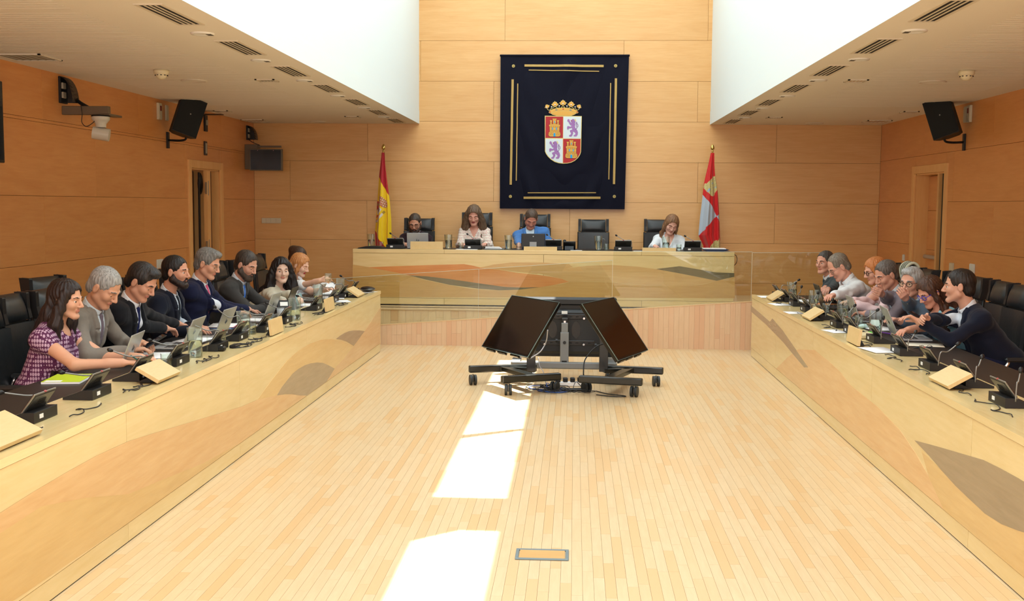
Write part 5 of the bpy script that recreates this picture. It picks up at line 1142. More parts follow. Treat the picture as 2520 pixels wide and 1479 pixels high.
def castle(dx, dy):
    o = lambda P: [(x+dx, y+dy) for x, y in P]
    cx, cy = 348, 660
    app([(cx+(x-cx)*1.05+dx, cy+(y-cy)*1.03+dy) for x, y in CASTLE], M_OUT, .004, 'castle_outline'); app(o(CASTLE), M_AMBER, .006, 'castle')
    for a, b_, c, d in ((302, 655, 320, 700), (376, 655, 394, 700), (342, 532, 357, 568)): app(o([(a, b_), (c, b_), (c, d), (a, d)]), M_LBLUE, .008, 'castle_window')
    app(o([(328, 827), (328, 775), (336, 762), (347, 757), (358, 762), (366, 775), (366, 827)]), M_LBLUE, .008, 'castle_door')
    bmx = MB()
    def ln(x0, y0, x1, y1):
        a, c = E3(*cr2(x0+dx, y0+dy)), E3(*cr2(x1+dx, y1+dy)); bmx.box(((a.x+c.x)/2, YT-.0365, (a.z+c.z)/2), (abs(a.x-c.x)+.0016, .001, abs(a.z-c.z)+.0016), M_OUT)
    for y, x0, x1 in ((625, 260, 440), (650, 262, 438), (705, 262, 438), (728, 262, 438), (752, 246, 328), (752, 366, 452), (778, 238, 328), (778, 366, 460), (803, 240, 328), (803, 366, 458), (515, 318, 378), (545, 318, 342), (570, 300, 400), (560, 264, 296), (560, 402, 432), (590, 262, 436)): ln(x0, y, x1, y)
    for x, y0, y1 in ((285, 625, 650), (330, 625, 650), (370, 625, 650), (410, 625, 650), (300, 705, 728), (347, 705, 728), (395, 705, 728), (280, 728, 752), (325, 728, 752), (372, 728, 752), (415, 728, 752), (290, 752, 778), (405, 752, 778), (270, 778, 803), (310, 778, 803), (390, 778, 803), (430, 778, 803), (348, 485, 515), (330, 570, 590), (365, 570, 590), (290, 650, 700), (405, 650, 700)): ln(x, y0, x, y1)
    bmx.build('masonry_lines', ARM)
castle(0, 0); castle(322, 413)
LION = [[(665, 520), (690, 492), (722, 495), (742, 530), (748, 560), (738, 580), (747, 600), (735, 640), (700, 645), (672, 625), (655, 585), (672, 560), (660, 545)],
        [(668, 610), (735, 620), (748, 665), (785, 712), (797, 755), (790, 795), (765, 827), (720, 826), (714, 802), (742, 790), (748, 768), (722, 742), (700, 735), (706, 765), (690, 800), (668, 830), (630, 826), (626, 802), (655, 790), (665, 765), (645, 735), (642, 712), (668, 700), (690, 690), (676, 655)],
        [(655, 615), (628, 575), (622, 552), (600, 545), (592, 520), (606, 492), (634, 500), (640, 530), (660, 560), (680, 600)],
        [(690, 655), (650, 668), (622, 672), (612, 695), (592, 690), (588, 655), (596, 628), (625, 630), (650, 640), (680, 625)]]
def lion(dx, dy):
    for k_, P in enumerate(LION): app([(x+dx, y+dy) for x, y in P], M_PURP, .004+.0009*k_, 'lion')
    pts = [(x+dx, y+dy) for x, y in ((748, 685), (768, 672), (778, 645), (764, 628), (770, 600), (760, 580), (772, 550), (780, 580), (796, 600), (792, 640))]
    q = [tp(*cr2(*p), .036) for p in pts]; MB().tube(spline(q, 3), .0045, M_PURP, n=6).build('lion_tail', ARM)
    app([(x+dx, y+dy) for x, y in ((660, 500), (668, 520), (684, 530), (672, 536), (658, 522))], M_CRIM, .007, 'lion_tongue')
    app([(x+dx, y+dy) for x, y in ((728, 478), (736, 492), (750, 490), (756, 510), (764, 525), (750, 545), (740, 520))], M_GOLD2, .007, 'lion_crown')
    bmx = MB()
    for a in ((690, 520), (712, 545), (690, 570), (715, 590), (700, 610), (720, 700), (760, 740), (655, 720), (640, 655), (625, 530)):
        c = E3(*cr2(a[0]+dx, a[1]+dy)); bmx.box((c.x, YT-.0358, c.z), (.012, .001, .0016), mat('violet_thread', (110, 60, 140), .6))
    bmx.build('stitching', ARM)
lion(0, 0); lion(-342, 425)
band = [(243, 352), (275, 325), (330, 302), (400, 287), (515, 279), (630, 288), (705, 304), (765, 328), (800, 356), (790, 376), (768, 378), (720, 354), (640, 338), (515, 331), (400, 336), (320, 352), (272, 378), (250, 374)]
app([(515+(x-515)*1.02, 330+(y-330)*1.12) for x, y in band], M_GOLD2, .003, 'crown_band_edge'); app(band, M_AMBER, .005, 'crown_band')
app([(268, 380), (320, 352), (400, 337), (515, 330), (640, 338), (722, 355), (775, 380), (730, 410), (660, 434), (400, 434), (310, 410)], M_GOLD2, .001, 'crown_edge'); app([(285, 383), (330, 361), (405, 345), (515, 340), (635, 346), (712, 363), (760, 383), (715, 408), (650, 428), (405, 428), (325, 407)], M_AMBER, .004, 'crown_inside')
def leafp(cx, cy, s, rot=0):
    P = [(0, -72), (14, -52), (34, -50), (36, -30), (66, -14), (44, 6), (40, 24), (14, 20), (0, 40), (-14, 20), (-40, 24), (-44, 6), (-66, -14), (-36, -30), (-34, -50), (-14, -52)]
    c, sn = math.cos(rot), math.sin(rot); Q = [(cx+s*(x*c-y*sn), cy+s*(x*sn+y*c)) for x, y in P]
    app([(cx+(x-cx)*1.12, cy+(y-cy)*1.1) for x, y in Q], M_GOLD2, .003, 'crown_leaf_edge'); app(Q, M_AMBER, .005, 'crown_leaf')
for cx, cy, s, r in ((510, 200, 1, 0), (358, 225, .98, -.05), (667, 225, .98, .05), (212, 262, .72, -.5), (812, 262, .72, .5)): leafp(cx, cy, s, r)
for cx, cy in ((510, 200), (358, 222), (668, 226), (292, 262), (438, 243), (586, 245), (742, 262), (196, 272), (826, 275)):
    q = tp(*cr2(cx, cy), .040); MB().sph(q, .011, M_PEARL, 10, 6).build('pearl', ARM)
for P in (((470, 285), (510, 240), (555, 288)), ((290, 300), (358, 258), (420, 292)), ((205, 290), (225, 318), (260, 322), (292, 280)), ((610, 290), (662, 258), (730, 302)), ((740, 280), (770, 318), (805, 315), (822, 290)), ((438, 255), (436, 280)), ((586, 258), (586, 284))):
    q = [tp(*cr2(*p), .034) for p in P]; MB().tube(spline(q, 5), .004, M_GOLD2, n=6).build('crown_scroll', ARM)
for cx, cy, m in ((515, 303, M_CRIM), (262, 358, M_CRIM), (782, 360, M_CRIM)): app([(cx-20, cy), (cx, cy-11), (cx+20, cy), (cx, cy+11)], m, .007, 'gem')
for cx, cy in ((383, 316), (655, 320)): app([(cx-20, cy-7), (cx+20, cy-7), (cx+20, cy+8), (cx-20, cy+8)], mat('teal_gem', (60, 130, 150), .4), .007, 'gem')

# ================================================================ flags
def inpoly(x, y, P):
    c = False; n = len(P)
    for i in range(n):
        x0, y0 = P[i]; x1, y1 = P[(i+1) % n]
        if (y0 > y) != (y1 > y) and x < (x1-x0)*(y-y0)/(y1-y0)+x0: c = not c
    return c
def lerpt(T_, y):
    for (y0, x0), (y1, x1) in zip(T_, T_[1:]):
        if y <= y1: return x0+(x1-x0)*max(0, (y-y0))/(y1-y0)
    return T_[-1][1]
def flag(name, label, org, left, right, colf, Y, pole_u, top_v, folds, zbot):
    sc_ = 5.48
    P_ = lambda x, y: (org[0]+x/sc_, org[1]+y/sc_)
    base = at(*P_(pole_u, 1390), 1, Y); R = empty(name, (base.x, Y, ZP), 0, label, 'flag')
    y0, y1 = left[0][0], 1700; NY, NX = 260, 64; vs = []; cols = []
    for j in range(NY+1):
        yy = y0+(y1-y0)*j/NY; xl, xr = lerpt(left, yy), lerpt(right, yy)
        for i in range(NX+1):
            s = i/NX; xx = xl+(xr-xl)*s; q = at(*P_(xx, yy), 1, Y)
            amp = .006+.045*min(1, (yy-y0)/900)
            off = amp*(math.sin(s*folds*PI+yy*.0012)*.7+.3*math.sin(s*folds*2.3*PI+2+yy*.002))-.10*(1-(2*s-1)**2)*min(1, (yy-y0)/700)
            vs.append((q.x-base.x, off-.02, q.z-ZP)); cols.append(colf(xx, yy))
    F = [(j*(NX+1)+i, (j+1)*(NX+1)+i, (j+1)*(NX+1)+i+1, j*(NX+1)+i+1) for j in range(NY) for i in range(NX)]
    me = bpy.data.meshes.new('flag_cloth'); me.from_pydata(vs, [], F); at_ = me.color_attributes.new('dye', 'FLOAT_COLOR', 'POINT')
    at_.data.foreach_set('color', np.array([c for col in cols for c in srgb(*col)], dtype=np.float32))
    me.polygons.foreach_set('use_smooth', [True]*len(F))
    if 'flag_satin' not in MATS:
        m = mat('flag_satin', (200, 200, 200), .45, sheen=.2); n = m.node_tree.nodes.new('ShaderNodeAttribute'); n.attribute_name = 'dye'; m.node_tree.links.new(n.outputs[0], m.node_tree.nodes['Principled BSDF'].inputs['Base Color'])
    me.materials.append(MATS['flag_satin']); link('flag_cloth', me, R)
    tz = at(*P_(pole_u, y0), 1, Y).z-ZP
    tx = at(*P_(pole_u, y0), 1, Y).x-base.x
    MB().cyl((0, 0, .03), (tx, 0, tz+.02), .014, mat('pole_brass', (170, 140, 70), .3, metal=.8), n=12).build('pole', R)
    b = MB(); b.lathe([(0, .095), (.010, .09), (.024, .065), (.030, .040), (.026, .018), (.012, .008), (.012, .0), (.018, -.004), (.018, -.012), (0, -.012)], mat('finial_gold', (214, 190, 110), .18, metal=.9), (tx, 0, tz+.035), n=20); b.build('finial', R)
    MB().lathe([(0, .0), (.15, 0), (.15, .015), (.05, .04), (.02, .06)], MATS['finial_gold'], n=28).build('stand', R)
    return R
RED, YEL = (186, 20, 36), (248, 208, 20)
def colL(x, y):
    if y < 465+(x-235)*1.83: return RED
    if x < 190+(y-1200)*.62+(8 if y > 1330 else 0) and y > 1195: return RED
    if inpoly(x, y, [(245, 735), (265, 722), (300, 745), (330, 775), (358, 820), (362, 860), (345, 888), (300, 878), (262, 850), (240, 790)]):
        q = math.sin(x*.24+y*.12)+math.sin(y*.2-x*.1)
        return (228, 222, 190) if q > .5 else ((188, 24, 36) if q > -.9 else (196, 170, 90))
    if inpoly(x, y, [(212, 790), (238, 800), (255, 850), (205, 930), (205, 840)]): return (184, 24, 34) if (x-225)**2+(y-840)**2 > 260 else (150, 110, 60)
    if inpoly(x, y, [(213, 915), (243, 850), (290, 908), (245, 968), (215, 975)]):
        return (90, 24, 40) if inpoly(x, y, [(222, 950), (228, 915), (222, 895), (240, 880), (248, 895), (268, 900), (256, 920), (262, 935), (240, 930)]) else (226, 214, 200)
    if inpoly(x, y, [(205, 985), (240, 975), (215, 1020), (200, 1030)]): return RED
    if inpoly(x, y, [(196, 1060), (290, 950), (310, 975), (215, 1080)]):
        return RED if math.sin((x+y*.8)*.11) > .55 else (228, 220, 208)
    if inpoly(x, y, [(290, 945), (318, 920), (335, 945), (312, 970)]): return (170, 140, 50)
    if inpoly(x, y, [(190, 1050), (212, 1035), (215, 1075), (195, 1090)]): return (150, 140, 110)
    return YEL
flag('flag', 'red and yellow flag with a coat of arms left of the raised desk', (890, 350), [(140, 272), (300, 255), (460, 237), (720, 218), (800, 210), (1080, 190), (1200, 180), (1390, 188), (1700, 195)], [(140, 312), (300, 322), (460, 340), (700, 372), (800, 385), (1050, 405), (1390, 412), (1700, 415)], colL, 16.75, 295, 140, 3.2, 0)
R2_, GW = (206, 24, 28), (178, 192, 206)
def brick(x, y, a): 
    c, s = math.cos(a), math.sin(a); p, q = (x*c+y*s)/13, (-x*s+y*c)/17
    k = math.floor(p); q += .5*(k % 2)
    return (p-math.floor(p)) < .16 or (q-math.floor(q)) < .14
def colR(x, y):
    C1 = [(345, 465), (378, 460), (392, 540), (405, 580), (407, 640), (372, 690), (368, 715), (345, 730), (312, 722), (300, 700), (262, 665), (230, 625), (226, 600), (240, 555), (262, 560), (300, 520), (335, 490)]
    if inpoly(x, y, C1):
        if inpoly(x, y, [(262, 660), (290, 620), (312, 630), (302, 650), (275, 675)]) or inpoly(x, y, [(328, 550), (355, 540), (352, 556), (332, 566)]) or inpoly(x, y, [(372, 608), (395, 596), (392, 612), (376, 622)]): return (150, 178, 200)
        return (110, 100, 60) if brick(x, y, .85) else (222, 208, 140)
    if inpoly(x, y, [(395, 1000), (440, 960), (440, 1075), (425, 1050)]): return GW
    if inpoly(x, y, [(212, 705), (260, 770), (325, 850), (398, 998), (340, 1045), (300, 1100), (245, 1140), (240, 1170), (190, 1225), (160, 1262), (100, 1000)]): return GW
    if inpoly(x, y, [(300, 1400), (330, 1370), (360, 1335), (390, 1318), (410, 1330), (430, 1290), (442, 1330), (450, 1400), (450, 1500), (300, 1500)]): return (110, 100, 60) if brick(x, y, .7) else (222, 208, 140)
    return R2_
flag('flag', 'red and white quartered flag with yellow castles right of the raised desk', (1690, 350), [(145, 322), (300, 290), (460, 252), (560, 230), (700, 214), (800, 205), (1000, 180), (1250, 158), (1300, 178), (1390, 222), (1700, 240)], [(145, 370), (300, 370), (460, 380), (600, 405), (720, 418), (960, 432), (1100, 438), (1300, 446), (1700, 450)], colR, 16.75, 346, 145, 3.0, 0)
# ================================================================ people: one continuous surface per body, clothes and hair as children
class Grid:
    def __init__(s, lo, hi, h0, fine):
        s.ax = []
        for a in range(3):
            iv = sorted((max(lo[a], f[0][a]), min(hi[a], f[1][a]), f[2]) for f in fine)
            c = [lo[a]]
            while c[-1] < hi[a]:
                x = c[-1]; h = h0
                for l, u, hh in iv:
                    if l-1e-6 <= x < u: h = min(h, hh)
                nx = [l for l, u, hh in iv if x < l < x+h]
                c.append(min(nx) if (nx and h == h0 and min(nx)-x > .002) else x+h)
            s.ax.append(np.array(c, dtype=np.float32))
        s.sh = tuple(len(a) for a in s.ax)
    def full(s, v=.2): return np.full(s.sh, v, dtype=np.float32)
    def sub(s, lo, hi):
        return tuple(slice(max(0, int(np.searchsorted(a, l))-1), int(np.searchsorted(a, u))+1) for a, l, u in zip(s.ax, lo, hi))
    def P(s, sl): return s.ax[0][sl[0]][:, None, None], s.ax[1][sl[1]][None, :, None], s.ax[2][sl[2]][None, None, :]
MG = .035
def d_cone(P, a, b, ra, rb, flat=None):
    px, py, pz = P[0]-a[0], P[1]-a[1], P[2]-a[2]; d = (b[0]-a[0], b[1]-a[1], b[2]-a[2]); L2 = d[0]**2+d[1]**2+d[2]**2+1e-9
    t = np.clip((px*d[0]+py*d[1]+pz*d[2])/L2, 0, 1)
    return np.sqrt((px-t*d[0])**2+(py-t*d[1])**2+(pz-t*d[2])**2)-(ra+(rb-ra)*t)
def d_ell(P, c, r, R=None):
    x, y, z = P[0]-c[0], P[1]-c[1], P[2]-c[2]
    if R is not None: x, y, z = x*R[0][0]+y*R[1][0]+z*R[2][0], x*R[0][1]+y*R[1][1]+z*R[2][1], x*R[0][2]+y*R[1][2]+z*R[2][2]
    k0 = np.sqrt((x/r[0])**2+(y/r[1])**2+(z/r[2])**2)+1e-6; k1 = np.sqrt((x/r[0]**2)**2+(y/r[1]**2)**2+(z/r[2]**2)**2)+1e-6
    return k0*(k0-1)/k1
def smin(a, b, k):
    if k <= 0: return np.minimum(a, b)
    h = np.clip(.5+.5*(b-a)/k, 0, 1); return b+(a-b)*h-k*h*(1-h)
class Field:
    def __init__(s, g, tags=False): s.g = g; s.F = g.full(); s.T = np.zeros(g.sh, np.int8) if tags else None
    def _mix(s, sl, d, k, tag):
        o = s.F[sl]
        if s.T is not None: s.T[sl][d < o] = tag
        s.F[sl] = smin(o, d, k)
    def cone(s, a, b, ra, rb, k=.01, tag=0):
        r = max(ra, rb)+MG+k; sl = s.g.sub([min(a[i], b[i])-r for i in range(3)], [max(a[i], b[i])+r for i in range(3)])
        s._mix(sl, d_cone(s.g.P(sl), a, b, ra, rb), k, tag); return s
    def ell(s, c, r, R=None, k=.01, tag=0):
        q = max(r)+MG+k; sl = s.g.sub([c[i]-q for i in range(3)], [c[i]+q for i in range(3)])
        s._mix(sl, d_ell(s.g.P(sl), c, r, R), k, tag); return s
    def cut_ell(s, c, r, R=None, k=.004, tag=None):
        q = max(r)+.02; sl = s.g.sub([c[i]-q for i in range(3)], [c[i]+q for i in range(3)])
        d = d_ell(s.g.P(sl), c, r, R); s.F[sl] = -smin(-s.F[sl], d, k); return s
    def cut_cone(s, a, b, ra, rb, k=.004):
        r = max(ra, rb)+.02; sl = s.g.sub([min(a[i], b[i])-r for i in range(3)], [max(a[i], b[i])+r for i in range(3)])
        s.F[sl] = -smin(-s.F[sl], d_cone(s.g.P(sl), a, b, ra, rb), k); return s
def surface_nets(g, F, T=None):
    n = F < 0
    ax, ay, az = g.ax
    c = np.zeros(tuple(k-1 for k in g.sh), np.int8)
    for i in (0, 1):
        for j in (0, 1):
            for k in (0, 1): c += n[i:n.shape[0]-1+i, j:n.shape[1]-1+j, k:n.shape[2]-1+k]
    act = (c > 0) & (c < 8); I = np.argwhere(act)
    if len(I) == 0: return None
    idx = np.full(c.shape, -1, np.int32); idx[act] = np.arange(len(I))
    acc = np.zeros((len(I), 3)); cnt = np.zeros(len(I)); A = [np.asarray(a, float) for a in g.ax]
    C8 = [(i, j, k) for i in (0, 1) for j in (0, 1) for k in (0, 1)]
    val = {o: F[I[:, 0]+o[0], I[:, 1]+o[1], I[:, 2]+o[2]] for o in C8}
    pos = {o: np.stack([A[0][I[:, 0]+o[0]], A[1][I[:, 1]+o[1]], A[2][I[:, 2]+o[2]]], 1) for o in C8}
    for a in C8:
        for d in range(3):
            if a[d]: continue
            b = tuple(a[q]+(q == d) for q in range(3)); va, vb = val[a], val[b]; m = (va < 0) != (vb < 0)
            t = np.where(m, va/(va-vb+1e-12), 0); p = pos[a]+(pos[b]-pos[a])*t[:, None]
            acc[m] += p[m]; cnt[m] += 1
    V = acc/cnt[:, None]; quads = []; tags = []
    for d in range(3):
        e = [slice(None)]*3; e2 = [slice(None)]*3; e[d] = slice(0, -1); e2[d] = slice(1, None)
        s0 = n[tuple(e)]; s1 = n[tuple(e2)]; E = np.argwhere(s0 != s1)
        o1, o2 = [q for q in range(3) if q != d]
        ok = (E[:, o1] > 0) & (E[:, o2] > 0) & (E[:, o1] < n.shape[o1]-1) & (E[:, o2] < n.shape[o2]-1); E = E[ok]
        f = s0[E[:, 0], E[:, 1], E[:, 2]]
        def cell(a, b):
            q = E.copy(); q[:, o1] -= a; q[:, o2] -= b; return idx[q[:, 0], q[:, 1], q[:, 2]]
        q4 = np.stack([cell(1, 1), cell(0, 1), cell(0, 0), cell(1, 0)], 1)
        flip = f if d != 1 else ~f
        q4[~flip] = q4[~flip][:, ::-1]
        quads.append(q4)
        if T is not None: tags.append(T[E[:, 0], E[:, 1], E[:, 2]])
    return V, np.concatenate(quads), (np.concatenate(tags) if T is not None else None)
def to_mesh(name, g, F, mats, parent, T=None, M=None, smooth=0):
    r = surface_nets(g, F, T)
    if r is None: return None
    V, Q, t = r
    good = (Q >= 0).all(1); Q = Q[good]; t = t[good] if t is not None else None
    if smooth:
        for _ in range(smooth):
            acc = np.zeros_like(V); cn = np.zeros(len(V))
            for a, b in ((0, 1), (1, 2), (2, 3), (3, 0)):
                np.add.at(acc, Q[:, a], V[Q[:, b]]); np.add.at(acc, Q[:, b], V[Q[:, a]]); np.add.at(cn, Q[:, a], 1); np.add.at(cn, Q[:, b], 1)
            V = V*.5+.5*acc/np.maximum(cn, 1)[:, None]
    me = bpy.data.meshes.new(name); me.vertices.add(len(V)); me.vertices.foreach_set('co', V.astype(np.float32).ravel())
    me.loops.add(len(Q)*4); me.loops.foreach_set('vertex_index', Q.astype(np.int32).ravel()); me.polygons.add(len(Q))
    me.polygons.foreach_set('loop_start', np.arange(0, len(Q)*4, 4, dtype=np.int32)); me.polygons.foreach_set('use_smooth', np.ones(len(Q), bool))
    for m in mats: me.materials.append(m)
    if t is not None: me.polygons.foreach_set('material_index', np.clip(t, 0, len(mats)-1).astype(np.int32))
    me.update(calc_edges=True); me.validate()
    return link(name, me, parent)
def rot(yaw, pitch, roll):
    return np.array(Euler((0, 0, yaw)).to_matrix() @ Euler((-pitch, 0, 0)).to_matrix() @ Euler((0, roll, 0)).to_matrix())
def skin_mat(nm, c):
    c = (int(c[0]*.96), int(c[1]*.99), int(c[2]*1.0)); m = mat('skin_'+nm, c, .5, spec=.35, noise=(14, .10)); p = m.node_tree.nodes['Principled BSDF']
    p.inputs['Subsurface Weight'].default_value = .12; p.inputs['Subsurface Radius'].default_value = (.012, .005, .003); p.inputs['Subsurface Scale'].default_value = .5
    return m
def hair_mat(nm, c1, c2):
    k = 'hair_'+nm
    if k in MATS: return MATS[k]
    m = mat(k, c1, .42, spec=.4); t = m.node_tree; tc = t.nodes.new('ShaderNodeTexCoord'); mp = t.nodes.new('ShaderNodeMapping'); mp.inputs['Scale'].default_value = (150, 150, 14)
    n = t.nodes.new('ShaderNodeTexNoise'); n.inputs['Scale'].default_value = 1; n.inputs['Detail'].default_value = 3; t.links.new(tc.outputs['Object'], mp.inputs[0]); t.links.new(mp.outputs[0], n.inputs['Vector'])
    mx = t.nodes.new('ShaderNodeMix'); mx.data_type = 'RGBA'; mx.inputs[6].default_value = srgb(*c1); mx.inputs[7].default_value = srgb(*c2)
    mr = t.nodes.new('ShaderNodeMapRange'); mr.inputs[1].default_value = .3; mr.inputs[2].default_value = .7; t.links.new(n.outputs[0], mr.inputs[0]); t.links.new(mr.outputs[0], mx.inputs[0]); t.links.new(mx.outputs[2], t.nodes['Principled BSDF'].inputs['Base Color'])
    b = t.nodes.new('ShaderNodeBump'); b.inputs['Strength'].default_value = .8; b.inputs['Distance'].default_value = .004; t.links.new(n.outputs[0], b.inputs['Height']); t.links.new(b.outputs[0], t.nodes['Principled BSDF'].inputs['Normal'])
    return m
def cloth(nm, c, k=.08, sc=60, rough=.85, weave=None):
    return mat('cloth_'+nm, c, rough, spec=.2, sheen=.08, noise=(sc, k), bump=(9, .25))
M_LIPS = mat('lips', (196, 126, 108), .45); M_LIPR = mat('lips_red', (176, 40, 50), .35); M_EYEW = mat('eye_white', (226, 222, 216), .25); M_IRIS = mat('iris_dark', (46, 32, 24), .15)
M_WSHIRT = cloth('white_shirt', (232, 236, 240), .02)
def ik(S, T_, l1, l2, hint):
    S, T_ = Vector(S), Vector(T_); d = T_-S; L_ = min(d.length, l1+l2-.002); d = d.normalized(); L_ = max(L_, abs(l1-l2)+.02)
    T2 = S+d*L_; a = (l1*l1-l2*l2+L_*L_)/(2*L_); h = math.sqrt(max(0, l1*l1-a*a)); hv = Vector(hint); hv -= d*hv.dot(d); hv.normalize()
    return S+d*a+hv*h, T2
NP_ = [0]
def person(label, head, face, hip, hands, hy=0, hp=.2, hr=0, hs=1.04, sw=.185, bulk=1.0, skin=(224, 165, 135), hair=('short', (30, 26, 24), (60, 50, 44)), beard=None, glasses=None, top='suit',
           colors=((30, 32, 38),), tie=None, female=False, floorz=0.0, lips=None, eyes=1, hcurl=(.5, .5), palm=((0, 0, -1), (0, 0, -1)), fine=.0055, earring=False, group=None, elbow=None, collar=True, bare=False, brow=None):
    """head, hip (x,y), hands: world. face = body direction angle; hy/hp/hr head turn left / nod down / tilt"""
    fx, fy = math.cos(face), math.sin(face); O = Vector((hip[0], hip[1], floorz))
    loc = lambda w: Vector(((w[0]-O.x)*fy-(w[1]-O.y)*fx, (w[0]-O.x)*fx+(w[1]-O.y)*fy, w[2]-O.z))     # x right, y forward
    rz = face-PI/2
    Hc = loc(head); R = rot(hy, hp, hr); Rn = R
    up = Vector(R[:, 2]); bk = -Vector(R[:, 1])
    P0 = Vector((0, 0, .565)); seat_h = .565
    N = Hc+Vector((0, 0, -1))*.115*hs+up*(-.055*hs)+bk*.045*hs+Vector((0, -.012, 0)); 
    sp = (N-P0).normalized(); xr = Vector((1, 0, 0)); yf = sp.cross(xr); yf = (yf if yf.y > 0 else -yf).normalized(); xr = yf.cross(sp).normalized()
    TR = np.array([[xr.x, yf.x, sp.x], [xr.y, yf.y, sp.y], [xr.z, yf.z, sp.z]])
    L_ = (N-P0).length
    S = [N-xr*(sw-.022)*s_-sp*.072-yf*.005 for s_ in (1, -1)]    # left (-x), right (+x)
    arms = []
    for i, T_ in enumerate(hands):
        s_ = -1 if i == 0 else 1
        if T_ is None: T_ = S[i]+Vector((s_*.03, .30, -.36))
        else: T_ = loc(T_)
        dz_ = (ZDD-floorz if floorz else ZD); ed_ = (YD+.78 if floorz else None)
        yl = (O.y-ed_) if floorz else (abs(O.x)-(3.05 if O.x < 0 else 2.82))      # distance to the desk edge
        best = None
        for hint in ([elbow[i]] if (elbow and elbow[i]) else [])+[(s_*.45, -.25, -1), (s_*.8, -.3, -1), (s_*1, -.35, -.7), (s_*1, -.3, -.3), (s_*1, -.2, 0), (s_*1, .1, .3), (s_*.8, .1, .6)]:
            E_, W_ = ik(S[i], T_, .285, .265, hint); pen = 0
            for a_, b_, r0 in ((S[i], E_, .05), (E_, W_, .042)):
                for k_ in range(7):
                    p_ = a_.lerp(b_, k_/6)
                    if p_.y > yl-r0: pen = max(pen, dz_+r0+.004-p_.z)
            if best is None or pen < best[0]-.004: best = (pen, E_, W_)
            if pen <= .018: break
        E_, W_ = best[1], best[2]; arms.append((E_, W_, (W_-E_).normalized()))
    pts = [Hc, P0, N]+S+[a[0] for a in arms]+[a[1] for a in arms]
    lo = [min(p[i] for p in pts)-.24 for i in range(3)]; hi = [max(p[i] for p in pts)+.26 for i in range(3)]
    lo[2] = .02; hi[1] = max(hi[1], .66); lo[1] = min(lo[1], -.26); hi[2] = Hc.z+.22
    hb = .145*hs; long_ = hair[0] in ('long', 'bob', 'wavy', 'drape')
    fz = [([Hc.x-hb, Hc.y-hb-.01, Hc.z-hb], [Hc.x+hb, Hc.y+hb, Hc.z+hb+.01], fine)]
    for a in arms: c = a[1]+a[2]*.07; fz.append(([c.x-.085, c.y-.085, c.z-.075], [c.x+.085, c.y+.085, c.z+.075], .0058))
    ch = N-sp*.12+yf*.06; fz.append(([ch.x-.15, ch.y-.15, ch.z-.16], [ch.x+.15, ch.y+.13, N.z+.03], .0068))
    g = Grid(lo, hi, .017, fz)
    body = Field(g, True); tor = Field(g)
    hx = lambda x, y, z: tuple(np.array(Hc)+R @ (np.array((x, y, z))*hs))
    he = lambda F_, c, r, k=.01, tag=0, extra=None: F_.ell(hx(*c), [q*hs for q in r], R if extra is None else R @ extra, k*hs, tag)
    # torso
    w = bulk; q = lambda t, y=0, x=0: tuple(P0+(N-P0)*t+yf*y+xr*x)
    tor.ell(q(0, -.0), (.175*w, .135*w, .13), TR, .05); tor.ell(q(.30, .012*w), (.150*w, .118*w, .16), TR, .06)
    tor.ell(q(.62, .012), (.155*(.5+.5*w)*sw/.185, .110*(.4+.6*w), .19), TR, .06); tor.ell(q(.80, -.012), (sw*.84, .080, .095), TR, .05)
    if female:
        for s_ in (-1, 1): tor.ell(q(.58, .088, s_*.075), (.068, .062, .068), TR, .03)
    for i in range(2): tor.cone(N-sp*.035-yf*.02, S[i]+sp*.008, .045, .052, .05)
    for i in range(2): tor.cone(S[i], S[i], .056, .056, .04)
    legs = Field(g)
    for s_ in (-1, 1):
        k0 = Vector((s_*.13, .44, .545)); legs.cone((s_*.095, .02, .55), k0, .088*w, .062, .03); legs.cone(k0, (s_*.13, .38, .13), .058, .042, .02); legs.cone((s_*.13, .36, .07), (s_*.14, .50, .06), .042, .036, .02)
    sl_ = Field(g)
    for i in range(2):
        E_, W_, d = arms[i]; sl_.cone(S[i], E_, .051*(.6+.4*w), .041, .02); sl_.cone(E_, W_, .041, .028, .02)
    # body surface (skin)
    B = body
    B.F = np.minimum(tor.F+.006, smin(tor.F+.006, sl_.F+.004, .03)); B.F = smin(B.F, legs.F+.004, .03)
    # neck and head
    B.cone(tuple(N-sp*.03-yf*.01), hx(0, -.018, -.045), .058*(1 if not female else .88), .052*hs*(1 if not female else .86), .02)
    he(B, (0, -.014, .038), (.076, .094, .082), .01); he(B, (0, .018, -.018), (.064, .070, .088), .02)
    jw = .050 if not female else .043
    for s_ in (-1, 1):
        B.cone(hx(s_*jw, .004, -.055), hx(s_*.018, .066, -.094), .023*hs, .018*hs, .018*hs)
        he(B, (s_*.040, .058, -.022), (.022, .024, .024), .018); he(B, (s_*.079, -.008, -.004), (.008, .018, .031), .006)
        B.cone(hx(s_*.014, .083, .022), hx(s_*.046, .068, .020), .0095*hs, .008*hs, .012*hs)
    he(B, (0, .070, -.096), (.022, .020, .017), .014)
    for s_ in (-1, 1): B.cut_ell(hx(s_*.031, .098, .003), [.019*hs, .022*hs, .0125*hs], R, .008)
    for s_ in (-1, 1): he(B, (s_*.031, .0655, .003), (.0155, .0145, .0145), .003)
    B.cone(hx(0, .084, .016), hx(0, .108, -.026), .0075*hs, .0105*hs, .010*hs)
    for s_ in (-1, 1): he(B, (s_*.0115, .096, -.031), (.0085, .010, .0075), .007)
    he(B, (0, .0825, -.0545), (.021, .008, .0045), .006, 1); he(B, (0, .0822, -.0625), (.019, .008, .005), .006, 1)
    B.cut_cone(hx(-.019, .0930, -.0585), hx(.019, .0930, -.0585), .0022, .0022, .002)
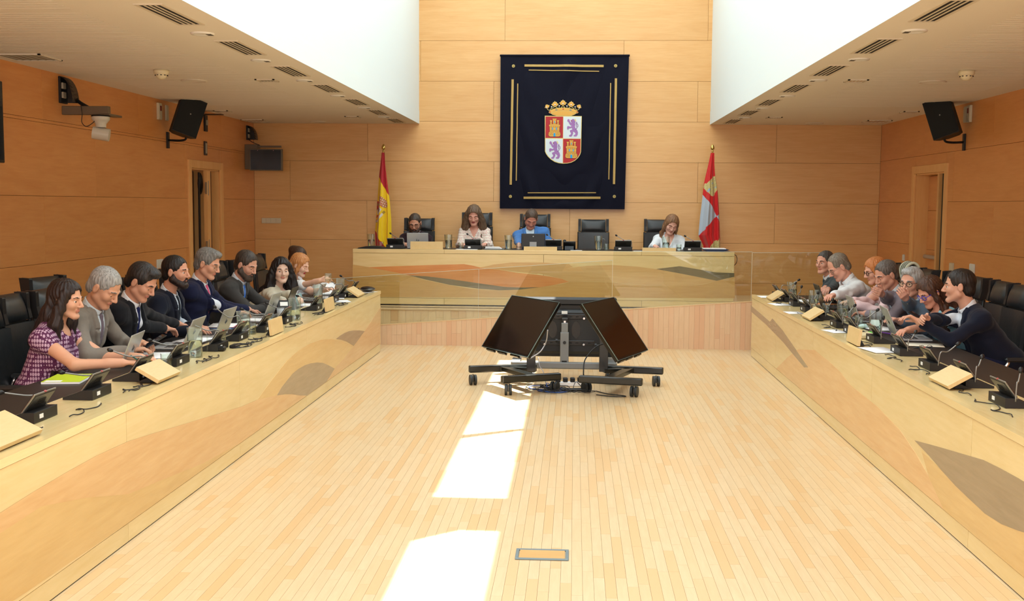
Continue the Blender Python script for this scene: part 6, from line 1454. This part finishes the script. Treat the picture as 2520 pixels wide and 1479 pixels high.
    for s_ in (-1, 1):
        B.cone(hx(s_*.015, .0895, .0235), hx(s_*.034, .0885, .029), .0036*hs, .0040*hs, .002, 2); B.cone(hx(s_*.034, .0885, .029), hx(s_*.050, .075, .023), .0040*hs, .0026*hs, .002, 2)
        B.cut_ell(hx(s_*.0865, -.004, .0), [.004*hs, .009*hs, .016*hs], R, .003)
    # hands
    for i in range(2):
        E_, W_, d = arms[i]; s_ = -1 if i == 0 else 1
        n = Vector(palm[i]); n = (n-d*n.dot(d)); n = n.normalized() if n.length > .1 else d.orthogonal().normalized()   # palm normal
        side = d.cross(n)*(1 if i == 0 else -1)     # towards the thumb
        if side.dot(Vector((-s_, 0, 0))) < -.2: side = -side
        cu = hcurl[i]; hq = .95 if not female else .86
        B.cone(tuple(E_.lerp(W_, .7)), tuple(W_), .033*hq, .025*hq, .02)
        for f in range(4):
            off = side*(.027-.0185*f)*hq; kn = W_+d*(.088-.004*abs(f-1))*hq+off; B.cone(tuple(W_+d*.012+off*.55), tuple(kn), .0145*hq, .0108*hq, .012)
            a = kn; dirv = d.copy(); lens = [(.036, .024, .018), (.041, .027, .019), (.038, .025, .018), (.029, .019, .016)][f]
            ax_ = side
            for j, ln in enumerate(lens):
                ang = cu*(.75, .85, .5)[j]+.05*f; 
                dirv = (dirv*math.cos(ang)+n*math.sin(ang)).normalized(); b = a+dirv*ln*hq; B.cone(tuple(a), tuple(b), (.0092-.0009*j)*hq, (.0084-.0010*j)*hq, .002); a = b
        t0 = W_+d*.022*hq+side*.020*hq; t1 = t0+(d*.55+side*.75+n*.25).normalized()*.034*hq; t2 = t1+(d*.85+side*.30+n*(.2+.3*cu)).normalized()*.030*hq; t3 = t2+(d*.9+n*(.2+.5*cu)-side*.1).normalized()*.022*hq
        B.cone(tuple(t0), tuple(t1), .0155*hq, .0120*hq, .010); B.cone(tuple(t1), tuple(t2), .0112*hq, .0098*hq, .003); B.cone(tuple(t2), tuple(t3), .0098*hq, .0082*hq, .002)
    SK = skin_mat('%d_%d_%d' % skin, skin); HM = hair_mat('%s_%d_%d' % (hair[0], hair[1][0], hair[2][0]), hair[1], hair[2]); BR = hair_mat('%s_%d_%d' % ('brow', (brow or hair[1])[0], hair[2][0]), brow or hair[1], hair[1])
    root = to_mesh('person', g, B.F, [SK, lips or M_LIPS, BR], None, B.T, smooth=0)
    root.location = O; root.rotation_euler = (0, 0, rz); tag(root, label, 'person', group)
    def child(nm, F_, m, T=None, sm=1): return to_mesh(nm, g, F_, m if isinstance(m, list) else [m], root, T, smooth=sm)
    # eyes
    for s_ in (-1, 1):
        eb = MB(); c = Vector(hx(s_*.031, .0672, .002)); r_ = .0150*hs
        eb.sph(c, r_, M_EYEW, 14, 8)
        gz = Vector(R @ np.array((0, 1, -.05 if eyes else -.5))).normalized(); cc = c+gz*(r_*.62)
        eb.sph(cc, r_*.52, M_IRIS, 12, 6); e_ = eb.build('eye', root)
        # lid: skin cap that covers the top (and, when looking down, most) of the ball
        lid = MB(); vs = []; K1, K2 = 7, 12; Rm = Matrix([list(x) for x in R])
        lidtop = 1.22 if eyes else 1.62
        for (a0, a1) in ((-1.5, -1.5+lidtop), (1.10, 1.6)):
            vs = []
            for i in range(K1+1):
                el = -(a0+(a1-a0)*i/K1)
                for j in range(K2+1):
                    az = -1.45+2.9*j/K2; rr = r_*1.10
                    vs.append(c+Rm @ Vector((rr*math.sin(az)*math.cos(el*.96), rr*math.cos(az)*math.cos(el*.96)*1.0, rr*math.sin(el*.96))))
            fs = [(i*(K2+1)+j, i*(K2+1)+j+1, (i+1)*(K2+1)+j+1, (i+1)*(K2+1)+j) for i in range(K1) for j in range(K2)]
            lid.add(vs, fs, SK, True)
        lid.build('eyelid', root)
    # ---- hair
    st = hair[0]; H_ = Field(g)
    if st != 'none':
        vol = {'short': .0055, 'crop': .0035, 'receding': .004, 'quiff': .008, 'wavy': .020, 'long': .013, 'bob': .013, 'drape': .013, 'updo': .014}[st]
        he(H_, (0, -.016, .040), (.076+vol*.8, .094+vol, .083+vol), .01); he(H_, (0, -.055, -.025), (.060+vol*.6, .050+vol*.6, .060), .02)
        if st == 'quiff': he(H_, (0, .045, .098), (.055, .045, .028), .02)
        # strands: grooves running over the skull
        x_, y_, z_ = g.P((slice(None),)*3)
        # face opening
        hl = {'receding': .050, 'crop': .076, 'short': .080, 'quiff': .088}.get(st, .088)
        cut = Field(g)
        fo = {'receding': .008, 'crop': .018}.get(st, .022) if not long_ else .034
        he(cut, (0, .125, -.02), (.092, .125-fo, hl+.020), .001); he(cut, (0, .10, -.10), (.12, .10-.005, .09), .001); he(cut, (0, .125, .012), (.080, .125-fo+.004, .074 if st != 'receding' else .05), .001)
        if st == 'receding': he(cut, (0, .09, .06), (.07, .07, .05), .01)
        if not long_:
            for s_ in (-1, 1): he(cut, (s_*.085, -.005, -.012), (.022, .024, .034), .006)
            he(cut, (0, -.07, -.125), (.10, .08, .055), .006)
        H_.F = np.maximum(H_.F, -cut.F)
        if long_:
            for s_ in (-1, 1):
                if st == 'long': ch = [(s_*.066, .020, .045), (s_*.080, .004, -.06), (s_*.088, -.01, -.15)]; ww = [.026, .036, .046]
                elif st == 'wavy': ch = [(s_*.072, .012, .045), (s_*.098, -.004, -.06), (s_*.112, .0, -.16)]; ww = [.034, .046, .054]
                elif st == 'bob': ch = [(s_*.070, .030, .050), (s_*.084, .022, -.04), (s_*.088, .022, -.115)]; ww = [.018, .021, .021]
                else: ch = [(s_*.066, .022, .045), (s_*.080, .012, -.05), (s_*.084, .020, -.14)]; ww = [.020, .023, .024]
                for a, b, ra, rb in zip(ch, ch[1:], ww, ww[1:]): H_.cone(hx(*a), hx(*b), ra*hs, rb*hs, .015)
            zb = {'long': -.20, 'wavy': -.17, 'bob': -.075, 'drape': -.12}[st]
            he(H_, (0, -.075, zb*.45), (.082 if st != 'wavy' else .105, .040, abs(zb)*.75+.03), .02)
            if st in ('long', 'drape', 'wavy'):    # locks falling over back and front of the shoulders
                for s_ in (-1, 1):
                    a = Vector(hx(s_*.086, -.01, -.14)); b = N+xr*s_*.105+yf*.085-sp*.16; c_ = N+xr*s_*.10+yf*.115-sp*(.34 if st == 'long' else .24 if st == 'wavy' else .17)
                    H_.cone(tuple(a), tuple(b), .030, .034, .02); H_.cone(tuple(b), tuple(c_), .034, .022, .02)
                a = Vector(hx(0, -.09, -.10)); H_.cone(tuple(a), tuple(N-yf*.10-sp*.14), .065, .050, .03)
            H_.F = np.maximum(H_.F, -cut.F-.0)
        hxv = (x_-Hc.x)*R[0][0]+(y_-Hc.y)*R[1][0]+(z_-Hc.z)*R[2][0]; hyv = (x_-Hc.x)*R[0][1]+(y_-Hc.y)*R[1][1]+(z_-Hc.z)*R[2][1]; hzv = (x_-Hc.x)*R[0][2]+(y_-Hc.y)*R[1][2]+(z_-Hc.z)*R[2][2]
        ang = np.arctan2(hyv+.02, hxv)
        am = .0026 if long_ else .0014
        H_.F = H_.F+am*np.sin(ang*22+hzv*38+3*np.sin(hzv*26))+am*.7*np.sin(hxv*170+hyv*60+2*np.sin(hyv*50))
        if st == 'updo': he(H_, (0, -.09, .06), (.06, .055, .055), .02)
        child('hair', H_.F, HM, sm=1)
    if beard:
        b_ = Field(g); d_ = .009 if beard[0] == 'full' else .003
        for s_ in (-1, 1):
            b_.cone(hx(s_*(jw+.004), .006, -.052), hx(s_*.020, .068, -.098), .024*hs+d_, .020*hs+d_, .015); b_.cone(hx(s_*.060, .012, -.018), hx(s_*(jw+.002), .012, -.055), .009*hs+d_*.3, .019*hs+d_, .01)
            b_.cone(hx(s_*.022, .082, -.068), hx(s_*.004, .090, -.046), .006+d_*.4, .0055+d_*.3, .006)
        he(b_, (0, .068, -.100), (.026+d_, .024+d_, .020+d_), .012)
        cm = Field(g); he(cm, (0, .10, -.059), (.021, .02, .0085), .002); he(cm, (0, .108, .005), (.05, .058, .046), .002)
        b_.F = np.maximum(b_.F, -cm.F); b_.F += .0012*np.sin(x_*310+z_*120)*np.sin(z_*260+y_*90)
        child('beard', b_.F, hair_mat('beard_%d' % beard[1][0], beard[1], beard[2]), sm=0)
    if glasses:
        gm = mat('frame_%d_%d_%d' % tuple(glasses[:3]), tuple(glasses[:3]), .3, metal=.3); tr_ = .0022 if len(glasses) < 4 else glasses[3]
        G_ = MB()
        for s_ in (-1, 1):
            P_ = [hx(s_*.033+.0235*math.cos(a), .092-.006*abs(math.cos(a))*(math.cos(a)*s_ > 0), .001+.0185*math.sin(a)) for a in [i*PI/10 for i in range(20)]]
            G_.tube(P_, tr_, gm, n=6, close=True); G_.tube([hx(s_*.056, .086, .006), hx(s_*.079, .030, .010), hx(s_*.084, -.006, .010), hx(s_*.084, -.022, -.004)], tr_*.9, gm, n=6)
        G_.tube([hx(-.010, .095, .003), hx(0, .099, .006), hx(.010, .095, .003)], tr_, gm, n=6)
        go = G_.build('glasses', root)
        for s_ in (-1, 1):
            ln = MB(); n_ = 16; vs = [hx(s_*.033+.0225*math.cos(2*PI*i/n_), .0915, .001+.0175*math.sin(2*PI*i/n_)) for i in range(n_)]; ln.add(vs, [list(range(n_))], M_PANE); ln.build('lens', go)
    if earring:
        for s_ in (-1, 1): MB().tube([hx(s_*.082, -.004+.010*math.sin(a), -.048+.012*math.cos(a)) for a in [i*PI/6 for i in range(12)]], .0022, M_CHROME, n=6, close=True).build('earring', root)
    # ---- clothes: coordinates in the torso frame
    X_, Y_, Z_ = g.P((slice(None),)*3)
    dx, dy, dz = X_-N.x, Y_-N.y, Z_-N.z
    tx = dx*xr.x+dy*xr.y+dz*xr.z; ty = dx*yf.x+dy*yf.y+dz*yf.z; tz = dx*sp.x+dy*sp.y+dz*sp.z    # tz = 0 at neck base, negative down
    fold = .0022*np.sin(tz*62+tx*30+2*np.sin(tx*22))+.0018*np.sin(tz*38-ty*55+1.5*np.sin(tz*31))
    def sleeves(ext, off, t_end, rs=1.0):
        F_ = Field(g)
        for i in range(2):
            E_, W_, d = arms[i]; e = E_.lerp(W_, t_end) if t_end > 0 else S[i].lerp(E_, 1+t_end)
            if t_end > 0: F_.cone(tuple(S[i]), tuple(E_), (.054*(.6+.4*w)+off)*rs, (.046+off)*rs, .02); F_.cone(tuple(E_), tuple(e), (.046+off)*rs, (.035+off)*rs, .02)
            else: F_.cone(tuple(S[i]), tuple(e), (.060*(.6+.4*w)+off)*rs, (.058+off)*rs, .02)
        return F_.F
    na, nb = N-sp*.03-yf*.002, Vector(hx(0, -.018, -.045)); nr = .058*(1 if not female else .88)
    neckhole = d_cone((X_, Y_, Z_), na, nb, nr, .052*hs*(1 if not female else .86)); nax = (nb-na).normalized()      # distance from the neck
    nu = (X_-na.x)*nax.x+(Y_-na.y)*nax.y+(Z_-na.z)*nax.z; front_ = np.clip(ty, -.06, .10); nz = nu+.42*front_-.062
    c0 = [cloth('%s_%d_%d_%d' % (top, *c), c) if isinstance(c, tuple) else c for c in colors]
    legs_c = cloth('trousers_%d' % (colors[0][0] if isinstance(colors[0], tuple) else 40), colors[0] if isinstance(colors[0], tuple) and top == 'suit' else (38, 40, 48))
    child('trousers', np.maximum(legs.F-.006, -(tor.F+.03)) if True else 0, legs_c, sm=1)
    if top == 'suit':
        sh = smin(tor.F-.006, sleeves(0, -.006, .93), .02)
        shf = np.maximum(sh, -(neckhole-.002)); child('shirt', shf, c0[1] if len(c0) > 1 else M_WSHIRT)
        jk = smin(tor.F-.016, sleeves(0, .004, .86), .035)+fold
        vd = np.abs(tx)-(.003+.20*np.clip(tz+.30, 0, .3))       # V opening down to tz=-.30
        lw_ = .012+.15*np.clip(tz+.30, 0, .21); lap = np.clip((lw_-vd)/.003, 0, 1)*np.clip((vd+.002)/.004, 0, 1)*(ty > 0)*(tz > -.30)*(1-.9*((tz > -.092) & (tz < -.078))); jk = jk+.004*np.exp(-((vd-lw_-.006)/.006)**2)*(ty > 0)*(tz > -.29)-.009*lap
        hem = np.where((tz < -.31) & (ty > 0), np.abs(tx)-.006+.0*tz, .1); front = (ty > .02)
        opening = np.where(front, np.where(tz > -.31, vd, .05), np.where(tz > -.02, neckhole-.012, .05))
        jk = np.maximum(jk, -opening)
        jk = np.maximum(jk, -(neckhole-.015))
        ax2 = np.exp(-((np.abs(tx)-(sw-.012))/.006)**2)*(tz > -.14)*(tz < .02); jk = jk+.003*ax2
        child('jacket', jk, c0[0], sm=1)
        if collar:
            cl_ = np.abs(neckhole-(.009-.10*np.clip(nz, -.04, .0)))-.0045
            cl_ = np.maximum(cl_, np.maximum(nz-.010, -(nz+.036))); cl_ = np.maximum(cl_, -(np.where(ty > .02, np.abs(tx)-.010+.9*np.clip(nz, -.05, .02), .05))); child('shirt_collar', cl_.astype(np.float32), c0[1] if len(c0) > 1 else M_WSHIRT, sm=1)
        for i in range(2):
            E_, W_, d = arms[i]
            for kk in range(2): MB().sph(tuple(E_.lerp(W_, .80-.06*kk)+Vector((0, 0, -.03))-xr*(.034*(1 if i else -1))), .006, M_MICE, 8, 5).build('cuff_button', root)
        if tie:
            tm = tie if not isinstance(tie, tuple) else cloth('tie_%d_%d_%d' % tie, tie, .25, 200, .5)
            tf = np.maximum(tor.F-.0125, np.abs(tx)-(.014+.07*np.clip(-tz-.05, 0, .3))); tf = np.maximum(tf, -ty+.02); tf = np.maximum(tf, -(neckhole-.006)); tf = np.maximum(tf, -(tz+.42))
            F_ = Field(g); F_.F = tf.astype(np.float32); kq = na+nax*.014+yf*(nr+.012)-sp*.008; F_.ell(tuple(kq), (.019, .015, .022), TR, .010); child('tie', F_.F, tm, sm=0)
    elif top in ('shirt', 'blouse', 'cream', 'tee'):
        te = {'shirt': .90, 'blouse': .88, 'cream': .88, 'tee': .02}[top]
        sh = smin(tor.F-.012, sleeves(0, .006 if top != 'tee' else .004, te, 1.12 if top != 'tee' else 1.0), .03)+fold*1.5
        vd = np.abs(tx)-(.004+.5*np.clip(tz+.13, 0, .13)); sh = np.maximum(sh, -np.where((ty > .02) & (tz > -.13), vd, .05)); sh = np.maximum(sh, -(neckhole-(.006 if collar else .018))); child('shirt' if top == 'shirt' else 'blouse', sh, c0[0])
        if collar and top in ('shirt', 'blouse'):
            cl_ = np.abs(neckhole-(.012-.25*np.clip(nz, -.04, .0)))-.005; cl_ = np.maximum(cl_, np.maximum(nz-.004, -(nz+.034))); cl_ = np.maximum(cl_, -(np.where(ty > .01, np.abs(tx)-.022+.9*np.clip(nz, -.05, .02), .05))); child('collar', cl_.astype(np.float32), c0[0], sm=1)
    elif top == 'sleeveless':
        sh = smin(tor.F-.010, sleeves(0, .004, -.80), .02)+fold*.6; sh = np.maximum(sh, -(neckhole-.016-np.clip(ty, 0, .1)*.35)); child('top', sh, c0[0])
    elif top == 'straps':
        sh = tor.F-.008+fold*.4; keep = np.maximum(tz+.10, -1) ; strap = np.maximum(np.abs(np.abs(tx)-.085)-.011, tz-.06); sh = np.maximum(sh, np.minimum(tz+.115, strap)); child('top', sh, c0[0])
    root['_arms'] = 0; del root['_arms']
    world = lambda v: O+Matrix.Rotation(rz, 3, 'Z') @ Vector(v)
    return root, [world(a[1]+a[2]*.09) for a in arms], world
def pattern(name, base, cols, scale, kind='ogee'):
    if name in MATS: return MATS[name]
    m = mat(name, base, .85, spec=.2); t = m.node_tree; N = t.nodes; L = t.links; tc = N.new('ShaderNodeTexCoord'); cur = None
    mp = N.new('ShaderNodeMapping'); mp.inputs['Scale'].default_value = (scale, scale, scale*.62); L.new(tc.outputs['Object'], mp.inputs[0])
    v = N.new('ShaderNodeTexVoronoi'); v.feature = 'F1'; v.inputs['Randomness'].default_value = 0 if kind == 'ogee' else .5; L.new(mp.outputs[0], v.inputs['Vector'])
    s = N.new('ShaderNodeMath'); s.operation = 'MULTIPLY'; L.new(v.outputs['Distance'], s.inputs[0]); s.inputs[1].default_value = 1.35
    cr = N.new('ShaderNodeValToRGB'); cr.color_ramp.interpolation = 'CONSTANT'; L.new(s.outputs[0], cr.inputs[0]); e = cr.color_ramp.elements
    for i, (p, c) in enumerate(cols):
        x = e[i] if i < 2 else e.new(p); x.position = p; x.color = srgb(*c)
    L.new(cr.outputs[0], N['Principled BSDF'].inputs['Base Color']); return m
M_PURPAT = pattern('purple_leaf_print', (150, 110, 140), [(0, (214, 186, 206)), (.16, (150, 100, 136)), (.24, (212, 184, 204)), (.40, (140, 92, 128)), (.47, (208, 178, 200)), (.60, (84, 40, 72)), (.72, (96, 50, 84))], 12)
M_PATW = pattern('red_blue_print', (226, 222, 206), [(0, (200, 90, 100)), (.10, (226, 222, 208)), (.34, (60, 80, 120)), (.39, (226, 222, 208)), (.46, (196, 100, 70)), (.52, (226, 222, 208)), (.62, (190, 60, 80)), (.68, (228, 224, 210))], 9)
M_NAVYDOT = pattern('navy_dotted_silk', (24, 30, 70), [(0, (190, 196, 220)), (.14, (26, 32, 78)), (.9, (22, 28, 66))], 60)
M_BLUECHK = pattern('blue_checked_silk', (70, 120, 200), [(0, (170, 200, 230)), (.25, (70, 120, 205)), (.9, (56, 100, 190))], 60)
M_PINK = cloth('pink_silk', (206, 84, 120), .1, 200, .5)
HL = lambda u, v, X: at(u, v, 0, X)
HD = lambda u, v: at(u, v, 1, 15.86)
Dk = lambda u, v, h=.055: at(u, v, 2, ZD+h)
GP1, GP2, GP3 = 'people seated along the left desk', 'people seated along the right desk', 'people seated behind the presiding desk'
PEOPLE = []
def pl(*a, **k): PEOPLE.append(person(*a, **k)); return PEOPLE[-1]
# ---- left row, near to far
h = HL(163, 738, -3.12)
pl('woman with very long dark hair in a purple patterned sleeveless top, writing', h, FL, (-3.32, h.y+.02), (Dk(345, 880), Dk(300, 893)), hy=-.06, hp=.12, hs=.99, sw=.168, bulk=.98, skin=(226, 165, 133), hair=('long', (24, 18, 18), (52, 38, 34)), top='sleeveless', colors=(M_PURPAT,), female=True, hcurl=(.5, .8), earring=True, group=GP1, fine=.005)
h = HL(257, 708, -3.06)
p2 = pl('grey-haired man in a light grey checked suit looking down at a phone', h, FL, (-3.38, h.y+.03), (Dk(350, 846, .08), Dk(322, 862, .08)), hy=-.15, hp=.62, hs=1.08, skin=(215, 156, 124), hair=('short', (110, 108, 104), (176, 174, 170)), top='suit', colors=((128, 120, 110), (206, 218, 226)), tie=(110, 98, 108), eyes=0, hcurl=(.7, .7), group=GP1, fine=.005, brow=(70, 60, 54))
h = HL(349, 694, -3.02)
pl('dark-haired man in a black suit with a navy dotted tie, reading', h, FL, (-3.36, h.y+.02), (Dk(462, 806), Dk(440, 818)), hy=-.15, hp=.58, hs=1.08, skin=(213, 152, 124), hair=('quiff', (20, 18, 18), (48, 42, 40)), top='suit', colors=((20, 21, 26), (226, 230, 236)), tie=M_NAVYDOT, eyes=0, group=GP1)
h = HL(433, 669, -3.14)
pl('man with a full black beard in a dark navy suit looking ahead', h, FL, (-3.34, h.y+.02), (Dk(492, 806), Dk(470, 812)), hy=-.10, hp=.08, hs=1.04, skin=(213, 152, 124), hair=('short', (18, 16, 16), (36, 32, 30)), beard=('full', (24, 18, 16), (54, 38, 32)), top='suit', colors=((20, 24, 38), (208, 218, 228)), tie=(16, 26, 38), group=GP1)
h = HL(511, 649, -3.13)
pl('older man with curly grey hair, glasses and a pink tie, typing', h, FL, (-3.36, h.y+.02), (Dk(612, 762), Dk(600, 770)), hy=-.12, hp=.36, hs=1.07, bulk=1.12, sw=.195, skin=(222, 160, 131), hair=('quiff', (78, 76, 72), (140, 138, 134)), glasses=(170, 150, 130, .0014), top='suit', colors=((24, 28, 56), (222, 228, 236)), tie=M_PINK, eyes=0, group=GP1, brow=(70, 60, 54))
h = HL(606, 652, -3.04)
pl('bearded man with slicked-back hair in a grey suit and a light blue tie', h, FL, (-3.40, h.y+.03), (Dk(700, 752), Dk(668, 756)), hy=-.32, hp=.42, hs=1.08, bulk=1.12, sw=.20, skin=(213, 156, 131), hair=('short', (34, 28, 24), (78, 68, 60)), beard=('full', (44, 34, 28), (92, 78, 66)), top='suit', colors=((62, 60, 58), (212, 224, 236)), tie=M_BLUECHK, eyes=0, group=GP1)
h = HL(692, 667, -3.0)
pl('woman with wavy black hair in a cream jacket looking towards the camera', h, FL+.05, (-3.34, h.y+.10), (Dk(748, 742), Dk(708, 748)), hy=-1.15, hp=.02, hs=1.05, sw=.165, bulk=.92, skin=(232, 188, 165), hair=('wavy', (14, 12, 14), (38, 32, 32)), top='cream', colors=((206, 198, 176),), female=True, collar=False, eyes=1, group=GP1)
h = HL(738, 653, -2.95)
pw8 = pl('orange-haired woman in a white blouse raising a glass', h, FL, (-3.30, h.y+.05), (at(806, 712, 0, -2.62), at(790, 690, 0, -2.62)), hy=-.2, hp=.36, hs=1.0, sw=.16, bulk=.9, skin=(237, 184, 156), hair=('bob', (160, 96, 50), (206, 148, 92)), top='tee', colors=((226, 226, 226),), female=True, lips=M_LIPR, eyes=0, hcurl=(.6, 1.0), palm=((0, 0, -1), (.2, 1, 0)), earring=True, group=GP1, brow=(120, 80, 50))
h = HL(733, 634, -3.28)
pl('person with brown pinned-up hair hidden behind the orange-haired woman', h, FL, (-3.42, h.y+.02), (None, None), hy=-.2, hp=.4, hs=1.0, sw=.16, bulk=.9, skin=(224, 167, 139), hair=('updo', (46, 30, 22), (86, 60, 44)), top='shirt', colors=((210, 210, 214),), female=True, eyes=0, group=GP1, fine=.007)
# ---- raised desk
z0 = ZP
h = HD(1021, 549)
pl('bearded man with glasses in a dark red jacket behind a laptop', h, FD, (h.x, 16.0), ((h.x+.20, 15.56, ZDD+.05), (h.x-.12, 15.50, ZDD+.05)), hp=.42, hs=1.12, skin=(213, 150, 120), hair=('crop', (46, 38, 32), (82, 70, 60)), beard=('full', (40, 30, 26), (76, 58, 48)), glasses=(24, 24, 28, .002), top='suit', colors=((46, 30, 36), (214, 222, 238)), tie=(190, 100, 150), floorz=z0, eyes=0, group=GP3, fine=.006)
h = HD(1166, 531)
pl('woman with shoulder-length brown hair in a red and blue patterned cardigan', h, FD, (h.x+.01, 16.0), ((h.x+.20, 15.52, ZDD+.05), (h.x-.13, 15.48, ZDD+.05)), hp=.36, hs=1.14, sw=.18, bulk=1.02, skin=(224, 160, 137), hair=('wavy', (70, 52, 38), (124, 100, 78)), top='cream', colors=(M_PATW,), collar=False, female=True, lips=mat('lips_rose', (168, 76, 78), .4), floorz=z0, eyes=0, earring=True, group=GP3, fine=.006)
h = HD(1307, 539)
pl('heavy-set man in a sky blue blazer looking down behind a black monitor', h, FD, (h.x+.06, 16.02), ((h.x+.30, 15.58, ZDD+.05), (h.x-.15, 15.40, ZDD+.05)), hy=.12, hp=.62, hr=-.08, hs=1.14, sw=.215, bulk=1.2, skin=(213, 141, 116), hair=('short', (56, 44, 36), (98, 80, 68)), top='suit', colors=((74, 122, 184), (208, 226, 238)), floorz=z0, eyes=0, group=GP3, fine=.006)
h = HD(1652, 553)
pl('woman with light brown hair in a loose white shirt, writing', h, FD, (h.x-.03, 16.0), ((h.x+.22, 15.55, ZDD+.05), (h.x-.26, 15.45, ZDD+.05)), hy=.12, hp=.48, hr=-.22, hs=1.12, sw=.175, bulk=1.08, skin=(232, 173, 150), hair=('drape', (96, 66, 44), (158, 118, 84)), top='shirt', colors=((222, 228, 232),), female=True, floorz=z0, eyes=0, earring=True, group=GP3, fine=.006)
# ---- right row, near to far
h = HL(2360, 705, 2.93)
pr1 = pl('man in a navy suit leaning on the right desk with clasped hands', h, FR_, (3.28, h.y-.02), (at(2262, 792, 0, 2.58), at(2272, 786, 0, 2.60)), hy=-.30, hp=.05, hs=1.08, bulk=1.1, sw=.20, skin=(218, 160, 133), hair=('short', (22, 18, 17), (50, 42, 38)), top='suit', colors=((24, 28, 44), (224, 230, 238)), eyes=1, hcurl=(.9, .9), palm=((0, .8, -.3), (0, -.8, -.3)), group=GP2)
h = HL(2289, 719, 2.86)
pr2 = pl('woman with brown hair, bright blue glasses and a light blue strappy top', h, FR_, (3.24, h.y+.04), (at(2235, 812, 0, 2.56), at(2250, 802, 0, 2.56)), hy=.3, hp=.55, hs=1.0, sw=.16, bulk=.92, skin=(222, 156, 128), hair=('drape', (40, 26, 22), (96, 66, 50)), glasses=(30, 50, 200, .0028), top='straps', colors=((150, 204, 222),), female=True, eyes=0, group=GP2)
h = HL(2243, 696, 2.84)
pl('grey-haired man with dark glasses in a blue-grey jacket, hand at his mouth', h, FR_, (3.26, h.y+.04), (at(2215, 790, 0, 2.62), at(2222, 728, 0, 2.66)), hy=.75, hp=.10, hs=1.06, skin=(224, 165, 141), hair=('quiff', (130, 132, 132), (190, 192, 192)), glasses=(46, 44, 44, .0026), top='suit', colors=((84, 98, 114), (206, 222, 232)), eyes=1, hcurl=(.6, .9), palm=((0, 0, -1), (1, -.2, 0)), elbow=(None, (.3, -.1, -1)), group=GP2, brow=(110, 110, 110))
h = HL(2181, 677, 2.80)
pl('man with cropped greying hair in a mauve-grey blazer resting his chin on his fist', h, FR_, (3.26, h.y+.04), (at(2130, 772, 0, 2.6), at(2163, 722, 0, 2.63)), hy=.30, hp=.42, hs=1.08, skin=(213, 152, 128), hair=('crop', (60, 52, 48), (112, 104, 98)), top='suit', colors=((126, 116, 124), (214, 224, 230)), eyes=0, hcurl=(.5, 1.2), palm=((0, 0, -1), (1, 0, 0)), elbow=(None, (.3, -.1, -1)), group=GP2)
h = HL(2154, 667, 2.88)
pl('orange-haired woman with dark glasses in a pale pink blouse', h, FR_, (3.28, h.y+.04), (at(2105, 748, 0, 2.62), at(2098, 742, 0, 2.62)), hy=.1, hp=.30, hs=1.02, sw=.165, bulk=.95, skin=(232, 171, 145), hair=('bob', (170, 96, 48), (208, 138, 80)), glasses=(36, 30, 34, .0026), top='blouse', colors=((232, 200, 200),), female=True, eyes=0, collar=False, group=GP2, brow=(120, 70, 40))
h = HL(2064, 657, 2.66)
pl('man with swept-back thinning hair and thin glasses in a white linen shirt', h, FR_, (3.20, h.y+.03), (at(2046, 728, 0, 2.45), at(2056, 738, 0, 2.5)), hy=.12, hp=.62, hs=1.10, bulk=1.1, sw=.195, skin=(224, 160, 135), hair=('receding', (84, 74, 62), (140, 130, 116)), glasses=(120, 110, 110, .0013), top='shirt', colors=((226, 230, 232),), eyes=0, group=GP2)
h = HL(2030, 646, 2.74)
pl('man with short dark hair in a dark grey suit at the far right end', h, FR_, (3.22, h.y+.02), (at(2024, 722, 0, 2.52), at(2016, 726, 0, 2.5)), hy=.62, hp=.08, hs=1.04, skin=(218, 156, 131), hair=('crop', (40, 36, 34), (86, 80, 76)), top='suit', colors=((62, 70, 72), (228, 232, 236)), eyes=1, group=GP2)
# ---- things in their hands
def phone(p, rz, rx, label):
    R = empty('mobile_phone', p, rz, label, 'phone'); R.rotation_euler = (rx, 0, rz)
    MB().box((0, 0, 0), (.078, .155, .009), M_BLACK, b=.004).build('case', R); MB().box((0, 0, .0048), (.070, .146, .001), mat('phone_screen', (20, 24, 30), .08)).build('screen', R)
c = p2[1][0]; phone((c.x+.05, c.y-.02, c.z+.02), -.9, .5, 'large black phone held by the man in the grey checked suit')
c = pr2[1][1]; phone((c.x-.03, c.y-.02, c.z+.035), .9, .5, 'dark patterned phone held by the woman with blue glasses')
c = pw8[1][1]; tumbler(c.x+.02, c.y+.0, c.z-.03, 'drinking glass held up by the orange-haired woman', 'drinking glasses', .3)
p_ = PEOPLE[0][1][1]; tag(MB().cyl((p_.x-.03, p_.y-.03, p_.z+.045), (p_.x+.06, p_.y+.02, p_.z-.03), .0045, mat('teal_pen', (20, 90, 84), .3), n=10).build('pen'), 'teal pen in the hand of the woman in the purple top', 'pen')
w_ = pr1[1][1]

# ---- the chairs they sit on
SEATS = [(0, 'of the woman in the purple top, at the left edge'), (1, 'of the man in the grey checked suit'), (2, 'of the man in the black suit'), (3, 'of the dark-bearded man'), (4, 'of the man with the pink tie'), (5, 'of the bearded man in grey'), (6, 'of the black-haired woman in cream'), (7, 'of the orange-haired woman raising a glass'), (8, 'of the person with pinned-up hair'),
         (13, 'of the man in navy, cut by the right edge'), (14, 'of the woman with bright blue glasses'), (15, 'of the man with his hand at his mouth'), (16, 'of the man resting his chin'), (17, 'of the orange-haired woman with dark glasses'), (18, 'of the man in the white linen shirt'), (19, 'with a striped scarf over its back')]
for k_, lab in SEATS:
    o_ = PEOPLE[k_][0]; s_ = -1 if o_.location.x < 0 else 1
    c_ = chair(o_.location.x+s_*.05, o_.location.y, 0, FL if s_ < 0 else FR_, 'black leather chair '+lab, CG1 if s_ < 0 else CG2); c_.scale.z = .95
